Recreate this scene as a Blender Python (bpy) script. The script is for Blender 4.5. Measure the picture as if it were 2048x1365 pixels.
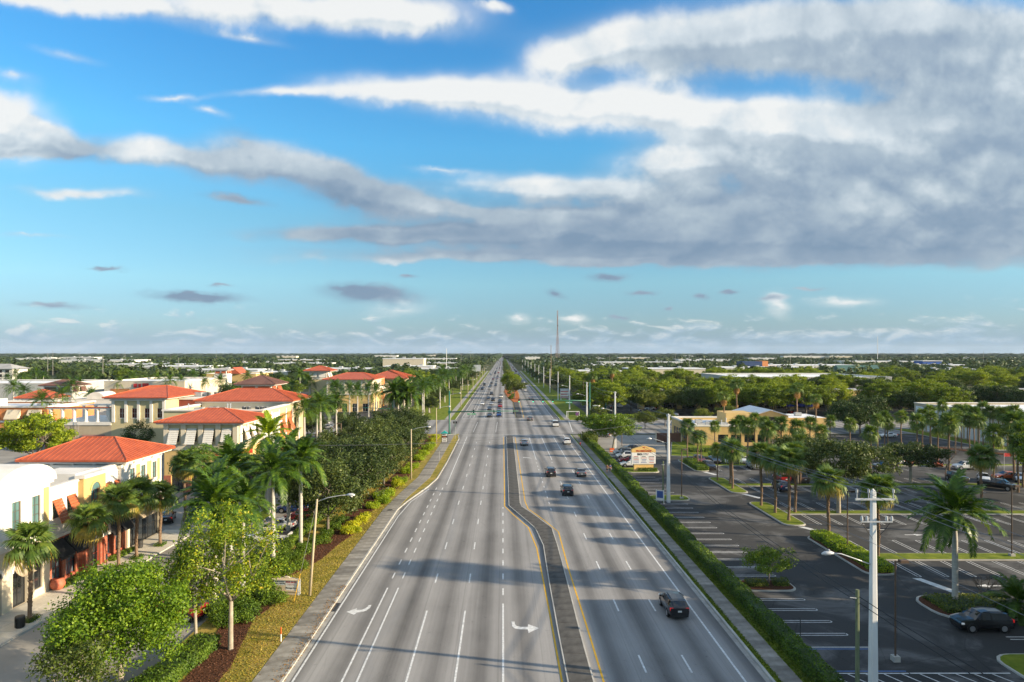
import bpy, bmesh, math, random
import numpy as np
from mathutils import Vector, Matrix

R = math.radians
rng = random.Random(7)
for o in list(bpy.data.objects):
    bpy.data.objects.remove(o)
scene = bpy.context.scene
COL = scene.collection

# ------------------------------------------------------------------ camera
CAM_H = 24.0
FPX = 1365.3                       # focal length in photo pixels (24 mm on 36 mm, 2048 px wide)
cam_data = bpy.data.cameras.new('camera')
cam_data.lens = 24.0
cam_data.sensor_width = 36.0
cam_data.clip_start = 0.5
cam_data.clip_end = 60000
cam = bpy.data.objects.new('camera', cam_data)
cam.location = (0, 0, CAM_H)
cam.rotation_euler = (R(90), 0, 0)
cam_data.shift_x = (1024 - 1005.5) / 2048      # the road's vanishing point stands at (1005.5, 706) of the photograph
cam_data.shift_y = (706 - 682.5) / 2048
COL.objects.link(cam)
scene.camera = cam


def ray(px, py):
    return Vector(((px - 1005.5) / FPX, 1.0, (706 - py) / FPX)).normalized()


def G(px, py, z=0.0):
    """ground (or level z) point under a photo pixel"""
    d = ray(px, py)
    t = (z - CAM_H) / d.z
    return Vector((d.x * t, d.y * t, z))


# ------------------------------------------------------------------ sky, sun, exposure
SUN_EL = R(16.5)
SUN_AZ = R(13.5)                   # the sun stands to the right (+X) and this far behind the camera
SUN_DIR = Vector((math.cos(SUN_EL) * math.cos(SUN_AZ), -math.cos(SUN_EL) * math.sin(SUN_AZ), math.sin(SUN_EL)))
world = bpy.data.worlds.new('World')
scene.world = world
world.use_nodes = True
WT = world.node_tree
WT.nodes.clear()


class S:
    """tiny expression wrapper over shader math nodes"""
    tree = None

    def __init__(self, sock):
        self.s = sock

    @staticmethod
    def op(kind, *args, clamp=False):
        n = S.tree.nodes.new('ShaderNodeMath')
        n.operation = kind
        n.use_clamp = clamp
        for i, a in enumerate(args):
            if isinstance(a, S):
                S.tree.links.new(a.s, n.inputs[i])
            else:
                n.inputs[i].default_value = a
        return S(n.outputs[0])

    def __add__(self, o): return S.op('ADD', self, o)
    def __radd__(self, o): return S.op('ADD', o, self)
    def __sub__(self, o): return S.op('SUBTRACT', self, o)
    def __rsub__(self, o): return S.op('SUBTRACT', o, self)
    def __mul__(self, o): return S.op('MULTIPLY', self, o)
    def __rmul__(self, o): return S.op('MULTIPLY', o, self)
    def __truediv__(self, o): return S.op('DIVIDE', self, o)


def smooth(x, a, b):
    n = S.tree.nodes.new('ShaderNodeMapRange')
    n.interpolation_type = 'SMOOTHSTEP'
    S.tree.links.new(x.s, n.inputs[0])
    n.inputs[1].default_value = a
    n.inputs[2].default_value = b
    return S(n.outputs[0])


def comb(x, y, z=0.0):
    n = S.tree.nodes.new('ShaderNodeCombineXYZ')
    for i, a in enumerate((x, y, z)):
        if isinstance(a, S):
            S.tree.links.new(a.s, n.inputs[i])
        else:
            n.inputs[i].default_value = a
    return n.outputs[0]


def noise(vec, scale, detail=6, rough=0.55, dist=0.0):
    n = S.tree.nodes.new('ShaderNodeTexNoise')
    S.tree.links.new(vec, n.inputs['Vector'])
    n.inputs['Scale'].default_value = scale
    n.inputs['Detail'].default_value = detail
    n.inputs['Roughness'].default_value = rough
    n.inputs['Distortion'].default_value = dist
    return S(n.outputs['Fac'])


def ramp(fac, stops, interp='LINEAR'):
    n = S.tree.nodes.new('ShaderNodeValToRGB')
    n.color_ramp.interpolation = interp
    e = n.color_ramp.elements
    while len(e) < len(stops):
        e.new(0.5)
    for i, (p, c) in enumerate(stops):
        e[i].position = p
        e[i].color = (*c, 1)
    S.tree.links.new(fac.s if isinstance(fac, S) else fac, n.inputs[0])
    return n.outputs[0]


def mixc(fac, a, b, kind='MIX'):
    n = S.tree.nodes.new('ShaderNodeMix')
    n.data_type = 'RGBA'
    n.blend_type = kind
    for sock, v in ((n.inputs[0], fac), (n.inputs[6], a), (n.inputs[7], b)):
        v = v.s if isinstance(v, S) else v
        if hasattr(v, 'is_linked'):
            S.tree.links.new(v, sock)
        elif sock.type == 'RGBA':
            sock.default_value = (*v, 1)
        else:
            sock.default_value = v
    return n.outputs[2]


# cloud banks: (photo px, photo py, half width, half height, tilt deg, amount, tone 0 grey .. 1 white)
CLOUDS = [
    (1800, 50, 440, 75, 0, .95, .58), (1420, 75, 300, 42, -4, .9, .72), (1180, 105, 120, 34, -14, .8, .90), (1960, 165, 260, 80, 0, .85, .50), (1560, 130, 260, 40, 0, .5, .55),
    (1330, 150, 70, 28, 0, .5, .95), (1160, 215, 360, 42, 5, 1.15, 1.0), (850, 186, 190, 24, 3, .75, .95), (560, 186, 120, 10, -2, .6, .9), (345, 197, 60, 8, 0, .55, .85),
    (1560, 255, 270, 40, 8, 1.0, .84), (1900, 240, 260, 50, 0, .8, .55), (1870, 345, 420, 90, 0, 1.05, .44),
    (1400, 320, 140, 34, -3, 1.15, .74), (1100, 372, 190, 22, 2, .8, .78), (1560, 340, 90, 30, 8, .7, .52), (1920, 400, 90, 30, 0, .5, .62),
    (1560, 430, 560, 50, 0, 1.1, .30), (1300, 470, 560, 30, 0, 1.15, .17), (800, 466, 230, 13, -1, .95, .17), (1140, 440, 70, 16, 0, .5, .62),
    (1750, 495, 520, 34, 0, 1.1, .26), (1300, 518, 640, 12, 1, .75, .34), (1000, 520, 480, 9, 0, .5, .5), (930, 420, 200, 16, 4, .5, .45),
    (790, 25, 150, 42, 4, 1.2, 1.0), (540, 14, 190, 32, 8, .85, .92), (300, 14, 220, 30, 8, .62, .88), (60, 2, 200, 20, 6, .55, .9), (500, 78, 90, 12, 10, .35, .8), (990, 12, 30, 10, 10, .6, .9),
    (0, 245, 95, 62, 14, 1.3, 1.05), (130, 285, 110, 24, 14, .85, .30), (30, 300, 110, 16, 0, .8, .34), (30, 150, 50, 14, 10, .4, .7),
    (330, 305, 140, 27, 6, .6, .62), (470, 325, 160, 34, 8, .58, .46), (600, 345, 140, 38, 12, .62, .34), (500, 280, 70, 24, 12, .5, .45), (740, 390, 110, 32, 4, .9, .20),
    (690, 345, 60, 22, 20, .55, .34), (160, 385, 130, 12, 3, .6, .66), (470, 398, 65, 9, 8, .75, .08),
    (420, 222, 40, 9, 10, .45, .85), (130, 110, 80, 12, 14, .4, .8), (880, 340, 70, 8, 4, .4, .8), (60, 470, 90, 6, 2, .4, .7),
    (388, 594, 92, 11, 2, 1.05, .0), (735, 586, 85, 18, 3, 1.15, .03), (105, 611, 80, 7, 2, .7, .28), (212, 538, 36, 5, 0, .75, .12),
    (440, 571, 24, 4, 0, .7, .2), (1110, 588, 18, 7, 15, .9, .12), (1218, 556, 38, 8, 0, .95, .16), (1283, 587, 30, 6, 0, .9, .18),
    (1400, 592, 14, 6, 0, .9, .14), (1459, 585, 19, 6, 0, .9, .14), (1546, 597, 27, 6, -3, .9, .2), (1620, 578, 36, 4, 0, .6, .3), (1240, 636, 20, 5, 0, .8, .2), (1336, 617, 12, 4, 0, .8, .2),
    (818, 553, 20, 4, 0, .7, .2), (800, 620, 85, 18, -5, .40, 1.0), (1555, 612, 26, 30, 0, .62, 1.1), (1690, 605, 80, 12, 0, .5, 1.0), (1040, 638, 22, 12, 0, .6, 1.1), (1150, 638, 30, 10, 0, .6, 1.1),
]


def blob(vec, a0, e0, ra, re, tilt):
    """soft elliptical blob of cloud at a direction of the sky"""
    m = S.tree.nodes.new('ShaderNodeMapping')
    m.vector_type = 'TEXTURE'
    m.inputs['Location'].default_value = (a0, e0, 0)
    m.inputs['Rotation'].default_value = (0, 0, R(tilt))
    m.inputs['Scale'].default_value = (ra, re, 1)
    S.tree.links.new(vec, m.inputs['Vector'])
    g = S.tree.nodes.new('ShaderNodeTexGradient')
    g.gradient_type = 'QUADRATIC_SPHERE'
    S.tree.links.new(m.outputs[0], g.inputs[0])
    return S(g.outputs['Fac'])


def sky_fields(U, V, el, front, want_tone=True):
    """cloud amount and tone for a direction; U, V are its slopes across and up, seen along the road (x 57.3)"""
    persp = S.op('MAXIMUM', V, -3.0) + 8.0
    vec = comb(U * 0.21, S.op('LOGARITHM', persp, math.e) * 6.0)
    big = noise(vec, 0.8, 9, 0.58, 0.1)
    fine = noise(vec, 2.4, 8, 0.60, 0.15)
    warp = noise(vec, 0.7, 3, 0.5)
    b1 = S.op('ABSOLUTE', noise(vec, 0.75, 0, 0.5) * 2.0 - 1.0)
    b2 = S.op('ABSOLUTE', noise(vec, 1.7, 0, 0.5) * 2.0 - 1.0)
    b3 = S.op('ABSOLUTE', noise(vec, 3.6, 0, 0.5) * 2.0 - 1.0)
    puff = b1 * 1.9 + b2 * 0.7 + b3 * 0.25 - 0.66          # rounded heads with creases between them
    n = (big - 0.5) * 1.8 + (fine - 0.5) * 1.0 + puff * 0.5
    wide = comb(U + (warp - 0.5) * 5.0, V + (fine - 0.5) * 0.6 + (warp - 0.5) * 1.6)
    near = comb(U + (fine - 0.5) * 1.8, V + (fine - 0.5) * -1.1)
    tot = None
    ton = None
    k = 57.29578 / FPX
    for (cx, cy, rx, ry, tilt, amp, tone) in CLOUDS:
        w = blob(near if ry < 24 and rx < 110 else wide, (cx - 1005.5) * k, (706 - cy) * k, rx * k * 2.1, ry * k * 2.1, -tilt)
        tot = w * (amp * 1.7) if tot is None else S.op('MULTIPLY_ADD', w, amp * 1.7, tot)
        if want_tone:
            ton = w * (amp * 1.7 * tone) if ton is None else S.op('MULTIPLY_ADD', w, amp * 1.7 * tone, ton)
    tot = tot * front
    # everywhere else (overhead, behind) added broken cloud goes on, its cover raised for fill light
    out = S.op('SUBTRACT', 1.0, front) * smooth(el, 3.0, 14.0)
    high = smooth(el, 27.0, 42.0)
    gen = S.op('MAXIMUM', out, high) * smooth(big, 0.34, 0.56) * 0.95
    tot = tot + gen
    tone = (ton * front + gen * 0.72) / (tot + 0.02) if want_tone else None
    D = tot - 0.40 + n * 0.50 * smooth(tot, 0.02, 0.5)
    return D, tone, n, tot


def build_world():
    S.tree = WT
    tc = WT.nodes.new('ShaderNodeTexCoord')
    sep = WT.nodes.new('ShaderNodeSeparateXYZ')
    WT.links.new(tc.outputs['Generated'], sep.inputs[0])
    dx, dy, dz = (S(o) for o in sep.outputs)
    az = S.op('ARCTAN2', dx, dy) * 57.29578
    el = S.op('ARCSINE', dz) * 57.29578
    sky = WT.nodes.new('ShaderNodeTexSky')
    sky.sky_type = 'NISHITA'
    sky.sun_disc = False
    sky.sun_elevation = SUN_EL
    sky.sun_rotation = math.atan2(SUN_DIR.x, SUN_DIR.y)
    sky.altitude = 0
    sky.air_density = 1.0
    sky.dust_density = 0.35
    sky.ozone_density = 2.0
    # the clear air: deeper and more cyan than the raw model, as the photograph shows it
    clear = mixc(1.0, sky.outputs[0], ramp(smooth(el, -1.0, 30.0), [
        (0.0, (.60, .84, 1.40)), (.12, (.94, 1.36, 1.58)), (.32, (.94, 1.54, 1.66)), (.6, (.86, 1.96, 2.30)), (1.0, (.62, 1.78, 2.46))]), 'MULTIPLY')
    fy = S.op('MAXIMUM', S.op('ABSOLUTE', dy), 0.3)
    U, V = dx / fy * 57.29578, dz / fy * 57.29578
    front = smooth(dy, 0.25, 0.6)
    D, tone, n, tot = sky_fields(U, V, el, front)
    D2, _, n2, _ = sky_fields(U - 0.5, V + 1.3, el, front, False)
    alpha = S.op('MAXIMUM', smooth(D, -0.26, 0.62), smooth(tot, 0.06, 0.75) * 0.42)
    shade = S.op('MAXIMUM', S.op('MINIMUM', D - D2, 0.42), -0.3) * smooth(el, 4.5, 12.0)
    lit = tone + shade * 0.40 + n * 0.40 + S.op('SUBTRACT', 0.35, smooth(D, 0.2, 1.6)) * 0.12
    ccol = ramp(S.op('MULTIPLY', lit, 1.0, clamp=True), [
        (0.0, (2.1, 3.05, 4.3)), (.25, (3.0, 3.9, 5.0)), (.5, (4.3, 5.2, 6.0)), (.8, (6.7, 7.4, 7.9)), (1.0, (8.8, 8.9, 8.8))])
    sky1 = mixc(alpha * 0.96, clear, ccol)
    # low cumulus along the horizon
    hv = comb(az * 0.42, el * 1.15)
    hn = noise(hv, 1.0, 7, 0.60, 0.4)
    hn2 = noise(comb(az * 0.42 - 0.10, el * 1.15 + 0.42), 1.0, 7, 0.60, 0.4)
    lump = noise(comb(az * 0.11, 0.0), 1.0, 3, 0.5)
    band = smooth(el, 4.1, 1.0)
    hD = hn - 0.65 + band * 0.20 + (lump - 0.5) * 0.35
    ha = smooth(hD, -0.02, 0.16) * smooth(el, 4.3, 2.6)
    hl = S.op('MULTIPLY', 0.48 + (hn - hn2) * 3.2, 1.0, clamp=True)
    hcol = ramp(hl, [(0.0, (3.2, 4.7, 6.2)), (.5, (4.9, 6.2, 7.3)), (1.0, (8.8, 8.9, 8.7))])
    sky2 = mixc(ha * 0.64, sky1, hcol)
    # thick air right above the horizon
    veil = smooth(el, 2.6, -0.2)
    sky3 = mixc(veil * 0.72, sky2, (2.0, 3.9, 6.3))
    bg = WT.nodes.new('ShaderNodeBackground')
    bg.inputs['Strength'].default_value = 0.05
    WT.links.new(sky3, bg.inputs['Color'])
    out = WT.nodes.new('ShaderNodeOutputWorld')
    WT.links.new(bg.outputs[0], out.inputs['Surface'])


build_world()
world.cycles.sampling_method = 'MANUAL'
world.cycles.sample_map_resolution = 512
sun_data = bpy.data.lights.new('sun', 'SUN')
sun_data.energy = 5.0
sun_data.angle = R(0.55)
sun_data.color = (1.0, 0.82, 0.58)
sun = bpy.data.objects.new('sun', sun_data)
sun.rotation_euler = SUN_DIR.to_track_quat('Z', 'Y').to_euler()
sun.location = SUN_DIR * 300
COL.objects.link(sun)
vs = scene.view_settings
vs.view_transform = 'Standard'
vs.look = 'None'
vs.exposure = 1.05
vs.gamma = 1.0
vs.use_curve_mapping = False
scene.cycles.max_bounces = 5
scene.cycles.diffuse_bounces = 2
scene.cycles.transparent_max_bounces = 6
scene.cycles.volume_bounces = 0

# ------------------------------------------------------------------ materials
MATS = {}


def mat(name, col, rough=0.8, metal=0.0, var=0.12, scale=2.0, bump=0.0, bscale=20.0, spec=0.4, col2=None, stretch=None, detail=5, coat=0.0):
    """plain surface with procedural mottling: colour wanders between col and col2 (or darker/lighter col)"""
    if name in MATS:
        return MATS[name]
    m = bpy.data.materials.new(name)
    m.use_nodes = True
    t = m.node_tree
    S.tree = t
    b = t.nodes['Principled BSDF']
    b.inputs['Roughness'].default_value = rough
    b.inputs['Metallic'].default_value = metal
    b.inputs['Specular IOR Level'].default_value = spec
    if coat:
        b.inputs['Coat Weight'].default_value = coat
        b.inputs['Coat Roughness'].default_value = 0.06
    tc = t.nodes.new('ShaderNodeTexCoord')
    vec = tc.outputs['Object']
    if stretch:
        mp = t.nodes.new('ShaderNodeMapping')
        mp.inputs['Scale'].default_value = stretch
        t.links.new(vec, mp.inputs[0])
        vec = mp.outputs[0]
    a = [c * (1 - var) for c in col]
    z = col2 or [min(1, c * (1 + var)) for c in col]
    if col2:
        a = col
    n = noise(vec, scale, detail, 0.6)
    t.links.new(ramp(n, [(0.3, a), (0.7, z)]), b.inputs['Base Color'])
    if bump:
        bn = noise(vec, bscale, 3, 0.6)
        bp = t.nodes.new('ShaderNodeBump')
        bp.inputs['Strength'].default_value = bump
        bp.inputs['Distance'].default_value = 0.05
        t.links.new(bn.s, bp.inputs['Height'])
        t.links.new(bp.outputs[0], b.inputs['Normal'])
    MATS[name] = m
    return m


def mat_leaf(name, cols, trans=0.35, scale=0.7, rough=0.55):
    """foliage: colours wander through the crown and from plant to plant; light passes through the leaf"""
    if name in MATS:
        return MATS[name]
    m = bpy.data.materials.new(name)
    m.use_nodes = True
    t = m.node_tree
    S.tree = t
    b = t.nodes['Principled BSDF']
    out = t.nodes['Material Output']
    b.inputs['Roughness'].default_value = rough
    b.inputs['Specular IOR Level'].default_value = 0.3
    tc = t.nodes.new('ShaderNodeTexCoord')
    oi = t.nodes.new('ShaderNodeObjectInfo')
    n1 = noise(tc.outputs['Object'], scale, 3, 0.6)
    n2 = noise(tc.outputs['Object'], scale * 9, 2, 0.7)
    geo = t.nodes.new('ShaderNodeNewGeometry')
    f = n1 * 0.66 + n2 * 0.44 + S(oi.outputs['Random']) * 0.18 + S(geo.outputs['Random Per Island']) * 0.26 - 0.30
    cols = [(r * 1.4, g * 1.36, b_ * .95) for r, g, b_ in cols]
    k = len(cols)
    c = ramp(f, [(0.22 + 0.56 * i / (k - 1), q) for i, q in enumerate(cols)])
    t.links.new(c, b.inputs['Base Color'])
    tr = t.nodes.new('ShaderNodeBsdfTranslucent')
    hs = t.nodes.new('ShaderNodeHueSaturation')
    hs.inputs['Hue'].default_value = 0.485
    hs.inputs['Saturation'].default_value = 1.1
    hs.inputs['Value'].default_value = 1.5
    t.links.new(c, hs.inputs['Color'])
    t.links.new(hs.outputs[0], tr.inputs['Color'])
    mx = t.nodes.new('ShaderNodeMixShader')
    mx.inputs[0].default_value = trans * .72
    t.links.new(b.outputs[0], mx.inputs[1])
    t.links.new(tr.outputs[0], mx.inputs[2])
    t.links.new(mx.outputs[0], out.inputs['Surface'])
    MATS[name] = m
    return m


def mat_glass(name, col, rough=0.05, var=0.3):
    if name in MATS:
        return MATS[name]
    m = mat(name, col, rough, 0.0, var, 0.35, spec=0.9)
    return m


def mat_emit(name, col, strength):
    if name in MATS:
        return MATS[name]
    m = bpy.data.materials.new(name)
    m.use_nodes = True
    b = m.node_tree.nodes['Principled BSDF']
    b.inputs['Base Color'].default_value = (*col, 1)
    b.inputs['Emission Color'].default_value = (*col, 1)
    b.inputs['Emission Strength'].default_value = strength
    MATS[name] = m
    return m


# ------------------------------------------------------------------ mesh building
class MB:
    """collects faces and links them as ONE mesh object"""

    def __init__(self):
        self.v = []
        self.f = []

    def add(self, verts, faces):
        k = len(self.v)
        self.v.extend(tuple(p) for p in verts)
        self.f.extend(tuple(i + k for i in q) for q in faces)
        return self

    def quad(self, a, b, c, d):
        return self.add([a, b, c, d], [(0, 1, 2, 3)])

    def box(self, x0, x1, y0, y1, z0, z1):
        v = [(x, y, z) for z in (z0, z1) for y in (y0, y1) for x in (x0, x1)]
        return self.add(v, [(0, 2, 3, 1), (4, 5, 7, 6), (0, 1, 5, 4), (1, 3, 7, 5), (3, 2, 6, 7), (2, 0, 4, 6)])

    def bbox(self, x0, x1, y0, y1, z0, z1, c):
        """box with chamfered top edges"""
        v = [(x0, y0, z0), (x1, y0, z0), (x1, y1, z0), (x0, y1, z0),
             (x0, y0, z1 - c), (x1, y0, z1 - c), (x1, y1, z1 - c), (x0, y1, z1 - c),
             (x0 + c, y0 + c, z1), (x1 - c, y0 + c, z1), (x1 - c, y1 - c, z1), (x0 + c, y1 - c, z1)]
        f = [(3, 2, 1, 0), (8, 9, 10, 11)]
        for i in range(4):
            j = (i + 1) % 4
            f += [(i, j, 4 + j, 4 + i), (4 + i, 4 + j, 8 + j, 8 + i)]
        return self.add(v, f)

    def prism(self, poly, z0, z1):
        """vertical prism over a counter-clockwise polygon"""
        n = len(poly)
        v = [(p[0], p[1], z0) for p in poly] + [(p[0], p[1], z1) for p in poly]
        return self.add(v, [tuple(range(n - 1, -1, -1)), tuple(range(n, 2 * n))] +
                        [(i, (i + 1) % n, n + (i + 1) % n, n + i) for i in range(n)])

    def extrude(self, poly, vec):
        """solid from a planar 3-D polygon swept along vec"""
        n = len(poly)
        vec = Vector(vec)
        v = [Vector(p) for p in poly] + [Vector(p) + vec for p in poly]
        return self.add(v, [tuple(range(n - 1, -1, -1)), tuple(range(n, 2 * n))] +
                        [(i, (i + 1) % n, n + (i + 1) % n, n + i) for i in range(n)])

    def tube(self, pts, radii, seg=8, cap=True):
        pts = [Vector(p) for p in pts]
        if not hasattr(radii, '__len__'):
            radii = [radii] * len(pts)
        k = len(self.v)
        up = None
        for i, p in enumerate(pts):
            d = (pts[min(i + 1, len(pts) - 1)] - pts[max(i - 1, 0)]).normalized()
            if up is None:
                up = Vector((0, 0, 1)) if abs(d.z) < 0.9 else Vector((1, 0, 0))
            a = d.cross(up)
            if a.length < 1e-4:
                a = d.orthogonal()
            a.normalize()
            b = a.cross(d).normalized()
            up = b
            for j in range(seg):
                t = 2 * math.pi * j / seg
                q = p + (a * math.cos(t) + b * math.sin(t)) * radii[i]
                self.v.append((q.x, q.y, q.z))
        for i in range(len(pts) - 1):
            for j in range(seg):
                j2 = (j + 1) % seg
                self.f.append((k + i * seg + j, k + i * seg + j2, k + (i + 1) * seg + j2, k + (i + 1) * seg + j))
        if cap:
            self.f.append(tuple(k + j for j in range(seg - 1, -1, -1)))
            e = k + (len(pts) - 1) * seg
            self.f.append(tuple(e + j for j in range(seg)))
        return self

    def lathe(self, prof, seg=12, c=(0, 0, 0)):
        return self.tube([(c[0], c[1], c[2] + z) for r, z in prof], [r for r, z in prof], seg)

    def disc(self, c, axis, r, th, seg=16):
        c, axis = Vector(c), Vector(axis).normalized()
        return self.tube([c - axis * th / 2, c + axis * th / 2], r, seg)

    def wall(self, o, u, L, H, t, holes=()):
        """wall slab: outer face starts at o, runs along unit u for L, up for H, thickness t inwards (to the left of u); real openings"""
        o, u = Vector(o), Vector(u).normalized()
        n = Vector((u.y, -u.x, 0))           # outward
        us = sorted({0.0, L, *[h[0] for h in holes], *[h[1] for h in holes]})
        vs_ = sorted({0.0, H, *[h[2] for h in holes], *[h[3] for h in holes]})
        P = lambda a, b, d: o + u * a + Vector((0, 0, b)) - n * d
        inside = lambda a, b: any(h[0] < a < h[1] and h[2] < b < h[3] for h in holes)
        for i in range(len(us) - 1):
            for j in range(len(vs_) - 1):
                a0, a1, b0, b1 = us[i], us[i + 1], vs_[j], vs_[j + 1]
                if inside((a0 + a1) / 2, (b0 + b1) / 2):
                    continue
                self.quad(P(a0, b0, 0), P(a1, b0, 0), P(a1, b1, 0), P(a0, b1, 0))
                self.quad(P(a1, b0, t), P(a0, b0, t), P(a0, b1, t), P(a1, b1, t))
        for h in list(holes) + [(0, L, 0, H)]:
            a0, a1, b0, b1 = h[:4]
            for p, q in (((a0, b0), (a1, b0)), ((a1, b0), (a1, b1)), ((a1, b1), (a0, b1)), ((a0, b1), (a0, b0))):
                self.quad(P(*p, 0), P(*p, t), P(*q, t), P(*q, 0))
        return self

    def build(self, name, material=None, parent=None, smooth=False):
        me = bpy.data.meshes.new(name)
        me.from_pydata(self.v, [], self.f)
        if smooth:
            me.polygons.foreach_set('use_smooth', [True] * len(me.polygons))
        if material:
            me.materials.append(material)
        return link(name, me, parent)

    def mesh(self, name, material=None, smooth=False):
        me = bpy.data.meshes.new(name)
        me.from_pydata(self.v, [], self.f)
        if smooth:
            me.polygons.foreach_set('use_smooth', [True] * len(me.polygons))
        if material:
            me.materials.append(material)
        return me


def link(name, me, parent=None, M=None):
    o = bpy.data.objects.new(name, me)
    COL.objects.link(o)
    if parent is not None:
        o.parent = parent
    if M is not None:
        o.matrix_local = M
    return o


def tag(o, label, cat, group=None):
    o['label'] = label
    o['category'] = cat
    if group:
        o['group'] = group
    return o


def struct(o, kind='structure', label=None):
    o['kind'] = kind
    if label:
        o['label'] = label
    return o


def thing(name, label, cat, loc=(0, 0, 0), rz=0.0, group=None, scale=1.0):
    o = bpy.data.objects.new(name, None)
    o.empty_display_size = 0.5
    COL.objects.link(o)
    o.location = loc
    o.rotation_euler = (0, 0, rz)
    o.scale = (scale,) * 3 if not hasattr(scale, '__len__') else scale
    return tag(o, label, cat, group)


KIDS = {}


def add_kid(parent, child):
    KIDS.setdefault(parent.name, []).append(child)


def copy_tree(o, parent=None, kids=None):
    c = o.copy()
    COL.objects.link(c)
    c.parent = parent
    for ch in o.children:
        copy_tree(ch, c)
    return c


def place(proto, label, loc, rz=0.0, group=None, scale=1.0, cat=None):
    """first call uses the prototype itself, later calls copy it with all its parts"""
    if proto.get('_used'):
        o = copy_tree(proto)
    else:
        o = proto
        proto['_used'] = 1
    o.location = loc
    o.rotation_euler = (0, 0, rz)
    o.scale = (scale,) * 3 if not hasattr(scale, '__len__') else scale
    o['label'] = label
    if cat:
        o['category'] = cat
    if group:
        o['group'] = group
    elif 'group' in o:
        del o['group']
    return o


def set_mat(o, m):
    o.material_slots[0].link = 'OBJECT'
    o.material_slots[0].material = m


def text(name, body, size, M, material, parent=None, depth=0.012, align='CENTER', xscale=1.0, shear=0.0, bold=0.0):
    cu = bpy.data.curves.new(name, 'FONT')
    cu.body = body
    cu.size = size
    cu.align_x = align
    cu.align_y = 'CENTER'
    cu.extrude = depth
    cu.resolution_u = 2
    cu.shear = shear
    cu.offset = bold
    tmp = bpy.data.objects.new('tmp', cu)
    COL.objects.link(tmp)
    bpy.context.view_layer.update()
    me = bpy.data.meshes.new_from_object(tmp.evaluated_get(bpy.context.evaluated_depsgraph_get()))
    bpy.data.objects.remove(tmp)
    me.name = name
    me.materials.clear()
    me.materials.append(material)
    o = link(name, me, parent)
    o.matrix_local = M @ Matrix.Diagonal((xscale, 1, 1, 1))
    return o


def face_M(loc, facing):
    """matrix that stands text upright at loc, read from the side it faces (angle of outward normal in degrees, -90 = towards the camera)"""
    return Matrix.Translation(loc) @ Matrix.Rotation(R(facing + 90), 4, 'Z') @ Matrix.Rotation(R(90), 4, 'X')

# ------------------------------------------------------------------ ground, roads, pavements
def mat_road():
    m = bpy.data.materials.new('road_asphalt')
    m.use_nodes = True
    t = m.node_tree
    S.tree = t
    b = t.nodes['Principled BSDF']
    tc = t.nodes.new('ShaderNodeTexCoord')
    vec = tc.outputs['Object']
    sep = t.nodes.new('ShaderNodeSeparateXYZ')
    t.links.new(vec, sep.inputs[0])
    x, y = S(sep.outputs[0]), S(sep.outputs[1])
    long = noise(comb(x * 1.0, y * 0.018), 0.9, 5, 0.6)           # streaks drawn along the lanes
    long2 = noise(comb(x * 3.0, y * 0.03), 1.0, 4, 0.6)
    patch = noise(vec, 0.05, 4, 0.55)
    grain = noise(vec, 9.0, 4, 0.75)
    mott = noise(comb(x * 1.0, y * 0.4), 0.55, 5, 0.65)
    lane = S.op('COSINE', x * (2 * math.pi / 3.48))               # 1 on the lines, -1 mid lane: oil and rubber darken the middle
    lane2 = S.op('COSINE', x * (4 * math.pi / 3.48))
    v = 0.240 + lane * (0.02 + long * 0.085) - lane2 * 0.014 + (long - 0.5) * 0.16 + (long2 - 0.5) * 0.10 + (patch - 0.5) * 0.14 + (mott - 0.5) * 0.085 + (grain - 0.5) * 0.075
    spots = noise(vec, 1.7, 3, 0.6)
    v = v - smooth(spots, 0.64, 0.74) * 0.05
    seam = smooth(S.op('ABSOLUTE', S.op('PINGPONG', x + 0.35 + (long2 - 0.5) * 0.1, 1.74) - 0.02), 0.0, 0.035)
    v = v * (0.86 + seam * 0.14)
    fl = S.op('SINE', x * (2 * math.pi / 6.96)) * 0.012
    v = S.op('MAXIMUM', v + fl, 0.05)
    cr = t.nodes.new('ShaderNodeTexVoronoi')
    cr.feature = 'DISTANCE_TO_EDGE'
    wv = comb(x * 0.16 + (grain - 0.5) * 0.03, y * 0.035 + (long2 - 0.5) * 0.12)
    t.links.new(wv, cr.inputs['Vector'])
    cr.inputs['Scale'].default_value = 1.0
    crack = smooth(S(cr.outputs[0]), 0.0, 0.006)
    v = v * (0.90 + crack * 0.10)
    cc = t.nodes.new('ShaderNodeCombineColor')
    for i, k in enumerate((1.0, 0.965, 0.925)):
        t.links.new((v * k).s, cc.inputs[i])
    t.links.new(cc.outputs[0], b.inputs['Base Color'])
    b.inputs['Roughness'].default_value = 0.88
    b.inputs['Specular IOR Level'].default_value = 0.2
    return m


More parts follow.
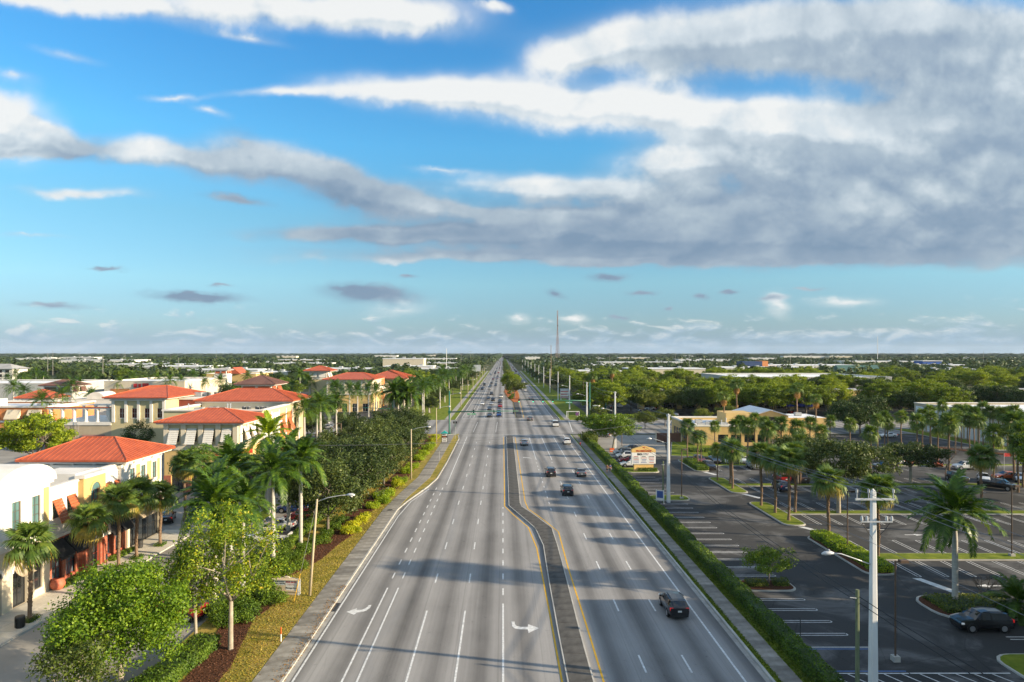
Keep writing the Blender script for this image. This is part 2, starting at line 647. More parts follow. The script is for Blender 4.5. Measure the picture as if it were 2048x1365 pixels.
M_ROAD = mat_road()
def mat_lot():
    m = bpy.data.materials.new('lot_asphalt')
    m.use_nodes = True
    t = m.node_tree
    S.tree = t
    b = t.nodes['Principled BSDF']
    vec = t.nodes.new('ShaderNodeTexCoord').outputs['Object']
    dust_sun = smooth(noise(vec, .11, 8, .62, 1.2), .47, .66)          # pale dusty wear, doubling for sun swirls between tree shade, put into the colour
    seal = noise(vec, .035, 3, .5)
    grain = noise(vec, 7.0, 4, .8)
    oil = smooth(noise(vec, .9, 3, .5), .66, .74)
    cr = t.nodes.new('ShaderNodeTexVoronoi')
    cr.feature = 'DISTANCE_TO_EDGE'
    cr.inputs['Scale'].default_value = .14
    mp = t.nodes.new('ShaderNodeVectorMath')
    mp.operation = 'ADD'
    t.links.new(vec, mp.inputs[0])
    t.links.new(comb((grain - .5) * .5, (seal - .5) * 9.0), mp.inputs[1])
    t.links.new(mp.outputs[0], cr.inputs['Vector'])
    crack = smooth(S(cr.outputs[0]), 0.0, .008)
    v = (.044 + dust_sun * .085 + (seal - .5) * .05 + (grain - .5) * .035 - oil * .018) * (.62 + crack * .38)
    v = S.op('MAXIMUM', v, .014)
    cc = t.nodes.new('ShaderNodeCombineColor')
    for i, k in enumerate((1.0, .985, .96)):
        t.links.new((v * k).s, cc.inputs[i])
    t.links.new(cc.outputs[0], b.inputs['Base Color'])
    b.inputs['Roughness'].default_value = .85
    b.inputs['Specular IOR Level'].default_value = .25
    return m


M_LOT = mat_lot()
M_DRIVE = mat('drive_asphalt', (.20, .19, .17), .9, var=.2, scale=.12, col2=(.35, .33, .295), bump=.1, bscale=30, detail=7, spec=.2)
M_CONC = mat('concrete', (.24, .23, .21), .9, scale=.8, col2=(.40, .385, .35), detail=8, spec=.2, bump=.05)
M_CURB = mat('kerb_concrete', (.34, .33, .30), .9, scale=.5, col2=(.52, .50, .45), detail=8, spec=.2)
M_DRYGRASS = mat('dry_grass', (.17, .17, .022), .95, scale=.55, col2=(.42, .30, .085), bump=.5, bscale=14, detail=9, spec=.1)
M_GRASS = mat('grass', (.075, .12, .012), .95, scale=.7, col2=(.22, .25, .03), bump=.5, bscale=14, detail=9, spec=.1)
M_MULCH = mat('brown_mulch', (.055, .026, .016), .97, scale=6, col2=(.16, .075, .045), bump=.8, bscale=25, spec=.05)
M_REDMULCH = mat('red_mulch', (.30, .09, .03), .97, scale=6, col2=(.46, .17, .07), bump=.8, bscale=25, spec=.05)
M_MEDIAN = mat('dark_concrete', (.055, .053, .05), .92, scale=.9, col2=(.125, .12, .11), detail=9, spec=.2)
M_GROUND = mat('ground_scrub', (.045, .062, .022), .97, scale=.012, col2=(.12, .12, .06), detail=9, spec=.1)
M_WHITE = mat('white_road_paint', (.44, .44, .43), .75, scale=3.0, col2=(.80, .80, .78), detail=9, spec=.2)
M_WORN = mat('worn_road_paint', (.34, .34, .34), .8, scale=2.0, col2=(.68, .68, .67), detail=9, spec=.2)
M_YELLOW = mat('yellow_road_paint', (.62, .34, .02), .75, scale=1.2, col2=(.78, .46, .05), detail=8, spec=.2)
M_BLUEP = mat('blue_road_paint', (.10, .20, .42), .75, scale=2)


def slab_mat():
    m = mat('sidewalk_slab', (.17, .155, .13), .92, scale=.9, col2=(.33, .31, .275), detail=9, spec=.2)
    t = m.node_tree
    S.tree = t
    b = t.nodes['Principled BSDF']
    src = b.inputs['Base Color'].links[0].from_socket
    oi = t.nodes.new('ShaderNodeObjectInfo')
    k = S(oi.outputs['Random']) * 0.5 + 0.72
    cc = t.nodes.new('ShaderNodeCombineColor')
    for i in range(3):
        t.links.new(k.s, cc.inputs[i])
    t.links.new(mixc(1.0, src, cc.outputs[0], 'MULTIPLY'), b.inputs['Base Color'])
    return m


M_SLAB = slab_mat()
M_PALESLAB = mat('pale_slab', (.50, .46, .38), .9, scale=.8, col2=(.64, .60, .51), detail=8, spec=.2)


def sheet(name, poly, z, material, parent=None):
    return MB().add([(p[0], p[1], z) for p in poly], [tuple(range(len(poly)))]).build(name, material, parent)


def interp(path, y):
    for (x0, y0), (x1, y1) in zip(path, path[1:]):
        if y0 <= y <= y1:
            return x0 + (x1 - x0) * (y - y0) / (y1 - y0)
    return path[0][0] if y < path[0][1] else path[-1][0]


def band(name, left, right, z0, z1, material, parent=None, step=6.0, y0=None, y1=None):
    """raised strip between two x(y) paths"""
    ys = sorted({p[1] for p in left} | {p[1] for p in right})
    y0 = ys[0] if y0 is None else y0
    y1 = ys[-1] if y1 is None else y1
    ys = [y0] + [y for y in ys if y0 < y < y1] + [y1]
    poly = [(interp(right, y), y) for y in ys] + [(interp(left, y), y) for y in reversed(ys)]
    b = MB().prism(poly, z0, z1)
    return b.build(name, material, parent)


ground = struct(sheet('ground', [(-16000, -400), (16000, -400), (16000, 16000), (-16000, 16000)], -0.06, M_GROUND))

YI0, YI1 = 202.0, 244.0          # the crossing street
road = MB()
for x0, x1, y0, y1 in ((-16.1, 19.7, -60, YI0), (-420, 420, YI0, YI1), (-16.6, 20.2, YI1, 9500)):
    road.quad((x0, y0, 0), (x1, y0, 0), (x1, y1, 0), (x0, y1, 0))
road = struct(road.build('road', M_ROAD))

left_lot = struct(sheet('parking_lot', [(-185, 20), (-26.5, 20), (-26.5, 200), (-185, 200)], -0.02, M_DRIVE))
right_lot = struct(sheet('parking_lot', [(23.9, 15), (190, 15), (190, 200), (23.9, 200)], -0.02, M_LOT))
far_lot_r = struct(sheet('parking_lot', [(33, 246), (330, 246), (330, 420), (33, 420)], -0.02, M_LOT))
far_lot_l = struct(sheet('parking_lot', [(-330, 246), (-40, 246), (-40, 420), (-330, 420)], -0.02, M_LOT))
# paler worn concrete drive through the right lot near the sign
struct(sheet('driveway', [(24.2, 158), (38, 158), (44, 186), (60, 200), (24.2, 200)], -0.012, M_DRIVE))

# --- left kerb, sidewalk, verge
CURB_L = [(-16.0, -60), (-16.0, 104), (-15.3, 110), (-13.3, 122), (-12.4, 130), (-12.1, 150), (-12.1, 190), (-12.7, 197), (-14.6, 201.9)]
CURB_L2 = [(x - .2, y) for x, y in CURB_L]
WALK_LR = [(-16.21, -60), (-16.21, 104), (-15.7, 113), (-13.9, 131), (-14.0, 200)]
WALK_LL = [(-18.2, -60), (-18.2, 104), (-17.5, 116), (-16.3, 131), (-16.4, 200)]
struct(band('kerb', CURB_L2, CURB_L, -.05, .14, M_CURB))
verge_l = struct(band('verge', [(-26.5, -60), (-26.5, 201)], [(x - .01, y) for x, y in CURB_L2[:-1]], -.05, .10, M_DRYGRASS))
side_l = struct(band('sidewalk', WALK_LL, WALK_LR, -.05, .105, M_CURB, y0=-60, y1=200))
GUT_L = struct(band('gutter', [(x + .004, y) for x, y in CURB_L], [(x + .42, y) for x, y in CURB_L], .0, .006, M_CONC, y1=104))


def slabs(parent, LL, RR, y0, y1, step=1.52, z=(.10, .128), gap=.012, dark=None):
    y = y0
    while y < y1:
        a, b = y + gap, y + step - gap
        poly = [(interp(RR, a), a), (interp(RR, b), b), (interp(LL, b), b), (interp(LL, a), a)]
        cx = sum(p[0] for p in poly) / 4
        cy = (a + b) / 2
        dz = rng.uniform(-.004, .004)
        me = MB().prism([(p[0] - cx, p[1] - cy) for p in poly], z[0], z[1] + dz)
        o = me.build('slab', dark or M_SLAB, parent)
        o.location = (cx, cy, 0)
        y += step


slabs(side_l, WALK_LL, WALK_LR, 46, 198)

# mulch beds on the left verge
MULCH_R = [(-20.6, 40), (-20.7, 52), (-21.6, 57), (-22.3, 61), (-21.8, 64), (-23.4, 66), (-24.2, 70), (-22.4, 74), (-21.0, 79), (-20.4, 86), (-19.6, 90), (-20.0, 100), (-18.9, 112), (-18.3, 124), (-18.0, 140), (-18.0, 196)]
MULCH_L = [(x - 3.2 if y > 66 else x - 2.6, y) for x, y in MULCH_R]
struct(band('mulch_bed', MULCH_L, MULCH_R, .06, .145, M_MULCH))

# --- the shopping-centre walk and drive on the left
struct(MB().box(-45.6, -41.2, 30, 92.5, -.05, .14).build('sidewalk', M_CONC))
shop_walk = struct(MB().box(-41.2, -41.0, 30, 92.5, -.05, .15).build('kerb', M_CURB))
for k in range(20):
    y = 50 + k * 2.1
    for j in range(2):
        MB().box(-2.15 * .5 + .01, 2.15 * .5 - .01, .01, 2.09, .10, .16).build('slab', M_PALESLAB, shop_walk).location = (-44.45 + 2.17 * j, y, 0)

# --- right kerb, strip, sidewalk, grass
struct(MB().box(19.62, 19.82, -60, 199, -.05, .14).build('kerb', M_CURB))
struct(MB().box(19.83, 23.9, -60, 199.5, -.05, .10).build('verge', M_GRASS))
side_r = struct(MB().box(20.25, 21.75, -60, 199, -.05, .107).build('sidewalk', M_CURB))
slabs(side_r, [(20.25, 0), (20.25, 300)], [(21.75, 0), (21.75, 300)], 46, 197)
struct(MB().box(19.2, 19.615, -60, 199, 0, .006).build('gutter', M_CONC))
struct(MB().box(23.9, 24.08, 30, 199, -.05, .13).build('kerb', M_CURB))

# --- beyond the crossing
struct(band('verge', [(-40, YI1), (-40, 900)], [(-17.0, YI1), (-17.0, 900)], -.05, .10, M_GRASS))
struct(MB().box(-16.98, -16.78, YI1, 900, -.05, .14).build('kerb', M_CURB))
sl2 = struct(MB().box(-20.8, -18.9, YI1, 900, -.05, .115).build('sidewalk', M_CONC))
struct(band('verge', [(20.6, YI1), (20.6, 900)], [(33, YI1), (33, 900)], -.05, .10, M_GRASS))
struct(MB().box(20.4, 20.6, YI1, 900, -.05, .14).build('kerb', M_CURB))
struct(MB().box(22.2, 24.0, YI1, 900, -.05, .115).build('sidewalk', M_CONC))

# --- median
MED_L = [(4.65, -60), (4.7, 58), (4.8, 72), (5.0, 84.7), (4.4, 93), (2.4, 101), (.93, 106.7), (.95, 120), (1.0, 194)]
MED_R = [(6.67, -60), (6.67, 58), (6.8, 72), (6.86, 84.7), (6.75, 93), (4.9, 100), (2.8, 106.7), (2.9, 120), (2.95, 194)]
median = struct(band('median', [(x + .12, y) for x, y in MED_L], [(x - .12, y) for x, y in MED_R], -.02, .13, M_MEDIAN))
MB().prism([(1.0, 194), (2.95, 194), (2.7, 196.2), (2.3, 196.9), (1.7, 196.9), (1.25, 196.2)], -.02, .15).build('nose', M_MEDIAN, median)
band('kerb', MED_L, [(x + .115, y) for x, y in MED_L], -.02, .155, M_CURB, median)
band('kerb', [(x - .115, y) for x, y in MED_R], MED_R, -.02, .155, M_CURB, median)
slabs(median, [(x + .13, y) for x, y in MED_L], [(x - .13, y) for x, y in MED_R], 45.0, 193.9, 3.05, (.10, .165), .03, M_MEDIAN)
median2 = struct(MB().prism([(5.2, 252), (7.2, 252), (7.6, 330), (5.3, 330)], -.02, .15).build('median', M_MEDIAN))
isl = [(5.3, 330.5), (7.6, 330.5), (8.6, 350), (9.2, 400), (8.6, 470), (6.5, 512), (4.5, 512), (2.2, 470), (.9, 420), (2.6, 370)]
island = struct(MB().prism(isl, -.02, .16).build('median_island', M_REDMULCH))
struct(MB().prism([(3.2, 560), (6.4, 560), (6.4, 4200), (3.2, 4200)], -.02, .15).build('median', M_GRASS))


# --- painted lines (each line one sheet 6 mm above the road)
def pline(name, path, w, material, dash=None, gap=None, y0=None, y1=None, z=.008, parent=road):
    b = MB()
    y0 = path[0][1] if y0 is None else y0
    y1 = path[-1][1] if y1 is None else y1
    segs = []
    if dash:
        y = y0
        while y < y1:
            segs.append((y, min(y + dash, y1)))
            y += dash + gap
    else:
        segs = [(y0, y1)]
    for a, c in segs:
        ys = [a] + [p[1] for p in path if a < p[1] < c] + [c]
        for p, q in zip(ys, ys[1:]):
            xp, xq = interp(path, p), interp(path, q)
            b.quad((xp - w / 2, p, z), (xp + w / 2, p, z), (xq + w / 2, q, z), (xq - w / 2, q, z))
    return b.build(name, material, parent)


def const(x, y0, y1):
    return [(x, y0), (x, y1)]


pline('edge_line', [(-15.35, -60), (-15.35, 100), (-14.8, 110), (-13.0, 120)], .16, M_WHITE)
pline('edge_line', const(-10.2, 124, 195), .16, M_WHITE)
for x in (-11.75, -10.65):
    pline('lane_line', const(x, -60, 69.7), .16, M_WHITE)
    pline('lane_line', const(x, 72.6, 122), .15, M_WHITE, 1.9, 2.8)
for x in (-7.05, -3.5):
    pline('lane_line', const(x, -60, 63.5), .16, M_WHITE)
    pline('lane_line', const(x, 71.2, 192), .15, M_WHITE, 3.0, 9.2)
pline('lane_line', const(.03, -60, 65.3), .16, M_WHITE)
pline('lane_line', const(.03, 67.6, 106), .16, M_WHITE, 1.9, 2.8)
for x in (10.77, 14.2):
    pline('lane_line', const(x, 39, 150), .15, M_WHITE, 3.0, 9.2)
for x in (7.5, 11.0, 14.4):
    pline('lane_line', const(x, 153, 194), .15, M_WHITE)
pline('lane_line', const(7.4, 104, 151), .15, M_WHITE, 1.4, 3.0)
pline('edge_line', const(17.72, -60, 200), .17, M_WHITE)
YEL_L = [(4.28, -60), (4.33, 63), (4.18, 84), (3.5, 93.8), (1.6, 101), (.3, 106.8), (.27, 194)]
YEL_R = [(7.35, -60), (7.37, 60), (7.3, 76), (7.47, 91.4), (5.9, 98), (3.9, 105), (3.6, 110), (3.5, 194)]
pline('yellow_line', YEL_L, .15, M_YELLOW)
pline('yellow_line', YEL_R, .15, M_YELLOW)
MB().quad((-11.6, 196.6, .008), (.2, 196.6, .008), (.2, 197.0, .008), (-11.6, 197.0, .008)).build('stop_line', M_WHITE, road)
MB().quad((3.4, 198.6, .008), (17.6, 198.6, .008), (17.6, 199.1, .008), (3.4, 199.1, .008)).build('stop_line', M_WHITE, road)
MB().quad((-12.0, 199.6, .008), (3.2, 199.6, .008), (3.2, 199.9, .008), (-12.0, 199.9, .008)).build('crosswalk_line', M_WHITE, road)
for x in (-9.0, -2.2):
    MB().quad((x, 206, .008), (x + .15, 206, .008), (x + .4, 236, .008), (x + .25, 236, .008)).build('guide_line', M_WORN, road)
for x in (-15.0, -12.1, -10.7):
    pline('lane_line', const(x, 251, 700), .16, M_WHITE, z=.015)
for x in (-6.8, -3.4):
    pline('lane_line', const(x, 251, 300), .16, M_WHITE, z=.015)
    pline('lane_line', const(x, 308, 1500), .16, M_WHITE, 3, 9.2, z=.02)
pline('lane_line', const(.4, 251, 340), .16, M_WHITE, z=.015)
pline('yellow_line', [(7.8, 252), (8.4, 345), (9.4, 400), (8.8, 470), (6.9, 515), (6.8, 1800)], .18, M_YELLOW, z=.015)
pline('yellow_line', [(4.9, 252), (5.0, 330), (2.0, 372), (.5, 420), (1.8, 470), (2.9, 515), (2.9, 1800)], .18, M_YELLOW, z=.015)
for x in (11.4, 14.8):
    pline('lane_line', const(x, 256, 1500), .16, M_WHITE, 3, 9.2, z=.02)
pline('edge_line', const(18.4, 250, 1800), .17, M_WHITE, z=.02)
pline('edge_line', const(-15.6, 700, 1800), .17, M_WHITE, z=.02)
MB().quad((-15, 247.6, .01), (5, 247.6, .01), (5, 248.2, .01), (-15, 248.2, .01)).build('stop_line', M_WHITE, road)
MB().quad((21, 206, .01), (21.2, 206, .01), (23.4, 240, .01), (23.1, 240, .01)).build('guide_line', M_WHITE, road)


def pix_poly(name, pts, z, material, parent=road):
    p = [G(x, y, z) for x, y in pts]
    if sum((a.x * b.y - b.x * a.y) for a, b in zip(p, p[1:] + p[:1])) < 0:
        p.reverse()
    return MB().add(p, [tuple(range(len(p)))]).build(name, material, parent)


pix_poly('turn_arrow', [(560 + a / 3.739, 1000 + b / 3.739) for a, b in ((662, 788), (684, 786), (674, 808), (645, 829), (610, 839), (576, 843), (552, 860), (497, 838), (577, 810), (572, 823), (608, 823), (636, 813), (655, 800))], .009, M_WHITE)
pix_poly('turn_arrow', [(980 + a / 3.212, 940 + b / 3.212) for a, b in ((137, 975), (158, 975), (160, 992), (172, 1004), (200, 1009), (242, 1009), (246, 992), (316, 1017), (248, 1048), (242, 1025), (196, 1025), (160, 1020), (143, 1006))], .009, M_WHITE)
pix_poly('turn_arrow', [(900 + a / 5.056, 690 + b / 5.056) for a, b in ((735, 1135), (800, 1140), (835, 1152), (775, 1143), (740, 1142))], .009, M_WORN)

# --- right parking lot: islands, stall lines
def island_poly(name, poly, top, label=None, curb=.16):
    c = Vector((sum(p[0] for p in poly) / len(poly), sum(p[1] for p in poly) / len(poly)))
    o = struct(MB().prism(poly, -.05, .12).build(name, M_CURB))
    ins = []
    for p in poly:
        d = Vector(p) - c
        ins.append((p[0] - curb * (1 if d.x > 0 else -1), p[1] - curb * (1 if d.y > 0 else -1)))
    MB().prism(ins, .02, .15).build('grass' if top is M_GRASS else 'bed', top, o)
    return o


def capsule(x0, x1, y0, y1, r=1.2, n=4):
    pts = []
    for cx, cy, a0 in ((x1 - r, y0 + r, -90), (x1 - r, y1 - r, 0), (x0 + r, y1 - r, 90), (x0 + r, y0 + r, 180)):
        for k in range(n + 1):
            a = R(a0 + 90 * k / n)
            pts.append((cx + r * math.cos(a), cy + r * math.sin(a)))
    return pts


island_poly('parking_island', capsule(39.2, 42.4, 94.6, 109.5), M_GRASS)
island_poly('parking_island', [(42.5, 101.2), (150, 101.2), (150, 103.4), (42.5, 103.4)], M_GRASS)
island_poly('parking_island', capsule(39.4, 42.8, 73.6, 89.2), M_MULCH)
island_poly('parking_island', [(42.9, 78.8), (150, 78.8), (150, 81.4), (42.9, 81.4)], M_GRASS)
island_poly('parking_island', capsule(39.2, 42.2, 116.5, 131), M_GRASS)
island_poly('parking_island', [(42.3, 122.6), (130, 122.6), (130, 124.8), (42.3, 124.8)], M_GRASS)
island_poly('parking_island', capsule(39.0, 42.0, 138, 153), M_GRASS)
island_poly('parking_island', [(42.1, 144.4), (125, 144.4), (125, 146.4), (42.1, 146.4)], M_GRASS)
island_poly('parking_island', capsule(39.8, 48.5, 61.2, 67.4, 2.2), M_MULCH)
island_poly('parking_island', capsule(38.4, 44.8, 45.5, 54.2, 1.6), M_GRASS)
island_poly('parking_island', capsule(24.3, 30.6, 110.6, 114.6, 1.2), M_GRASS)
island_poly('parking_island', capsule(24.3, 29.8, 68.6, 71.8, 1.0), M_MULCH)
island_poly('parking_island', capsule(24.3, 31.6, 136.5, 142.0, 1.4), M_GRASS)
island_poly('parking_island', [(39, 158.5), (47, 156.5), (60, 158), (62, 176), (52, 186), (46, 186)], M_GRASS)
island_poly('parking_island', [(60, 163), (104, 163), (104, 167), (60, 167)], M_MULCH)
island_poly('parking_island', [(122, 168), (127.5, 168), (127.5, 214), (122, 214)], M_GRASS)
island_poly('parking_island', [(104, 176), (119, 158), (121, 160), (107, 178)], M_MULCH)


def stall(parent, x0, y0, x1, y1, w=.10, gap=.42, material=M_WHITE, z=.0, bar=True):
    """hairpin stall line: two stripes closed at the aisle end (x1, y1)"""
    d = Vector((x1 - x0, y1 - y0)).normalized()
    n = Vector((-d.y, d.x))
    b = MB()
    for s in (-gap / 2, gap / 2):
        for a in ((x0, y0),):
            p = Vector(a) + n * s
            q = Vector((x1, y1)) + n * s
            c = [p - n * w / 2, q - n * w / 2, q + n * w / 2, p + n * w / 2]
            b.add([(k.x, k.y, z) for k in c], [(0, 1, 2, 3)])
    if bar:
        q = Vector((x1, y1))
        c = [q - n * (gap / 2 - w / 2 - .001), q + d * w - n * (gap / 2 - w / 2 - .001), q + d * w + n * (gap / 2 - w / 2 - .001), q + n * (gap / 2 - w / 2 - .001)]
        b.add([(k.x, k.y, z) for k in c], [(0, 1, 2, 3)])
    return b.build('stall_line', material, parent)


for y in [99.6, 96.6, 93.7, 90.7, 87.8, 85.0, 82.2, 79.3, 76.4, 73.5, 66.4, 63.8, 61.0, 58.2]:
    stall(right_lot, 24.2, y, 29.3, y)
for y in [102.6, 105.5, 108.4, 117.2, 120.1, 123, 125.9, 128.8, 131.7, 146, 149, 152, 155, 158, 161]:
    stall(right_lot, 24.2, y, 29.3, y, material=M_WORN)
for y, mm in ((55.6, M_WHITE), (55.25, M_BLUEP), (51.4, M_BLUEP), (51.05, M_WHITE)):
    MB().quad((24.2, y, 0), (30.4, y, 0), (30.4, y + .12, 0), (24.2, y + .12, 0)).build('stall_line', mm, right_lot)
for k in range(10):
    a = 25.4 + k * 1.35
    MB().add([(a, 49.0, 0), (a + .12, 49.0, 0), (a - .9, 51.0, 0), (a - 1.02, 51.0, 0)], [(0, 1, 2, 3)]).build('hatch_line', M_WHITE, right_lot)
MB().quad((24.2, 48.8, .001), (38, 48.8, .001), (38, 48.94, .001), (24.2, 48.94, .001)).build('hatch_line', M_WHITE, right_lot)
MB().quad((30.5, 51.06, .001), (38, 51.06, .001), (38, 51.2, .001), (30.5, 51.2, .001)).build('hatch_line', M_WHITE, right_lot)
for x in [44.7 + 2.95 * k for k in range(14)]:
    stall(right_lot, x, 78.6, x, 73.2)
    stall(right_lot, x - .6, 81.6, x - .6, 87.3)
    stall(right_lot, x - .3, 101.0, x - .3, 95.4)
    stall(right_lot, x - .3, 103.6, x - .3, 109.2, material=M_WORN)
    stall(right_lot, x - .3, 122.4, x - .3, 117.2, material=M_WORN)
    stall(right_lot, x - .3, 125.0, x - .3, 130.4, material=M_WORN)
    stall(right_lot, x - .3, 144.2, x - .3, 138.8, material=M_WORN)
for x0, y0, x1, y1 in ((40.7, 94.2, 43.2, 90.6), (43.6, 72.7, 45.4, 68.4), (40.5, 116, 42.6, 112.6), (40.2, 137.4, 42, 134.2)):
    MB().add([(x0, y0, 0), (x0 + .9, y0, 0), (x1 + .5, y1, 0), (x1 - .5, y1, 0)], [(0, 3, 2, 1)]).build('stop_bar', M_WHITE, right_lot)
for x, y, s in ((50, 70.3, -1), (52.4, 67.7, 1), (50.5, 92.6, -1), (53, 90.0, 1)):
    b = MB()
    b.add([(x, y - .12, .002), (x + 1.3, y - .12, .002), (x + 1.3, y + .12, .002), (x, y + .12, .002)], [(0, 1, 2, 3)])
    hx = x if s < 0 else x + 1.3
    b.add([(hx, y - .45, .002), (hx + s * 1.2, y, .002), (hx, y + .45, .002)], [(0, 1, 2) if s > 0 else (0, 2, 1)])
    b.build('direction_arrow', M_WHITE, right_lot)
MB().quad((42.5, 57.6, 0), (45, 57.6, 0), (45, 57.72, 0), (42.5, 57.72, 0)).build('stall_line', M_WHITE, right_lot)
MB().quad((42.5, 57.1, 0), (45, 57.1, 0), (45, 57.22, 0), (42.5, 57.22, 0)).build('stall_line', M_WHITE, right_lot)
for k in range(16):
    y = 55 + k * 3
    MB().quad((-33.0, y, 0), (-27.6, y, 0), (-27.6, y + .12, 0), (-33.0, y + .12, 0)).build('stall_line', M_WORN, left_lot)
# planted strip between drive and left car park, Y 92..116 cross aisle
island_poly('parking_island', capsule(-36.5, -34.0, 96, 108, 1.1), M_GRASS)
for y in (118, 140, 162):
    island_poly('parking_island', capsule(-41, -30, y, y + 3, 1.2), M_GRASS)

# ------------------------------------------------------------------ plants
M_BARK = mat('grey_bark', (.11, .095, .078), .95, scale=3, col2=(.22, .19, .16), bump=.4, bscale=12, spec=.1)
M_PALEBARK = mat('pale_bark', (.26, .22, .17), .9, scale=3, col2=(.42, .37, .29), bump=.3, bscale=10, spec=.1)
M_SABALBARK = mat('palm_bark', (.13, .085, .055), .95, scale=7, col2=(.30, .21, .14), bump=.9, bscale=16, stretch=(1, 1, 2.2), spec=.1)
M_ROYALBARK = mat('royal_palm_trunk', (.36, .34, .30), .85, scale=1.4, col2=(.50, .48, .43), stretch=(.4, .4, 4), bump=.12, bscale=9, spec=.2)
M_SHAFT = mat('crownshaft', (.12, .22, .035), .45, scale=2, col2=(.24, .34, .06))
M_OAK = mat_leaf('oak_leaf', [(.013, .026, .008), (.040, .064, .018), (.11, .135, .040)], .27)
M_DARK = mat_leaf('dark_leaf', [(.009, .022, .006), (.026, .052, .012), (.080, .115, .022)], .24)
M_LIGHT = mat_leaf('light_leaf', [(.024, .052, .006), (.115, .17, .012), (.31, .35, .024)], .42)
M_BRIGHT = mat_leaf('bright_leaf', [(.014, .040, .004), (.066, .132, .008), (.20, .28, .020)], .36, scale=1.1)
M_AUTUMN = mat_leaf('thinning_leaf', [(.024, .058, .006), (.090, .150, .012), (.22, .27, .022), (.50, .27, .02)], .40, scale=.8)
M_OLIVE = mat_leaf('olive_leaf', [(.022, .040, .010), (.075, .105, .020), (.20, .21, .038)], .34)
M_HEDGE = mat_leaf('hedge_leaf', [(.020, .050, .006), (.070, .125, .011), (.17, .23, .022)], .30, scale=.5)
M_LIME = mat_leaf('lime_leaf', [(.07, .14, .010), (.18, .26, .015), (.34, .40, .03)], .4, scale=.9)
M_YELLEAF = mat_leaf('yellow_croton_leaf', [(.10, .17, .010), (.30, .33, .015), (.52, .46, .03)], .35, scale=2)
M_PALM = mat_leaf('royal_frond', [(.014, .036, .006), (.042, .090, .012), (.13, .185, .020)], .30, scale=.4, rough=.42)
M_PALMY = mat_leaf('yellow_frond', [(.05, .10, .008), (.15, .22, .012), (.32, .36, .025)], .4, scale=.4, rough=.42)
M_SABAL = mat_leaf('sabal_frond', [(.024, .056, .014), (.070, .120, .030), (.18, .22, .05)], .34, scale=.5, rough=.5)
M_SABALY = mat_leaf('old_sabal_frond', [(.10, .085, .02), (.20, .17, .04), (.34, .26, .08)], .3, scale=.5, rough=.5)
M_DEAD = mat_leaf('dead_frond', [(.14, .075, .03), (.27, .15, .06), (.40, .25, .11)], .25, scale=1)
M_TWIG = mat('bare_twig', (.12, .095, .075), .95, scale=3, col2=(.22, .18, .15), spec=.1)


def leaf_arrays(centers, radii, per, size, seed, up=0.35, flat=1.0, aspect=.62):
    """many small folded leaves around clump centres"""
    g = np.random.default_rng(seed)
    C = np.repeat(np.asarray(centers, float), per, 0)
    Rr = np.repeat(np.asarray(radii, float), per)
    n = len(C)
    d = g.normal(size=(n, 3))
    d /= np.linalg.norm(d, axis=1)[:, None]
    r = Rr * g.uniform(.25, 1.0, n) ** .5 * (1 + .25 * g.normal(size=n).clip(-1, 1))
    off = d * r[:, None]
    off[:, 2] *= flat
    P = C + off
    nor = d * .55 + g.normal(size=(n, 3)) * .5
    nor[:, 2] += up
    nor /= np.linalg.norm(nor, axis=1)[:, None]
    t = np.cross(nor, g.normal(size=(n, 3)))
    t /= np.linalg.norm(t, axis=1)[:, None] + 1e-9
    b = np.cross(nor, t)
    L = (size * g.uniform(.65, 1.35, n))[:, None]
    W = L * aspect
    V = np.stack([P - t * L / 2, P + b * W / 2 + nor * W * .15, P + t * L / 2, P - b * W / 2 + nor * W * .15], 1).reshape(-1, 3)
    F = np.arange(n * 4).reshape(-1, 4)
    return V, F


def np_mesh(name, V, F, material):
    me = bpy.data.meshes.new(name)
    V = np.asarray(V, np.float32)
    F = np.asarray(F, np.int32)
    k = F.shape[1]
    me.vertices.add(len(V))
    me.vertices.foreach_set('co', V.ravel())
    me.loops.add(F.size)
    me.loops.foreach_set('vertex_index', F.ravel())
    me.polygons.add(len(F))
    me.polygons.foreach_set('loop_start', np.arange(0, F.size, k, dtype=np.int32))
    me.update(calc_edges=True)
    me.validate()
    if material:
        me.materials.append(material)
    return me


PROTO = {}


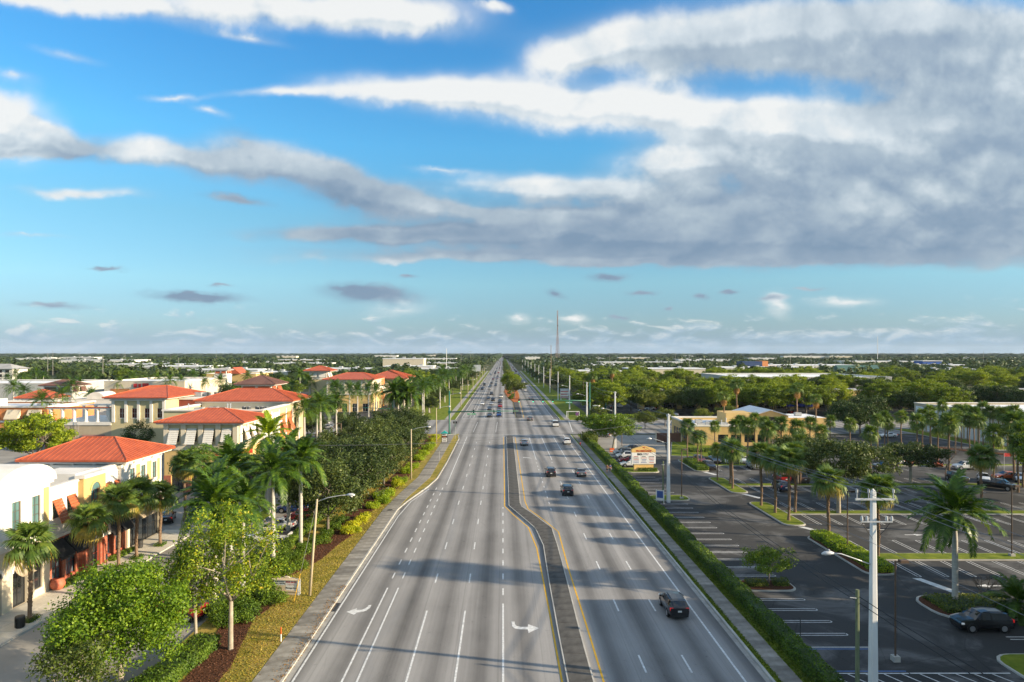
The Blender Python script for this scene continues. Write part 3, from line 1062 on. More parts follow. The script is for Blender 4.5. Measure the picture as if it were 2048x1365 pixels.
def tree_proto(key, seed, H, cr, base, nclump, per, leaf, lmat, bark=M_BARK, flat=.75, crad=(.9, 1.5), trunk_r=.2, forks=3, cat='tree', name='broadleaf_tree', lean=0.0, hollow=.45, gap=0.0, split_h=.5, layered=0.0):
    """tapered trunk with limbs reaching into a crown of leaf clumps"""
    if key in PROTO:
        return PROTO[key]
    g = random.Random(seed)
    rz = (H - base) / 2
    cz = base + rz
    cents, rads = [], []
    tries = 0
    while len(cents) < nclump and tries < nclump * 40:
        tries += 1
        th = g.uniform(0, 2 * math.pi)
        u = g.uniform(-.75, 1)
        rr = (hollow + (1 - hollow) * g.random()) ** .8
        wob = 1 + .16 * math.sin(3 * th + seed) + .12 * math.sin(5 * th + 2 * seed)
        s = math.sqrt(1 - u * u)
        x, y, z = cr * wob * rr * s * math.cos(th), cr * wob * rr * s * math.sin(th), cz + rz * rr * u
        if layered:
            z = base + round((z - base) / layered) * layered + g.uniform(-.12, .12) * layered
        if gap and math.sin(x * 1.3 + seed) * math.sin(y * 1.1 + seed * 2) * math.sin(z * 1.2) > gap:
            continue
        cents.append((x, y, z))
        rads.append(g.uniform(*crad))
    t = thing(name, '', cat)
    tb = MB()
    sh = base + (H - base) * split_h * .3
    fork = (lean * sh, g.uniform(-.1, .1), sh * .8)
    tb.tube([(0, 0, -.1), (0, 0, .05), (fork[0] * .45, fork[1] * .5, fork[2] * .5), fork], [trunk_r * 1.45, trunk_r * 1.15, trunk_r, trunk_r * .85], 8)
    order = sorted(range(len(cents)), key=lambda i: g.random())
    limbs = []
    for k in range(forks):
        a = 2 * math.pi * k / forks + g.uniform(-.4, .4)
        e = (fork[0] + cr * .42 * math.cos(a), fork[1] + cr * .42 * math.sin(a), cz - rz * .15 + g.uniform(-.3, .3) * rz)
        m = tuple(fork[i] + (e[i] - fork[i]) * .5 + (0, 0, .18 * rz)[i] * -.3 for i in range(3))
        tb.tube([fork, m, e], [trunk_r * .68, trunk_r * .5, trunk_r * .34], 6)
        limbs.append((m, e))
    for i in order[:min(len(order), 26)]:
        c = cents[i]
        m, e = min(limbs, key=lambda q: sum((q[1][j] - c[j]) ** 2 for j in range(3)))
        mid = tuple((e[j] + c[j]) / 2 + g.uniform(-.15, .15) for j in range(3))
        tb.tube([e, mid, c], [trunk_r * .3, trunk_r * .18, trunk_r * .06], 5, cap=False)
    tb.build('trunk', bark, t, smooth=True)
    if per:
        V, F = leaf_arrays(cents, rads, per, leaf, seed, flat=flat)
        link('crown', np_mesh('crown', V, F, lmat), t)
    PROTO[key] = t
    return t


def bare_tree(key, seed, H, cr, lmat=M_TWIG):
    if key in PROTO:
        return PROTO[key]
    g = random.Random(seed)
    t = thing('bare_tree', '', 'tree')
    b = MB()
    tw = MB()

    def grow(p, d, L, r, lev):
        q = p + d * L
        m = p + d * L * .5 + Vector((g.uniform(-.1, .1), g.uniform(-.1, .1), g.uniform(-.05, .05))) * L
        (b if lev < 3 else tw).tube([p, m, q], [r, r * .85, r * .65], 5 if lev < 3 else 3, cap=False)
        if lev >= 5:
            return
        for k in range(3 if lev < 2 else g.choice((2, 3))):
            nd = (d + Vector((g.uniform(-1, 1), g.uniform(-1, 1), g.uniform(-.15, .55))) * .75).normalized()
            grow(q, nd, L * g.uniform(.62, .8), r * .6, lev + 1)
    grow(Vector((0, 0, -.1)), Vector((.05, 0, 1)), H * .30, .13, 0)
    b.build('trunk', M_BARK, t)
    tw.build('crown', lmat, t)
    PROTO[key] = t
    return t


# ---- palms
def fan_frond(mb, M, g, L=1.0, n=20, droop=.45):
    """costapalmate fan leaf: stalk and a fan of drooping blades"""
    st = [(0, 0, 0), (.45 * L, 0, .06 * L), (.9 * L, 0, .02 * L)]
    k = len(mb.v)
    for p in st:
        for s in (-.018, .018):
            mb.v.append(tuple(M @ Vector((p[0], s, p[2]))))
    mb.f += [(k, k + 1, k + 3, k + 2), (k + 2, k + 3, k + 5, k + 4)]
    o = Vector((.82 * L, 0, .03 * L))
    for i in range(n):
        a = R(-118 + 236 * i / (n - 1)) + g.uniform(-.04, .04)
        ln = L * (.80 + .22 * math.cos(a)) * g.uniform(.9, 1.08)
        d = Vector((math.cos(a), math.sin(a), 0))
        s = Vector((-d.y, d.x, 0))
        w = .066 * L
        z = lambda r: -droop * r * r - .10 * abs(math.sin(a)) * r + .16 * (1 - abs(math.cos(a))) * r
        k = len(mb.v)
        m = .58
        for q in (o + s * w * .3, o - s * w * .3, o + d * ln * m - s * w + Vector((0, 0, z(m) * L)), o + d * ln * m + s * w + Vector((0, 0, z(m) * L)),
                  o + d * ln * .93 + Vector((0, 0, (z(1) - .16 * droop * 2) * L))):
            mb.v.append(tuple(M @ q))
        mb.f += [(k, k + 1, k + 2, k + 3), (k + 3, k + 2, k + 4)]


def feather_frond(mb, M, g, L=3.4, n=30, arch=.55, leaf=.85, twist=.5):
    """pinnate leaf: arching stalk with leaflets on both sides"""
    P = lambda t: Vector((L * t * (1 - .18 * arch * t * t), 0, L * (.30 * t - (.30 + arch * .62) * t ** 2.2)))
    prev = None
    for i in range(8):
        t = i / 7
        w = .045 * (1 - .85 * t)
        p = P(t)
        k = len(mb.v)
        mb.v += [tuple(M @ (p + Vector((0, w, 0)))), tuple(M @ (p - Vector((0, w, 0))))]
        if prev is not None:
            mb.f.append((prev, prev + 1, k + 1, k))
        prev = k
    for i in range(n):
        t = .14 + .85 * (i + .5) / n
        p = P(t)
        tan = (P(min(1, t + .02)) - P(t - .02)).normalized()
        l = leaf * (1 - .55 * abs(2 * t - .85)) * g.uniform(.88, 1.1) * L / 3.4
        for s in (-1, 1):
            side = Vector((0, s, 0))
            up = tan.cross(side) * s
            if up.z < 0:
                up = -up
            tw = g.uniform(-twist, twist)
            d = (tan * .55 + side * .80 + up * (.12 + tw * .45)).normalized()
            q1 = p + d * l * .55 + Vector((0, 0, -.05 * l))
            q2 = p + d * l * .98 + Vector((0, 0, -.34 * l))
            w = tan * (.052 * L / 3.4 + .016)
            k = len(mb.v)
            mb.v += [tuple(M @ q) for q in (p - w * .5, p + w * .5, q1 + w, q1 - w, q2)]
            mb.f += [(k, k + 1, k + 2, k + 3), (k + 3, k + 2, k + 4)]


def frond_M(az, pitch, r0=.0, roll=0.0):
    return Matrix.Rotation(az, 4, 'Z') @ Matrix.Rotation(-pitch, 4, 'Y') @ Matrix.Rotation(roll, 4, 'X') @ Matrix.Translation((r0, 0, 0))


def palm_crown(kind, seed):
    g = random.Random(seed)
    out = []
    if kind == 'sabal':
        n = 38
        for i in range(n):
            f = i / (n - 1)
            out.append((i * 2.39996 + g.uniform(-.2, .2), R(84 - 118 * f ** 1.2 + g.uniform(-9, 9)), g.uniform(-.3, .3), .0))
    elif kind == 'washingtonia':
        n = 26
        for i in range(n):
            f = i / (n - 1)
            out.append((i * 2.39996, R(75 - 95 * f + g.uniform(-8, 8)), g.uniform(-.3, .3), 0))
    else:
        n = 23
        for i in range(n):
            f = i / (n - 1)
            out.append((i * 2.39996 + g.uniform(-.15, .15), R(82 - 96 * f ** .8 + g.uniform(-6, 6)), g.uniform(-.25, .25), .12))
    return out


FRONDS = {}


def frond_mesh(kind, v, material):
    key = (kind, v, material.name)
    if key not in FRONDS:
        g = random.Random(v * 31 + len(kind))
        mb = MB()
        if kind == 'royal':
            feather_frond(mb, Matrix(), g, 4.0, 44, (.45, .75, 1.05)[v])
        else:
            fan_frond(mb, Matrix(), g, 1.32, 22, (.22, .42, .8)[v])
        FRONDS[key] = mb.mesh('frond', material)
    return FRONDS[key]


def sabal_trunk(h, r=.17, boots=True, lean=0.0, seed=1):
    g = random.Random(seed)
    b = MB()
    n = 9
    pts = [(lean * (h * i / n) + .05 * math.sin(i * .9 + seed), .05 * math.cos(i * 1.1 + seed), -.1 + (h + .1) * i / n) for i in range(n + 1)]
    pts = [(p[0] - pts[0][0] * (1 - i / n), p[1] - pts[0][1] * (1 - i / n), p[2]) for i, p in enumerate(pts)]
    b.tube(pts, [r * (1.35 if i == 0 else 1.0) for i in range(n + 1)], 9)
    if boots:
        k = int(h * 9)
        for i in range(k):
            z = h * (.18 + .80 * i / k)
            a = i * 2.39996
            f = z / h * n
            j = min(int(f), n - 1)
            c = Vector(pts[j]).lerp(Vector(pts[j + 1]), f - j)
            d = Vector((math.cos(a), math.sin(a), 0))
            s = Vector((-d.y, d.x, 0))
            q = c + d * r * .9
            b.add([q - s * .10, q + s * .10, q + d * .085 + Vector((0, 0, .22)) + s * .05, q + d * .085 + Vector((0, 0, .22)) - s * .05], [(0, 1, 2, 3)])
    return b, pts[-1]


def palm_proto(kind, h, seed, detailed=True, lean=0.0, lmat=None):
    """palm with its trunk at the origin; near ones carry each frond as a part"""
    key = ('palm', kind, round(h, 1), seed, detailed, lean)
    if key in PROTO:
        return PROTO[key]
    g = random.Random(seed)
    nm = {'sabal': 'sabal_palm', 'royal': 'royal_palm', 'washingtonia': 'fan_palm'}[kind]
    t = thing(nm, '', 'palm tree')
    if kind == 'royal':
        b = MB()
        b.lathe([(.30, -.1), (.27, .2), (.24, h * .2), (.25, h * .45), (.22, h * .7), (.17, h - 1.5)], 12)
        b.build('trunk', M_ROYALBARK, t, smooth=True)
        s = MB()
        s.lathe([(.17, h - 1.52), (.20, h - 1.3), (.16, h - .5), (.09, h)], 10)
        s.build('crownshaft', M_SHAFT, t, smooth=True)
        top = Vector((0, 0, h - .12))
        lm = lmat or M_PALM
        sp = MB().tube([(0, 0, h - .1), (.05, 0, h + 1.0), (.12, .05, h + 1.9)], [.05, .035, .008], 5)
        sp.build('spear_leaf', M_PALMY, t)
    else:
        tr, tp = sabal_trunk(h, .17 if kind == 'sabal' else .2, detailed and kind == 'sabal', lean, seed)
        tr.build('trunk', M_SABALBARK, t)
        top = Vector(tp) + Vector((0, 0, -.05))
        lm = lmat or M_SABAL
    crown = palm_crown(kind, seed)
    if detailed:
        for i, (az, pit, roll, r0) in enumerate(crown):
            v = min(2, int(3 * i / len(crown)))
            lm2 = M_SABALY if kind == 'sabal' and i > len(crown) - 6 else lm
            o = link('frond', frond_mesh('royal' if kind == 'royal' else 'fan', v, lm2), t)
            sc = g.uniform(.9, 1.12) * (1 if kind == 'royal' else min(1, .5 + .06 * i))
            o.matrix_local = Matrix.Translation(top) @ frond_M(az, pit, r0, roll) @ Matrix.Scale(sc, 4)
    else:
        mb = MB()
        for i, (az, pit, roll, r0) in enumerate(crown):
            Mx = Matrix.Translation(top) @ frond_M(az, pit, r0, roll) @ Matrix.Scale(g.uniform(.9, 1.12) * (1 if kind == 'royal' else min(1, .5 + .06 * i)), 4)
            v = min(2, int(3 * i / len(crown)))
            if kind == 'royal':
                feather_frond(mb, Mx, g, 4.0, 20, (.45, .75, 1.05)[v], leaf=1.0)
            else:
                fan_frond(mb, Mx, g, 1.32, 14, (.22, .42, .8)[v])
        mb.build('crown', lm, t)
    if kind == 'washingtonia':
        mb = MB()
        for i in range(26):
            Mx = Matrix.Translation(top + Vector((0, 0, -.5 - .9 * g.random()))) @ frond_M(i * 2.4, R(-62 + g.uniform(-14, 18)), 0, g.uniform(-.4, .4))
            fan_frond(mb, Mx, g, 1.15, 9, .7)
        mb.build('dead_skirt', M_DEAD, t)
    PROTO[key] = t
    return t


# ---- hedges and shrubs
def box_leaves(x0, x1, y0, y1, h, dens, leaf, seed, wob=.06):
    g = np.random.default_rng(seed)
    areas = [(x1 - x0) * (y1 - y0), (y1 - y0) * h, (y1 - y0) * h, (x1 - x0) * h, (x1 - x0) * h]
    P, N = [], []
    for k, a in enumerate(areas):
        n = max(8, int(a * dens))
        u, v = g.random(n), g.random(n)
        j = np.abs(g.normal(size=n)) * wob
        if k == 0:
            p = np.stack([x0 + (x1 - x0) * u, y0 + (y1 - y0) * v, np.full(n, h) + g.normal(size=n) * wob], 1)
            nn = (0, 0, 1)
        elif k < 3:
            s = 1 if k == 1 else -1
            p = np.stack([(x1 if s > 0 else x0) + s * (j - wob), y0 + (y1 - y0) * u, h * v], 1)
            nn = (s, 0, .3)
        else:
            s = 1 if k == 3 else -1
            p = np.stack([x0 + (x1 - x0) * u, (y1 if s > 0 else y0) + s * (j - wob), h * v], 1)
            nn = (0, s, .3)
        P.append(p)
        N.append(np.tile(nn, (n, 1)))
    P = np.concatenate(P)
    N = np.concatenate(N) + g.normal(size=(len(P), 3)) * .55
    # soft round shoulders and a slightly uneven clip
    top = P[:, 2] > h * .8
    edge = np.minimum(np.minimum(P[:, 0] - x0, x1 - P[:, 0]), np.minimum(P[:, 1] - y0, y1 - P[:, 1]))
    P[:, 2] -= np.where(top, np.clip(.16 - edge, 0, .16) * .7, 0)
    P[:, 2] += (.07 * np.sin(P[:, 1] * .9 + seed) + .05 * np.sin(P[:, 1] * 2.3) + .06 * np.sin(P[:, 1] * .31 + 2 * seed)) * np.clip(P[:, 2] / h, 0, 1) * min(1, h)
    P[:, 0] += .06 * np.sin(P[:, 1] * 1.7 + seed) + .05 * np.sin(P[:, 1] * .6)
    N /= np.linalg.norm(N, axis=1)[:, None]
    n = len(P)
    t = np.cross(N, g.normal(size=(n, 3)))
    t /= np.linalg.norm(t, axis=1)[:, None] + 1e-9
    b = np.cross(N, t)
    L = (leaf * g.uniform(.7, 1.3, n))[:, None]
    V = np.stack([P - t * L / 2, P + b * L * .35, P + t * L / 2, P - b * L * .35], 1).reshape(-1, 3)
    return V, np.arange(n * 4).reshape(-1, 4)


def hedge(name, x0, x1, y0, y1, h, label, lmat=M_HEDGE, group=None, seed=1, dens=80, leaf=.17, z=.1, rz=0.0):
    """clipped hedge: woody core and a skin of leaves"""
    cx, cy = (x0 + x1) / 2, (y0 + y1) / 2
    a, b = (x1 - x0) / 2, (y1 - y0) / 2
    t = thing(name, label, 'hedge' if 'hedge' in name else 'shrub', (cx, cy, z), rz, group)
    V, F = box_leaves(-a, a, -b, b, h, dens, leaf, seed)
    link('foliage', np_mesh('foliage', V, F, lmat), t)
    MB().bbox(-a + .16, a - .16, -b + .16, b - .16, -.05, h - .12, .1).build('branches', M_DARK, t)
    return t


def shrub_proto(key, seed, r, h, lmat, n=900, leaf=.16, name='shrub'):
    if key in PROTO:
        return PROTO[key]
    g = random.Random(seed)
    t = thing(name, '', 'shrub')
    k = 16
    c, q = [], []
    for i in range(k):
        a, rr = g.uniform(0, 6.28), r * math.sqrt(g.random()) * .75
        c.append((rr * math.cos(a), rr * math.sin(a), h * (.35 + .4 * g.random() * (1 - rr / r * .5))))
        q.append(g.uniform(.28, .42) * min(r, h) + .1)
    V, F = leaf_arrays(c, q, n // k, leaf, seed)
    link('foliage', np_mesh('foliage', V, F, lmat), t)
    b = MB()
    for i in range(6):
        p = c[i]
        b.tube([(p[0] * .15, p[1] * .15, -.05), (p[0] * .6, p[1] * .6, p[2] * .6), p], [.035, .025, .012], 5, cap=False)
    b.build('stem', M_BARK, t)
    PROTO[key] = t
    return t

# ------------------------------------------------------------------ buildings
M_STUCCO = mat('white_stucco', (.66, .62, .55), .85, scale=.5, col2=(.78, .75, .69), bump=.05, detail=7, spec=.2)
M_CREAM = mat('cream_stucco', (.60, .52, .38), .85, scale=.5, col2=(.68, .60, .46), bump=.05, detail=7, spec=.2)
M_OCHRE = mat('ochre_stucco', (.56, .38, .15), .85, scale=.5, col2=(.66, .46, .20), bump=.05, detail=7, spec=.2)
M_PALEY = mat('pale_yellow_stucco', (.50, .43, .24), .85, scale=.5, col2=(.58, .50, .30), bump=.05, detail=7, spec=.2)
M_ORANGE = mat('orange_stucco', (.50, .19, .07), .85, scale=.5, col2=(.60, .25, .10), bump=.05, detail=7, spec=.2)
M_MAROON = mat('maroon_stucco', (.22, .055, .04), .85, scale=.5, col2=(.28, .08, .055), spec=.2)
M_TAN = mat('tan_stucco', (.40, .33, .23), .85, scale=.5, col2=(.48, .40, .29), spec=.2)
M_GREYW = mat('grey_wall', (.40, .40, .38), .85, scale=.5, col2=(.48, .48, .46), spec=.2)
M_WHITER = mat('white_roof', (.70, .71, .72), .8, scale=.15, col2=(.82, .82, .82), detail=7, spec=.2)
M_GREYR = mat('grey_roof', (.28, .28, .28), .85, scale=.15, col2=(.42, .42, .41), detail=7, spec=.2)
M_REDROOF = mat('red_metal_roof', (.36, .074, .026), .55, scale=.9, col2=(.50, .115, .042), detail=6, spec=.5)
M_BROWNROOF = mat('brown_roof', (.13, .06, .045), .6, scale=.35, col2=(.20, .10, .07), detail=6)
M_RUST = mat('rust_shutter', (.36, .085, .030), .6, scale=1.5, col2=(.45, .13, .05), stretch=(1, 1, 6))
M_BLACKAWN = mat('black_awning', (.012, .012, .014), .8, scale=3, col2=(.03, .03, .033))
M_WHITESH = mat('white_shutter', (.62, .60, .54), .6, scale=1.5, col2=(.74, .72, .67), stretch=(1, 1, 5))
M_REDFR = mat('red_window_frame', (.33, .06, .03), .5, scale=3)
M_TEALFR = mat('teal_window_frame', (.09, .055, .035), .5, scale=3)
M_DARKFR = mat('dark_window_frame', (.03, .028, .026), .45, scale=3)
M_WHITEFR = mat('white_trim', (.70, .68, .63), .7, scale=2)
M_TEALGL = mat_glass('teal_glass', (.10, .19, .19))
M_DARKGL = mat_glass('dark_glass', (.018, .022, .026))
M_REDGL = mat_glass('curtained_glass', (.09, .022, .020))
M_BLUEGL = mat_glass('blue_grey_glass', (.10, .13, .16))
M_MAUVEAWN = mat('mauve_awning', (.22, .11, .10), .75, scale=2, col2=(.28, .15, .13))
M_METAL = mat('galvanised_metal', (.38, .39, .40), .45, .6, scale=3, col2=(.52, .53, .54))
M_DARKMET = mat('dark_metal', (.035, .034, .034), .5, .3, scale=3, col2=(.06, .06, .06))
M_BRONZE = mat('bronze_metal', (.10, .065, .045), .5, .3, scale=3, col2=(.15, .10, .07))
M_HVAC = mat('hvac_grey', (.30, .31, .31), .6, .2, scale=2, col2=(.42, .43, .43))
M_HVACD = mat('hvac_dark', (.06, .062, .065), .6, .2, scale=2, col2=(.10, .10, .10))
M_REDSIGN = mat('red_sign', (.50, .02, .02), .5, scale=3)
M_TERRA = mat('terracotta', (.42, .10, .055), .6, scale=3, col2=(.50, .15, .08))


def mat_brick():
    m = bpy.data.materials.new('red_brick')
    m.use_nodes = True
    t = m.node_tree
    S.tree = t
    b = t.nodes['Principled BSDF']
    tc = t.nodes.new('ShaderNodeTexCoord')
    mp = t.nodes.new('ShaderNodeMapping')
    mp.inputs['Rotation'].default_value = (R(90), 0, R(90))
    t.links.new(tc.outputs['Object'], mp.inputs[0])
    br = t.nodes.new('ShaderNodeTexBrick')
    t.links.new(tc.outputs['Object'], mp.inputs[0])
    t.links.new(mp.outputs[0], br.inputs['Vector'])
    br.inputs['Color1'].default_value = (.34, .085, .045, 1)
    br.inputs['Color2'].default_value = (.44, .14, .075, 1)
    br.inputs['Mortar'].default_value = (.30, .20, .15, 1)
    br.inputs['Scale'].default_value = 1.0
    br.inputs['Brick Width'].default_value = .6
    br.inputs['Row Height'].default_value = .28
    br.inputs['Mortar Size'].default_value = .015
    t.links.new(br.outputs['Color'], b.inputs['Base Color'])
    b.inputs['Roughness'].default_value = .85
    return m


M_BRICK = mat_brick()


class Frame:
    """plane of a wall: origin, unit direction along it, outward normal"""

    def __init__(self, o, u):
        self.o, self.u = Vector(o), Vector((*u, 0)).normalized()
        self.n = Vector((self.u.y, -self.u.x, 0))

    def P(self, a, b, d=0.0):
        return self.o + self.u * a + Vector((0, 0, b)) + self.n * d

    def box(self, mb, a0, a1, b0, b1, d0, d1):
        P = self.P
        v = [P(a, b, d) for b in (b0, b1) for d in (d1, d0) for a in (a0, a1)]
        return mb.add(v, [(0, 2, 3, 1), (4, 5, 7, 6), (0, 1, 5, 4), (1, 3, 7, 5), (3, 2, 6, 7), (2, 0, 4, 6)])

    def part(self, name, material, parent, *boxes):
        mb = MB()
        for b in boxes:
            self.box(mb, *b)
        return mb.build(name, material, parent)

    def ang(self):
        return math.degrees(math.atan2(self.n.y, self.n.x))


def window(parent, F, a0, a1, b0, b1, fr=M_TEALFR, gl=M_TEALGL, nx=2, ny=3, inset=.14, name='window', w=.07, sill=None):
    mb = MB()
    d0, d1 = -inset - .06, -inset + .02
    F.box(mb, a0, a0 + w, b0, b1, d0, d1)
    F.box(mb, a1 - w, a1, b0, b1, d0, d1)
    F.box(mb, a0 + w, a1 - w, b0, b0 + w, d0, d1)
    F.box(mb, a0 + w, a1 - w, b1 - w, b1, d0, d1)
    for i in range(1, nx):
        c = a0 + (a1 - a0) * i / nx
        F.box(mb, c - w * .3, c + w * .3, b0 + w, b1 - w, d0, d1 - .01)
    for j in range(1, ny):
        c = b0 + (b1 - b0) * j / ny
        F.box(mb, a0 + w, a1 - w, c - w * .3, c + w * .3, d0, d1 - .015)
    o = mb.build(name, fr, parent)
    p = MB()
    F.box(p, a0 + w * .5, a1 - w * .5, b0 + w * .5, b1 - w * .5, d0 - .015, d0 + .03)
    p.build('pane', gl, o)
    if sill:
        s = MB()
        F.box(s, a0 - .08, a1 + .08, b0 - .10, b0 - .002, -.04, .09)
        s.build('sill', sill, o)
    return o


def shutter(parent, F, a0, a1, b0, b1, out, material, name='shutter', slats=8):
    """top-hung shutter propped open at the bottom: board of slats and two prop rods"""
    mb = MB()
    P = F.P
    for k in range(slats):
        t0, t1 = k / slats, (k + .9) / slats
        pts = []
        for (t, e) in ((t0, 0), (t1, 0), (t1, .05), (t0, .05)):
            pts.append((b1 - (b1 - b0) * t, .06 + out * t + e))
        poly = [P(a0, b, d) for b, d in pts]
        mb.extrude(poly, F.u * (a1 - a0))
    o = mb.build(name, material, parent)
    for a in (a0 + .08, a1 - .08):
        MB().tube([P(a, b0 - .12, .0), P(a, b0 + .03, out)], .02, 5).build('prop_rod', M_DARKMET, o)
    return o


def awning(parent, F, a0, a1, b0, b1, out, material, drop=.25, name='awning'):
    """sloping fabric awning with closed cheeks and a valance"""
    mb = MB()
    P = F.P
    prof = [(b1, .0), (b0, out), (b0 - drop, out), (b0 - drop, out - .03), (b0 - .02, out - .05), (b1 - .06, .0)]
    mb.extrude([P(a0, b, d) for b, d in prof], F.u * (a1 - a0))
    for a in (a0, a1 - .03):
        mb.extrude([P(a, b1 - .05, .01), P(a, b0, out - .04), P(a, b0, .01)], F.u * .03)
    return mb.build(name, material, parent)


def clip_u(poly, u0, u1):
    for sgn, lim in ((1, u0), (-1, -u1)):
        out = []
        for i in range(len(poly)):
            p, q = poly[i], poly[(i + 1) % len(poly)]
            a, b = sgn * p[0] - lim, sgn * q[0] - lim
            if a >= 0:
                out.append(p)
            if (a >= 0) != (b >= 0):
                t = a / (a - b)
                out.append((p[0] + (q[0] - p[0]) * t, p[1] + (q[1] - p[1]) * t))
        poly = out
        if len(poly) < 3:
            return []
    return poly


def hip_roof(parent, x0, x1, y0, y1, ze, zr, ridge, material=M_REDROOF, panel=.62, panels=True, soffit=M_STUCCO, fascia=.24):
    """hipped roof: deck with soffit and fascia, and standing-seam panels laid on it"""
    (ax, ay), (bx, by) = ridge
    A, B = Vector((ax, ay, zr)), Vector((bx, by, zr))
    c = [Vector((x0, y0, ze)), Vector((x1, y0, ze)), Vector((x1, y1, ze)), Vector((x0, y1, ze))]
    mb = MB()
    low = [v - Vector((0, 0, fascia)) for v in c]
    mb.add(low + c + [A, B], [(3, 2, 1, 0), (0, 1, 5, 4), (1, 2, 6, 5), (2, 3, 7, 6), (3, 0, 4, 7)])
    alongx = abs(ax - bx) >= abs(ay - by)
    if alongx:
        faces = [(c[0], c[1], B, A), (c[2], c[3], A, B), (c[3], c[0], A), (c[1], c[2], B)]
    else:
        faces = [(c[1], c[2], B, A), (c[3], c[0], A, B), (c[0], c[1], A), (c[2], c[3], B)]
    for f in faces:
        mb.add(f, [tuple(range(len(f)))])
    roof = mb.build('roof', material, parent)
    sf = MB()
    sf.box(x0 + .25, x1 - .25, y0 + .25, y1 - .25, ze - fascia - .20, ze - fascia - .004)
    sf.build('soffit', soffit, roof)
    g = MB()
    for f0, f1 in zip(c, c[1:] + c[:1]):
        d = (f1 - f0).normalized()
        n = Vector((d.y, -d.x, 0))
        g.extrude([f0 + n * .01 + Vector((0, 0, -.16)), f0 + n * .13 + Vector((0, 0, -.16)), f0 + n * .13 + Vector((0, 0, .0)), f0 + n * .01 + Vector((0, 0, .0))], f1 - f0)
    g.build('gutter', material, roof)
    for f in faces:
        o = f[0]
        e = (f[1] - f[0])
        L = e.length
        u = e.normalized()
        nrm = u.cross(f[2] - f[0]).normalized()
        v = nrm.cross(u)
        poly = [((p - o).dot(u), (p - o).dot(v)) for p in f]
        k = max(1, round(L / panel))
        if not panels:
            continue
        for i in range(k):
            cp = clip_u(poly, L * i / k + .006, L * (i + 1) / k - .006)
            if len(cp) < 3:
                continue
            b = MB()
            T = lambda q, h: o + u * q[0] + v * q[1] + nrm * h
            n = len(cp)
            b.add([T(q, .004) for q in cp] + [T(q, .03) for q in cp], [tuple(range(n, 2 * n))] + [(j, (j + 1) % n, n + (j + 1) % n, n + j) for j in range(n)])
            s = clip_u(cp, L * i / k + .006, L * i / k + .056)
            if len(s) >= 3:
                m = len(s)
                b.add([T(q, .031) for q in s] + [T(q, .085) for q in s], [tuple(range(m, 2 * m))] + [(j, (j + 1) % m, m + (j + 1) % m, m + j) for j in range(m)])
            b.build('roof_panel', material, roof)
    cap = MB()
    segs = [(A, B)] + [(c[0], A), (c[1], B if alongx else A), (c[2], B), (c[3], A if alongx else B)]
    for p, q in segs:
        if (p - q).length > .05:
            cap.tube([p + Vector((0, 0, .05)), q + Vector((0, 0, .05))], .09, 6)
    cap.build('ridge_cap', material, roof)
    return roof


def brackets(parent, F, L, b, n, material=M_STUCCO, d=.55, start=.4):
    for i in range(n):
        a = start + (L - 2 * start) * i / (n - 1)
        F.part('bracket', material, parent, (a - .12, a + .12, b - .32, b - .004, .0, d), (a - .10, a + .10, b - .62, b - .33, .0, d * .5))


def walls(parent, x0, x1, y0, y1, z0, z1, material, front=(), side=(), t=.3, back=True):
    """four walls; openings in the face towards the camera (front) and in the face towards the road (side, at x1)"""
    MB().wall((x0, y0, z0), (1, 0, 0), x1 - x0, z1 - z0, t, front).build('wall', material, parent)
    MB().wall((x1, y0 + t + .002, z0), (0, 1, 0), y1 - y0 - 2 * t - .004, z1 - z0, t, [(h[0] - t - .002, h[1] - t - .002, *h[2:]) for h in side]).build('wall', material, parent)
    if back:
        MB().wall((x1, y1, z0), (-1, 0, 0), x1 - x0, z1 - z0, t).build('wall', material, parent)
        MB().wall((x0, y1 - t - .002, z0), (0, -1, 0), y1 - y0 - 2 * t - .004, z1 - z0, t).build('wall', material, parent)


def flat_roof(parent, x0, x1, y0, y1, z, material=M_WHITER, name='roof'):
    return MB().box(x0 + .31, x1 - .31, y0 + .31, y1 - .31, z - .25, z).build(name, material, parent)


def coping(parent, x0, x1, y0, y1, z, material=M_STUCCO, w=.45, h=.22, out=.12):
    b = MB()
    b.box(x0 - out, x1 + out, y0 - out, y0 + w, z, z + h)
    b.box(x0 - out, x1 + out, y1 - w, y1 + out, z, z + h)
    b.box(x0 - out, x0 + w, y0 + w + .002, y1 - w - .002, z, z + h)
    b.box(x1 - w, x1 + out, y0 + w + .002, y1 - w - .002, z, z + h)
    return b.build('coping', material, parent)


def hvac(parent_none, x, y, z, kind, label, group, rz=0.0):
    t = thing('rooftop_unit', label, 'air conditioner', (x, y, z), rz, group)
    if kind == 'round':
        MB().lathe([(.42, 0), (.42, 1.0), (.36, 1.06)], 14).build('casing', M_HVACD, t)
        MB().lathe([(.30, 1.062), (.30, 1.10)], 12).build('fan_guard', M_HVAC, t)
    elif kind == 'vent':
        MB().tube([(0, 0, 0), (0, 0, 1.7)], .11, 8).build('pipe', M_METAL, t)
        MB().lathe([(.16, 1.7), (.16, 1.9), (.05, 2.0)], 8).build('cap', M_METAL, t)
    else:
        MB().bbox(-.9, .9, -.6, .6, .12, 1.05, .06).build('casing', M_HVAC, t)
        MB().box(-.8, .8, -.5, .5, 0, .118).build('base', M_HVACD, t)
        MB().disc((.35, 0, 1.08), (0, 0, 1), .38, .05, 14).build('fan_guard', M_HVACD, t)
    return t


# ============ near shop building on the left (faces the road, +X)
X1 = -45.5
b1 = thing('shop_building', 'two-storey white and cream shop building with rust shutters, black awnings and red hip roof', 'building', (0, 0, 0))
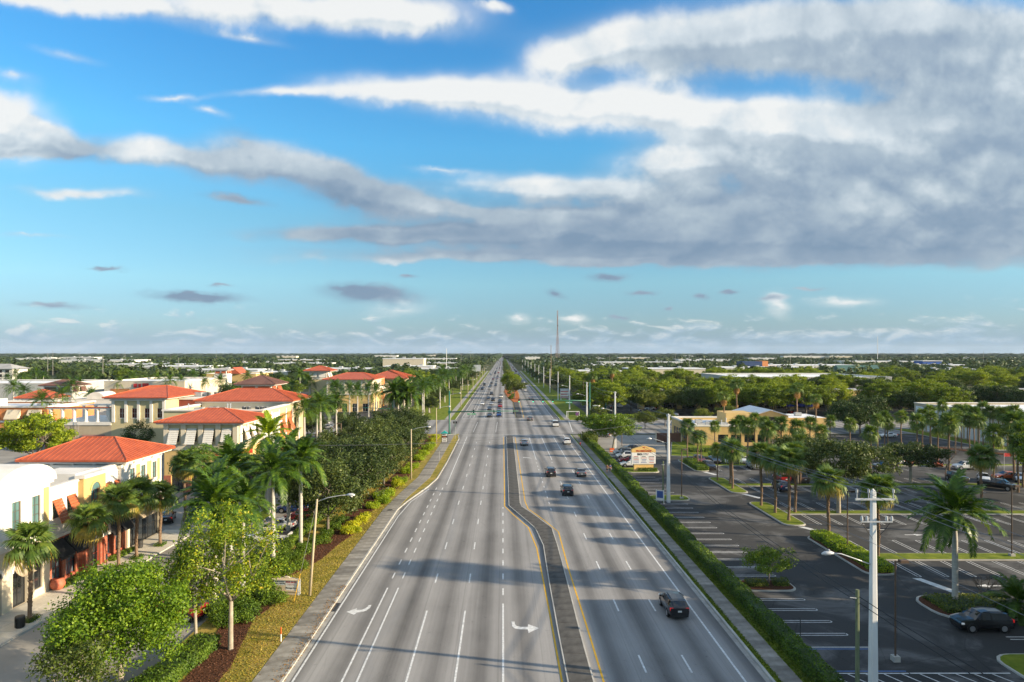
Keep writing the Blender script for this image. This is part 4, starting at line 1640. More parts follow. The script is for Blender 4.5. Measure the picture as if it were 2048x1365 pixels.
# bay A: arcaded white bay under a curved parapet
yA0, yA1 = 50.0, 68.6
Fa = Frame((X1, yA0, 0), (0, 1))
arch_y = [(52.0, 54.4), (56.0, 58.4), (59.8, 62.0), (63.4, 65.4)]
holes = [(a - yA0, b - yA0, .0 + .14, 3.5) for a, b in arch_y] + [(66.3 - yA0, 67.5 - yA0, .9, 4.4)]
winA = [(55.4, 56.5), (58.1, 59.2), (60.7, 61.8), (63.3, 64.5), (66.0, 67.2)]
holes += [(a - yA0, b - yA0, 7.3, 10.05) for a, b in winA]
MB().wall((X1, yA0, 0), (0, 1, 0), yA1 - yA0, 6.2, .4, [h for h in holes if h[3] < 6]).build('wall', M_CREAM, b1)
MB().wall((X1, yA0, 6.21), (0, 1, 0), yA1 - yA0, 4.98, .4, [(h[0], h[1], h[2] - 6.21, h[3] - 6.21) for h in holes if h[2] > 6]).build('wall', M_STUCCO, b1)
MB().wall((X1 - .41, yA1, 0), (-1, 0, 0), 14, 11.19, .4).build('wall', M_STUCCO, b1)
MB().wall((X1 - 14.41, yA0, 0), (1, 0, 0), 14, 11.19, .4).build('wall', M_STUCCO, b1)
Fa.part('belt_course', M_STUCCO, b1, (-.05, yA1 - yA0 + .06, 6.0, 6.38, .0, .16), (-.02, yA1 - yA0 + .03, 5.75, 5.99, .0, .09))
Fa.part('pilaster', M_OCHRE, b1, (yA1 - yA0 - .95, yA1 - yA0 - .25, 6.42, 10.6, .002, .07))
for a, b in arch_y:
    c, r = (a + b) / 2 - yA0, (b - a) / 2
    prev = None
    tr = MB()
    for k in range(9):
        t = math.pi * k / 9
        t2 = math.pi * (k + 1) / 9
        pts = [(c + math.cos(q) * rr, 3.5 + math.sin(q) * rr * .75) for q, rr in ((t, r), (t, r + .28), (t2, r + .28), (t2, r))]
        tr.extrude([Fa.P(p[0], p[1], .003) for p in reversed(pts)], Fa.n * .10)
    tr.build('arch_trim', M_STUCCO, b1)
    tym = MB()
    tym.add([Fa.P(c + math.cos(math.pi * k / 12) * r, 3.5 + math.sin(math.pi * k / 12) * r * .75, .004) for k in range(13)], [tuple(range(13))])
    tym.build('tympanum', M_DARKGL, b1)
    d = window(b1, Fa, a - yA0, b - yA0, .14, 3.5, M_DARKFR, M_DARKGL, 2, 2, .3, 'shop_door')
# curved awning in the last arch
aw = MB()
for k in range(8):
    t, t2 = k / 8 * 1.45, (k + 1) / 8 * 1.45
    pr = [(4.2 - 1.15 * math.sin(q) * .9, .08 + 1.0 * (1 - math.cos(q))) for q in (t, t2)]
    aw.quad(Fa.P(63.45 - yA0, pr[0][0], pr[0][1]), Fa.P(65.35 - yA0, pr[0][0], pr[0][1]), Fa.P(65.35 - yA0, pr[1][0], pr[1][1]), Fa.P(63.45 - yA0, pr[1][0], pr[1][1]))
aw.build('awning', M_TAN, b1)
window(b1, Fa, 66.3 - yA0, 67.5 - yA0, .9, 4.4, M_DARKFR, M_DARKGL, 1, 3, .2, sill=M_STUCCO)
for a, b in winA:
    window(b1, Fa, a - yA0, b - yA0, 7.3, 10.05, sill=M_STUCCO)
# curved parapet with a barrel roof behind it
cap = MB()
yc, hw, z0c, rise = 65.3, 4.3, 11.2, 2.05
pr = [(yc - hw * math.cos(math.pi * k / 18), z0c + rise * math.sin(math.pi * k / 18)) for k in range(19)]
cap.extrude([(X1 + .06, y, z) for y, z in pr], (-9.0, 0, 0))
cap.build('curved_parapet', M_STUCCO, b1, smooth=False)
b1p = MB().box(X1 - .5, X1 + .22, yA0, yA1 + .25, 11.0, 11.19)
b1p.build('cornice', M_STUCCO, b1)
MB().box(X1 - 14, X1 - .42, yA0 + .42, yA1 - .42, 10.4, 10.6).build('roof', M_WHITER, b1)
# bay B and D: white walls with rust shutters above, black awnings and red shopfronts below
for (y0, y1, top, sh, aws) in ((68.6, 73.7, 10.15, ((69.45, 70.85), (71.75, 73.15)), ((69.0, 71.0), (71.5, 73.5))), (77.8, 82.8, 10.6, ((78.4, 79.8), (80.5, 81.9)), ((78.2, 80.0), (80.5, 82.4)))):
    F = Frame((X1 - .35, y0, 0), (0, 1))
    L = y1 - y0
    shop = [(a - y0, b - y0, .55, 3.2) for a, b in aws]
    up = [(a - y0 + .12, b - y0 - .12, 7.0, 8.7) for a, b in sh]
    MB().wall((X1 - .35, y0 + .002, 0), (0, 1, 0), L - .004, 4.9, .35, shop).build('wall', M_BRICK, b1)
    MB().wall((X1 - .35, y0 + .002, 4.902), (0, 1, 0), L - .004, top - 4.902, .35, [(h[0], h[1], h[2] - 4.902, h[3] - 4.902) for h in up]).build('wall', M_STUCCO, b1)
    F.part('cornice', M_STUCCO, b1, (.01, L - .01, top + .002, top + .25, -.4, .18))
    F.part('belt_course', M_STUCCO, b1, (.01, L - .01, 4.95, 5.25, .003, .12))
    for h in up:
        window(b1, F, h[0], h[1], h[2], h[3], M_TEALFR, M_TEALGL, 2, 2)
    for a, b in sh:
        shutter(b1, F, a - y0, b - y0, 6.55, 8.95, .95, M_RUST)
    for a, b in aws:
        window(b1, F, a - y0, b - y0, .55, 3.2, M_REDFR, M_BLUEGL, 3, 2, .2, 'shop_window')
        awning(b1, F, a - y0 - .15, b - y0 + .15, 3.25, 4.75, 1.35, M_BLACKAWN)
    for a in (0.05, L / 2 - .28, L - .6):
        F.part('pier', M_BRICK, b1, (a, a + .55, .0, 3.5, .004, .14))
# bay C: ochre bay with tall arched window
y0, y1 = 73.7, 77.8
F = Frame((X1 + .25, y0, 0), (0, 1))
MB().wall((X1 + .25, y0, 0), (0, 1, 0), 4.1, 4.6, .6, [(1.0, 3.1, .14, 3.2)]).build('wall', M_BRICK, b1)
MB().wall((X1 + .25, y0, 4.602), (0, 1, 0), 4.1, 5.8, .6, [(1.35, 2.95, 1.9, 4.3)]).build('wall', M_OCHRE, b1)
MB().box(X1 - .6, X1 + .5, y0 - .2, y1 + .2, 10.41, 10.75).build('cornice', M_STUCCO, b1)
MB().box(X1 - 5, X1 - .61, y0 - .02, y1 + .02, 9.6, 10.9).build('parapet_block', M_STUCCO, b1)
wn = window(b1, F, 1.35, 2.95, 6.5, 8.9, M_REDFR, M_TEALGL, 2, 2, .2)
fan = MB()
fan.add([F.P(2.15 + .8 * math.cos(math.pi * k / 12), 8.9 + .75 * math.sin(math.pi * k / 12), .01) for k in range(13)], [tuple(range(13))])
fan.build('fanlight', M_TEALGL, wn)
tr = MB()
for k in range(10):
    t, t2 = math.pi * k / 10, math.pi * (k + 1) / 10
    pts = [(2.15 + rr * math.cos(q), 8.9 + rr * math.sin(q) * .95) for q, rr in ((t, .8), (t, 1.0), (t2, 1.0), (t2, .8))]
    tr.extrude([F.P(p[0], p[1], .003) for p in reversed(pts)], F.n * .09)
tr.build('arch_trim', M_OCHRE, wn)
window(b1, F, 1.0, 3.1, .14, 3.2, M_REDFR, M_DARKGL, 2, 2, .3, 'shop_door')
F.part('canopy', M_STUCCO, b1, (.5, 3.6, 3.55, 3.95, .002, .9))
for a in (.02, 3.45):
    F.part('pier', M_BRICK, b1, (a, a + .6, .0, 4.4, .004, .22))
MB().box(X1 - 14, X1 - .71, 68.62, 81.3, 8.9, 9.1).build('roof', M_WHITER, b1)
# hip-roofed corner block
y0, y1 = 82.8, 91.0
F = Frame((X1, y0, 0), (0, 1))
L = y1 - y0
wn3 = [(.55, 1.65), (3.1, 4.2), (5.85, 6.95)]
MB().wall((X1, y0, 0), (0, 1, 0), L, 5.0, .4, [(.5, 7.7, .14, 3.6)]).build('wall', M_CREAM, b1)
MB().wall((X1, y0, 5.002), (0, 1, 0), L, 6.1, .4, [(a, b, 2.7, 4.8) for a, b in wn3]).build('wall', M_STUCCO, b1)
for a, b in wn3:
    window(b1, F, a, b, 7.7, 9.8, sill=M_STUCCO)
for a, b in ((1.95, 2.8), (4.5, 5.55), (7.1, 7.7)):
    F.part('panel', M_OCHRE, b1, (a, b, 7.3, 10.1, .002, .05))
F.part('belt_course', M_STUCCO, b1, (-.02, L + .1, 5.55, 6.3, .003, .35))
awning(b1, F, .4, L - .3, 3.95, 5.1, 1.5, M_TAN, .2)
ws = window(b1, F, .5, 7.7, .14, 3.6, M_DARKFR, M_DARKGL, 6, 2, .3, 'shopfront')
MB().wall((-56.5, 81.4, 8.0), (1, 0, 0), 11.0, 3.1, .4).build('wall', M_STUCCO, b1)
MB().wall((X1 - .41, y1, 0), (-1, 0, 0), 10.6, 11.1, .4).build('wall', M_STUCCO, b1)
MB().wall((-56.5, y1 - .41, 0), (0, -1, 0), y1 - 81.82, 11.1, .4).build('wall', M_STUCCO, b1)
MB().wall((X1 - .002, 81.402, 8.0), (0, 1, 0), 1.39, 3.1, .4).build('wall', M_STUCCO, b1)
Ff = Frame((-56.5, 81.4, 0), (1, 0))
Ff.part('cornice', M_STUCCO, b1, (-.2, 11.2, 10.35, 10.62, .002, .34))
brackets(b1, Ff, 11.0, 11.06, 5, M_STUCCO, .6, .5)
brackets(b1, Frame((X1, 81.4, 0), (0, 1)), 9.6, 11.06, 5, M_STUCCO, .6, .5)
hip_roof(b1, -57.3, -44.2, 80.3, 92.0, 11.35, 13.35, ((-52.6, 86.1), (-48.9, 86.1)))
dp = MB().tube([(-46.6, 81.1, 11.0), (-46.5, 80.7, 10.6), (-46.3, 80.9, 9.4), (-46.3, 80.9, 8.9)], .11, 6)
dp.build('downpipe', M_REDROOF, b1)
MB().box(-63, X1 - .42, 81.9, 90.5, 7.6, 7.8).build('roof', M_WHITER, b1)
# low red-edged roof left of the barrel roof
MB().box(-66, -60.1, 66, 80, 9.2, 9.9).build('roof_edge', M_WHITER, b1)

# ============ second building: white-shuttered block and long flat part with second hip roof
b2 = thing('shop_building', 'yellow shop building with white shutters between pilasters and two red hip roofs', 'building')
y0, y1, x0 = 117.4, 128.6, -58.2
F = Frame((x0, y0, 0), (1, 0))
walls(b2, x0, X1, y0, y1, 0, 7.38, M_OCHRE, front=[(1.2, 3.4, .14, 3.0), (4.6, 6.8, .14, 3.0), (8.2, 10.6, .14, 3.0)], side=[(1.2, 4.0, .14, 3.0), (5.0, 8.0, .14, 3.0)])
walls(b2, x0, X1, y0, y1, 7.40, 11.95, M_PALEY, front=[(.95 + 3.02 * k, 2.55 + 3.02 * k, 1.2, 3.5) for k in range(4)], side=[(1.9 + 3.2 * k, 3.2 + 3.2 * k, 1.0, 3.6) for k in range(3)])
F.part('belt_course', M_CREAM, b2, (-.12, 12.82, 7.25, 8.2, .003, .16))
F.part('plinth', M_BRICK, b2, (-.05, 1.15, .0, 2.9, .003, .12), (3.45, 4.55, .0, 2.9, .003, .12), (6.85, 8.15, .0, 2.9, .003, .12), (10.65, 12.75, .0, 2.9, .003, .12))
for k in range(5):
    a = .02 + 2.97 * k
    F.part('pilaster', M_CREAM, b2, (a, a + .8, 8.21, 11.6, .004, .35), (a - .06, a + .86, 11.6, 11.9, .004, .45))
for k in range(4):
    a = .95 + 3.02 * k
    window(b2, F, a, a + 1.6, 8.6, 10.9, M_WHITEFR, M_DARKGL, 2, 2, .2)
    shutter(b2, F, a - .02, a + 1.62, 8.35, 11.0, 1.1, M_WHITESH)
for a in (1.2, 4.6, 8.2):
    window(b2, F, a, a + 2.2, .14, 3.0, M_DARKFR, M_DARKGL, 2, 1, .2, 'shop_door')
Fs = Frame((X1, y0, 0), (0, 1))
Fs.part('belt_course', M_CREAM, b2, (-.1, 11.3, 7.25, 8.2, .003, .2))
for k in range(3):
    window(b2, Fs, 1.9 + 3.2 * k, 3.2 + 3.2 * k, 8.4, 11.0, M_WHITEFR, M_DARKGL, 2, 2, .2)
    shutter(b2, Fs, 1.85 + 3.2 * k, 3.25 + 3.2 * k, 8.5, 11.1, 1.2, M_WHITESH)
for k in range(4):
    a = .3 + 3.2 * k
    Fs.part('pilaster', M_STUCCO, b2, (a, a + .9, 8.21, 11.9, .004, .3))
for a in (1.2, 5.0):
    window(b2, Fs, a, a + 2.8, .14, 3.0, M_DARKFR, M_DARKGL, 3, 1, .2, 'shop_window')
    awning(b2, Fs, a - .2, a + 3.0, 3.2, 4.3, 1.2, M_BLACKAWN)
s1 = Fs.part('wall_sign', M_REDSIGN, b2, (1.4, 6.3, 6.0, 6.75, .01, .16))
F.part('wall_sign', M_REDSIGN, b2, (8.8, 11.8, 5.8, 6.6, .01, .16))
brackets(b2, F, 12.7, 11.96, 5, M_CREAM, .75, .4)
hip_roof(b2, -59.4, -44.0, 116.2, 129.8, 12.2, 14.0, ((-53.2, 123), (-50.2, 123)))
# low flat part between the hip blocks
walls(b2, -64.5, X1 - .3, 129.9, 157.5, 0, 12.9, M_PALEY, front=[], side=[(k * 4.6 + 1.6, k * 4.6 + 3.4, 7.4, 9.8) for k in range(5)] + [(k * 4.6 + 1.2, k * 4.6 + 4.2, .14, 3.2) for k in range(5)])
flat_roof(b2, -64.5, X1 - .3, 129.9, 157.5, 11.9)
coping(b2, -64.5, X1 - .3, 129.9, 157.5, 12.902, M_STUCCO, .5, .3, .3)
Fl = Frame((X1 - .3, 129.9, 0), (0, 1))
Fl.part('wall_panel', M_ORANGE, b2, (9.6, 18.0, 4.6, 11.5, .003, .06))
Fl.part('wall_panel', M_STUCCO, b2, (.4, 9.4, 5.2, 12.0, .003, .10))
for k in range(5):
    window(b2, Fl, k * 4.6 + 1.6, k * 4.6 + 3.4, 7.4, 9.8, M_TEALFR, M_DARKGL, 2, 2, .12)
    if k in (2, 3):
        shutter(b2, Fl, k * 4.6 + 1.5, k * 4.6 + 3.5, 7.6, 10.2, 1.2, M_RUST)
    window(b2, Fl, k * 4.6 + 1.2, k * 4.6 + 4.2, .14, 3.2, M_DARKFR, M_DARKGL, 3, 2, .12, 'shop_window')
    awning(b2, Fl, k * 4.6 + 1.0, k * 4.6 + 4.4, 3.3, 4.5, 1.3, (M_RUST, M_BLACKAWN)[k % 2])
for k in range(7):
    Fl.part('pilaster', M_STUCCO, b2, (.1 + k * 4.5, .7 + k * 4.5, 4.7, 12.4, .062, .22))
Fl.part('canopy', M_STUCCO, b2, (.6, 7.0, 10.2, 10.55, .11, 1.6))
hip_roof(b2, -65.4, -44.2, 144.2, 158.5, 13.9, 16.1, ((-58.6, 151.3), (-51.0, 151.3)))
MB().box(-64.0, X1 - .7, 145.3, 157.2, 11.95, 13.62).build('attic_wall', M_CREAM, b2)
# rooftop machines, each its own thing
for k, (x, y) in enumerate([(-49.2, 139.5), (-50.4, 140.2), (-51.9, 139.6), (-53.0, 139.9), (-48.1, 139.2)]):
    hvac(None, x, y, 11.9, 'round', 'round dark condenser on the flat white roof between red hip roofs', 'condensers on the flat roof')
for k, (x, y) in enumerate([(-61.5, 138.4), (-59, 139.2), (-56.8, 137.5)]):
    hvac(None, x, y, 11.9, 'box', 'grey boxy air conditioner on the flat white roof between red hip roofs', 'boxy units on the flat roof')
for k, (x, y) in enumerate([(-55.0, 136.4), (-54.5, 136.6), (-62.6, 136)]):
    hvac(None, x, y, 11.9, 'vent', 'thin pale vent pipe on the flat white roof between red hip roofs', 'vent pipes on the flat roof')

# ============ rear block with dark curtained windows, and its colonnaded terrace
b3 = thing('shop_building', 'pale yellow building with tall white pilasters, dark red windows and broad red hip roof', 'building')
x0, x1, y0, y1 = -94.6, -81.6, 165.0, 184.0
F = Frame((x0, y0, 0), (1, 0))
walls(b3, x0, x1, y0, y1, 0, 7.1, M_PALEY, front=[(1.6, 3.8, 1.8, 3.4), (5.2, 7.4, 1.8, 3.4)])
walls(b3, x0, x1, y0, y1, 7.102, 13.0, M_PALEY, front=[(1.9 + 3.05 * k, 3.2 + 3.05 * k, 1.1, 3.5) for k in range(4)])
for k in range(4):
    window(b3, F, 1.9 + 3.05 * k, 3.2 + 3.05 * k, 8.2, 10.6, M_WHITEFR, M_REDGL, 2, 2, .15, sill=M_STUCCO)
for k in range(5):
    F.part('pilaster', M_STUCCO, b3, (.2 + 3.05 * k, .85 + 3.05 * k, 7.2, 12.4, .004, .25))
for a in (1.6, 5.2):
    window(b3, F, a, a + 2.2, 1.8, 3.4, M_STUCCO, M_TAN, 1, 1, .15, 'blind_window')
F.part('cornice', M_STUCCO, b3, (-.2, 13.2, 12.4, 12.75, .004, .4))
hip_roof(b3, -96.0, -80.2, 163.6, 185.2, 13.3, 15.6, ((-89.6, 173.5), (-86.2, 175.5)), panel=.8)
wing = MB().wall((-81.58, 172, 0), (1, 0, 0), 17, 12.2, .4, [(4.6, 6.4, 7.8, 10.4)])
wing.build('wall', M_MAROON, b3)
window(b3, Frame((-81.58, 172, 0), (1, 0)), 4.6, 6.4, 7.8, 10.4, M_WHITEFR, M_DARKGL, 2, 3, .15)
MB().box(-81.5, -64.6, 171.8, 190, 12.21, 12.6).build('coping', M_STUCCO, b3)
for k in range(7):
    hvac(None, -79.5 + k * 1.35, 178.5 + (k % 2), 12.6, 'box' if k < 2 else 'round', ('boxy grey' if k < 2 else 'dark round') + ' air conditioner on the maroon wing roof behind the pilastered building', 'machines on the maroon wing')
b3t = thing('terrace_building', 'low beige building with mauve awnings and a white colonnaded roof terrace', 'building')
x0, x1 = -110.6, -94.62
F = Frame((x0, y0, 0), (1, 0))
walls(b3t, x0, x1, y0, 184, 0, 6.9, M_TAN, front=[(4.5, 6.2, .1, 2.6)])
MB().box(x0, x1, y0, 184, 6.902, 7.15).build('terrace_floor', M_STUCCO, b3t)
F.part('coping', M_STUCCO, b3t, (-.1, 16, 6.5, 7.3, .003, .2))
F.part('plinth', M_MAROON, b3t, (0, 4.45, 0, 2.3, .003, .08), (6.25, 16, 0, 2.3, .003, .08))
window(b3t, F, 4.5, 6.2, .1, 2.6, M_WHITEFR, M_WHITEFR, 1, 1, .1, 'service_door')
awning(b3t, F, 1.3, 7.3, 2.5, 4.2, 1.6, M_MAUVEAWN)
awning(b3t, F, 9.0, 14.4, 2.5, 4.2, 1.6, M_MAUVEAWN)
for k in range(6):
    MB().lathe([(.5, 0), (.5, .25), (.38, .3), (.36, 2.9), (.5, 3.0), (.5, 3.2)], 12).build('column', M_STUCCO, b3t).location = (x0 + .9 + 2.85 * k, y0 + .7, 7.15)
for k in range(5):
    MB().lathe([(.5, 0), (.38, .3), (.36, 2.9), (.5, 3.2)], 10).build('column', M_STUCCO, b3t).location = (x0 + 2 + 3.1 * k, y0 + 12, 7.15)
MB().box(x0 + .2, x1 - .05, y0 + .2, y0 + 1.2, 10.36, 10.75).build('beam', M_STUCCO, b3t)
MB().box(x0 + .2, x1 - .05, y0 + 11.4, y0 + 12.4, 10.36, 10.75).build('beam', M_STUCCO, b3t)
MB().box(x0 + .1, x0 + 1.1, y0 + 1.21, y0 + 11.39, 10.36, 10.75).build('beam', M_STUCCO, b3t)
MB().box(x0, x1 - .05, y0, y0 + .19, 10.7, 10.9).build('red_edge', M_REDROOF, b3t)
ld = MB()
for a in (7.6, 8.2):
    ld.tube([F.P(a, 2.2, .35), F.P(a, 8.6, .35)], .035, 5)
for k in range(12):
    ld.tube([F.P(7.6, 2.6 + k * .45, .35), F.P(8.2, 2.6 + k * .45, .35)], .02, 4)
ld.build('ladder', M_METAL, b3t)

# ============ orange corner shop far left
b4 = thing('shop_building', 'orange stucco shop with cream awnings and flat white roof', 'building')
x0, x1, y0, y1 = -166, -128, 192, 214
F = Frame((x0, y0, 0), (1, 0))
walls(b4, x0, x1, y0, y1, 0, 8.6, M_ORANGE, front=[(3 + 6 * k, 6.4 + 6 * k, 1.0, 3.2) for k in range(6)] + [(3 + 6 * k, 6 + 6 * k, 5.6, 7.6) for k in range(6)])
for k in range(6):
    window(b4, F, 3 + 6 * k, 6.4 + 6 * k, 1.0, 3.2, M_WHITEFR, M_DARKGL, 3, 1)
    window(b4, F, 3 + 6 * k, 6 + 6 * k, 5.6, 7.6, M_WHITEFR, M_DARKGL, 2, 1)
    awning(b4, F, 2.6 + 6 * k, 6.4 + 6 * k, 5.6, 8.0, 1.5, M_CREAM)
F.part('belt_course', M_STUCCO, b4, (0, 38, 4.4, 4.9, .003, .2))
flat_roof(b4, x0, x1, y0, y1, 8.2)
coping(b4, x0, x1, y0, y1, 8.602, M_STUCCO, .6, .45, .3)
MB().box(x0 + 4, x0 + 18, y0 + 6, y0 + 12, 8.2, 10.4).build('parapet_block', M_STUCCO, b4)

# ============ brown-roofed lantern tower behind the second building
def lantern(label, x0, x1, y0, y1, zb, zt, zr, wallm, roofm, shm, over=1.4, base=0.0):
    t = thing('roof_tower', label, 'tower')
    walls(t, x0, x1, y0, y1, base, zb, wallm)
    n = 2
    w = (x1 - x0) / n
    walls(t, x0 + .3, x1 - .3, y0 + .3, y1 - .3, zb + .02, zt, M_STUCCO, front=[(.5 + (w - .3) * k, w - .7 + (w - .3) * k, .5, zt - zb - .6) for k in range(n)], side=[(.6 + (y1 - y0 - .6) / 2 * k, (y1 - y0 - .6) / 2 * (k + 1) - .5, .5, zt - zb - .6) for k in range(2)])
    F = Frame((x0 + .3, y0 + .3, zb + .02), (1, 0))
    Fs_ = Frame((x1 - .3, y0 + .3, zb + .02), (0, 1))
    for k in range(n):
        a, b = .5 + (w - .3) * k, w - .7 + (w - .3) * k
        window(t, F, a, b, .5, zt - zb - .6, M_DARKFR, M_DARKGL, 1, 1)
        shutter(t, F, a, b, .6, zt - zb - .5, .7, shm, slats=5)
        a, b = .6 + (y1 - y0 - .6) / 2 * k, (y1 - y0 - .6) / 2 * (k + 1) - .5
        window(t, Fs_, a, b, .5, zt - zb - .6, M_DARKFR, M_DARKGL, 1, 1)
        shutter(t, Fs_, a, b, .6, zt - zb - .5, .7, shm, slats=5)
    MB().box(x0 - .15, x1 + .15, y0 - .15, y1 + .15, zb - .35, zb - .002).build('cornice', M_STUCCO, t)
    xm, ym = (x0 + x1) / 2, (y0 + y1) / 2
    hip_roof(t, x0 - over, x1 + over, y0 - over, y1 + over, zt + .3, zr, ((xm - .3, ym), (xm + .3, ym)), roofm, .8)
    return t


lantern('cream lantern tower with rust shutters and brown-red pyramid roof behind the flat roof', -77, -67.6, 200, 209.5, 11.6, 14.6, 17.2, M_CREAM, M_BROWNROOF, M_RUST)
lantern('tall pale yellow lantern tower with white shutters and red pyramid roof', -82.5, -74.5, 290, 298, 13.0, 16.2, 18.4, M_PALEY, M_REDROOF, M_WHITESH, 1.8)

# ============ block beyond the crossing street, left
b5 = thing('shop_building', 'cream block with grey-blue upper windows and red hip roof beyond the crossing street', 'building')
x0, x1, y0, y1 = -71.5, -53.2, 277, 299
F = Frame((x0, y0, 0), (1, 0))
walls(b5, x0, x1, y0, y1, 0, 7.2, M_OCHRE, front=[(2 + 4.2 * k, 4.2 + 4.2 * k, .1, 3.4) for k in range(4)], side=[(2 + 5 * k, 5 + 5 * k, .1, 3.4) for k in range(4)])
walls(b5, x0, x1, y0, y1, 7.202, 13.0, M_CREAM, front=[(1.3 + 3.5 * k, 2.9 + 3.5 * k, 1.4, 3.9) for k in range(5)], side=[(1.5 + 3.3 * k, 2.8 + 3.3 * k, 1.4, 3.9) for k in range(6)])
Fs = Frame((x1, y0, 0), (0, 1))
for k in range(5):
    window(b5, F, 1.3 + 3.5 * k, 2.9 + 3.5 * k, 8.6, 11.1, M_WHITEFR, M_BLUEGL, 2, 3)
for k in range(6):
    window(b5, Fs, 1.5 + 3.3 * k, 2.8 + 3.3 * k, 8.6, 11.1, M_WHITEFR, M_BLUEGL, 2, 3)
    F.part('pilaster', M_STUCCO, b5, (.1 + 3.5 * k, .5 + 3.5 * k, 7.4, 12.7, .004, .2))
for k in range(4):
    window(b5, F, 2 + 4.2 * k, 4.2 + 4.2 * k, .1, 3.4, M_WHITEFR, M_DARKGL, 2, 2, name='shop_window')
    window(b5, Fs, 2 + 5 * k, 5 + 5 * k, .1, 3.4, M_WHITEFR, M_DARKGL, 2, 2, name='shop_window')
F.part('belt_course', M_STUCCO, b5, (-.1, 18.4, 6.9, 7.4, .004, .2))
hip_roof(b5, x0 - 1.4, x1 + 1.4, y0 - 1.4, y1 + 1.4, 13.3, 15.7, ((-65.5, 288), (-59.0, 288)), panel=1.0)
b5c = MB().wall((x1 - .6, y1 + .05, 0), (0, 1, 0), 12, 12.5, .4, [(1.5, 4, 7, 9.5), (6, 8.5, 7, 9.5), (2, 9, .1, 3.4)])
b5c.build('wall', M_ORANGE, b5)
Fo = Frame((x1 - .6, y1 + .05, 0), (0, 1))
for a in (1.5, 6):
    window(b5, Fo, a, a + 2.5, 7, 9.5, M_WHITEFR, M_DARKGL, 2, 2)
    shutter(b5, Fo, a, a + 2.5, 7, 9.8, 1.4, M_WHITESH, slats=6)
b6 = thing('shop_building', 'yellow block with red hip roof farthest along the left roadside', 'building')
x0, x1, y0, y1 = -62, -45.5, 316, 342
F = Frame((x0, y0, 0), (1, 0))
walls(b6, x0, x1, y0, y1, 0, 12.0, M_PALEY, front=[(1.5 + 4 * k, 3.5 + 4 * k, 7.5, 10) for k in range(4)], side=[(2 + 4 * k, 4 + 4 * k, 7.5, 10) for k in range(6)])
Fs = Frame((x1, y0, 0), (0, 1))
for k in range(4):
    window(b6, F, 1.5 + 4 * k, 3.5 + 4 * k, 7.5, 10, M_WHITEFR, M_DARKGL, 2, 2)
for k in range(6):
    window(b6, Fs, 2 + 4 * k, 4 + 4 * k, 7.5, 10, M_WHITEFR, M_DARKGL, 2, 2)
hip_roof(b6, x0 - 1.6, x1 + 1.6, y0 - 1.6, y1 + 1.6, 12.3, 15.4, ((-54.5, 326), (-53, 332)), panel=1.1)


# ============ generic flat commercial boxes
def flat_shop(label, x0, x1, y0, y1, h, wm, rm, bays=0, wins=None, trim=M_STUCCO, cat='building', name='store_building', group=None, face='front', wz=(.3, 3.4), accent=None):
    t = thing(name, label, cat, group=group)
    ho, so = [], []
    if bays and face in ('front', 'both'):
        s = (x1 - x0) / bays
        ho = [(s * k + s * .2, s * k + s * .8, *wz) for k in range(bays)]
    if bays and face in ('left', 'both'):
        s = (y1 - y0) / bays
        so = [(s * k + s * .2, s * k + s * .8, *wz) for k in range(bays)]
    MB().wall((x0, y0, 0), (1, 0, 0), x1 - x0, h, .3, ho).build('wall', wm, t)
    MB().wall((x1, y0 + .302, 0), (0, 1, 0), y1 - y0 - .604, h, .3).build('wall', wm, t)
    MB().wall((x1, y1, 0), (-1, 0, 0), x1 - x0, h, .3).build('wall', wm, t)
    MB().wall((x0, y1 - .302, 0), (0, -1, 0), y1 - y0 - .604, h, .3).build('wall', wm, t)
    F = Frame((x0, y0, 0), (1, 0))
    for q in ho:
        window(t, F, *q, M_WHITEFR, wins or M_DARKGL, 2, 1, .15, 'shop_window')
    flat_roof(t, x0, x1, y0, y1, h - .5, rm)
    coping(t, x0, x1, y0, y1, h + .002, trim, .4, .3, .1)
    if accent:
        F.part('fascia_band', accent, t, (0, x1 - x0, h * .62, h * .86, .004, .12))
    return t


flat_shop('long grey store with white roof edge beyond the left palms', -300, -206, 318, 360, 9.6, M_GREYW, M_WHITER)
ml = flat_shop('cream mall front with red roof signs behind the row of palms', -188, -150, 322, 372, 10.5, M_CREAM, M_WHITER, 6, wz=(.3, 4))
Fm = Frame((-188, 322, 0), (1, 0))
Fm.part('wall_sign', M_REDSIGN, ml, (14, 15.6, 7.6, 9.4, .02, .3), (16.2, 17.4, 7.6, 9.4, .02, .3), (18.2, 21.0, 7.6, 9.6, .02, .3))
Fm.part('wall_panel', M_ORANGE, ml, (3, 12, 3.4, 7.0, .005, .1))
flat_shop('orange brick-fronted store with pale tower beside the cream mall front', -190, -160, 376, 402, 9.0, M_ORANGE, M_WHITER, 5, wz=(.3, 4))
lantern('square white tower with flat cap at the end of the orange store', -159, -152, 376, 383, 12.0, 14.4, 15.6, M_STUCCO, M_GREYR, M_RUST, .9)
lantern('grey-white store pavilion with dark brown hip roof among the left palms', -174, -163, 258, 268, 8.6, 11.4, 13.8, M_GREYW, M_BROWNROOF, M_BROWNROOF, 1.0)
yl = flat_shop('yellow store front with small red gable far behind the left palms', -204, -170, 470, 505, 9.5, M_OCHRE, M_WHITER, 7, wz=(.3, 4))
gb = MB()
gb.extrude([(-190, 468, 9.6), (-180, 468, 9.6), (-185, 468, 14.0)], (0, 16, 0))
gb.build('gable', M_REDROOF, yl)
fl = flat_shop('white flat-roofed hall with red awning pavilion behind the left car park', -152, -120, 248, 262, 7.6, M_STUCCO, M_WHITER, 6)
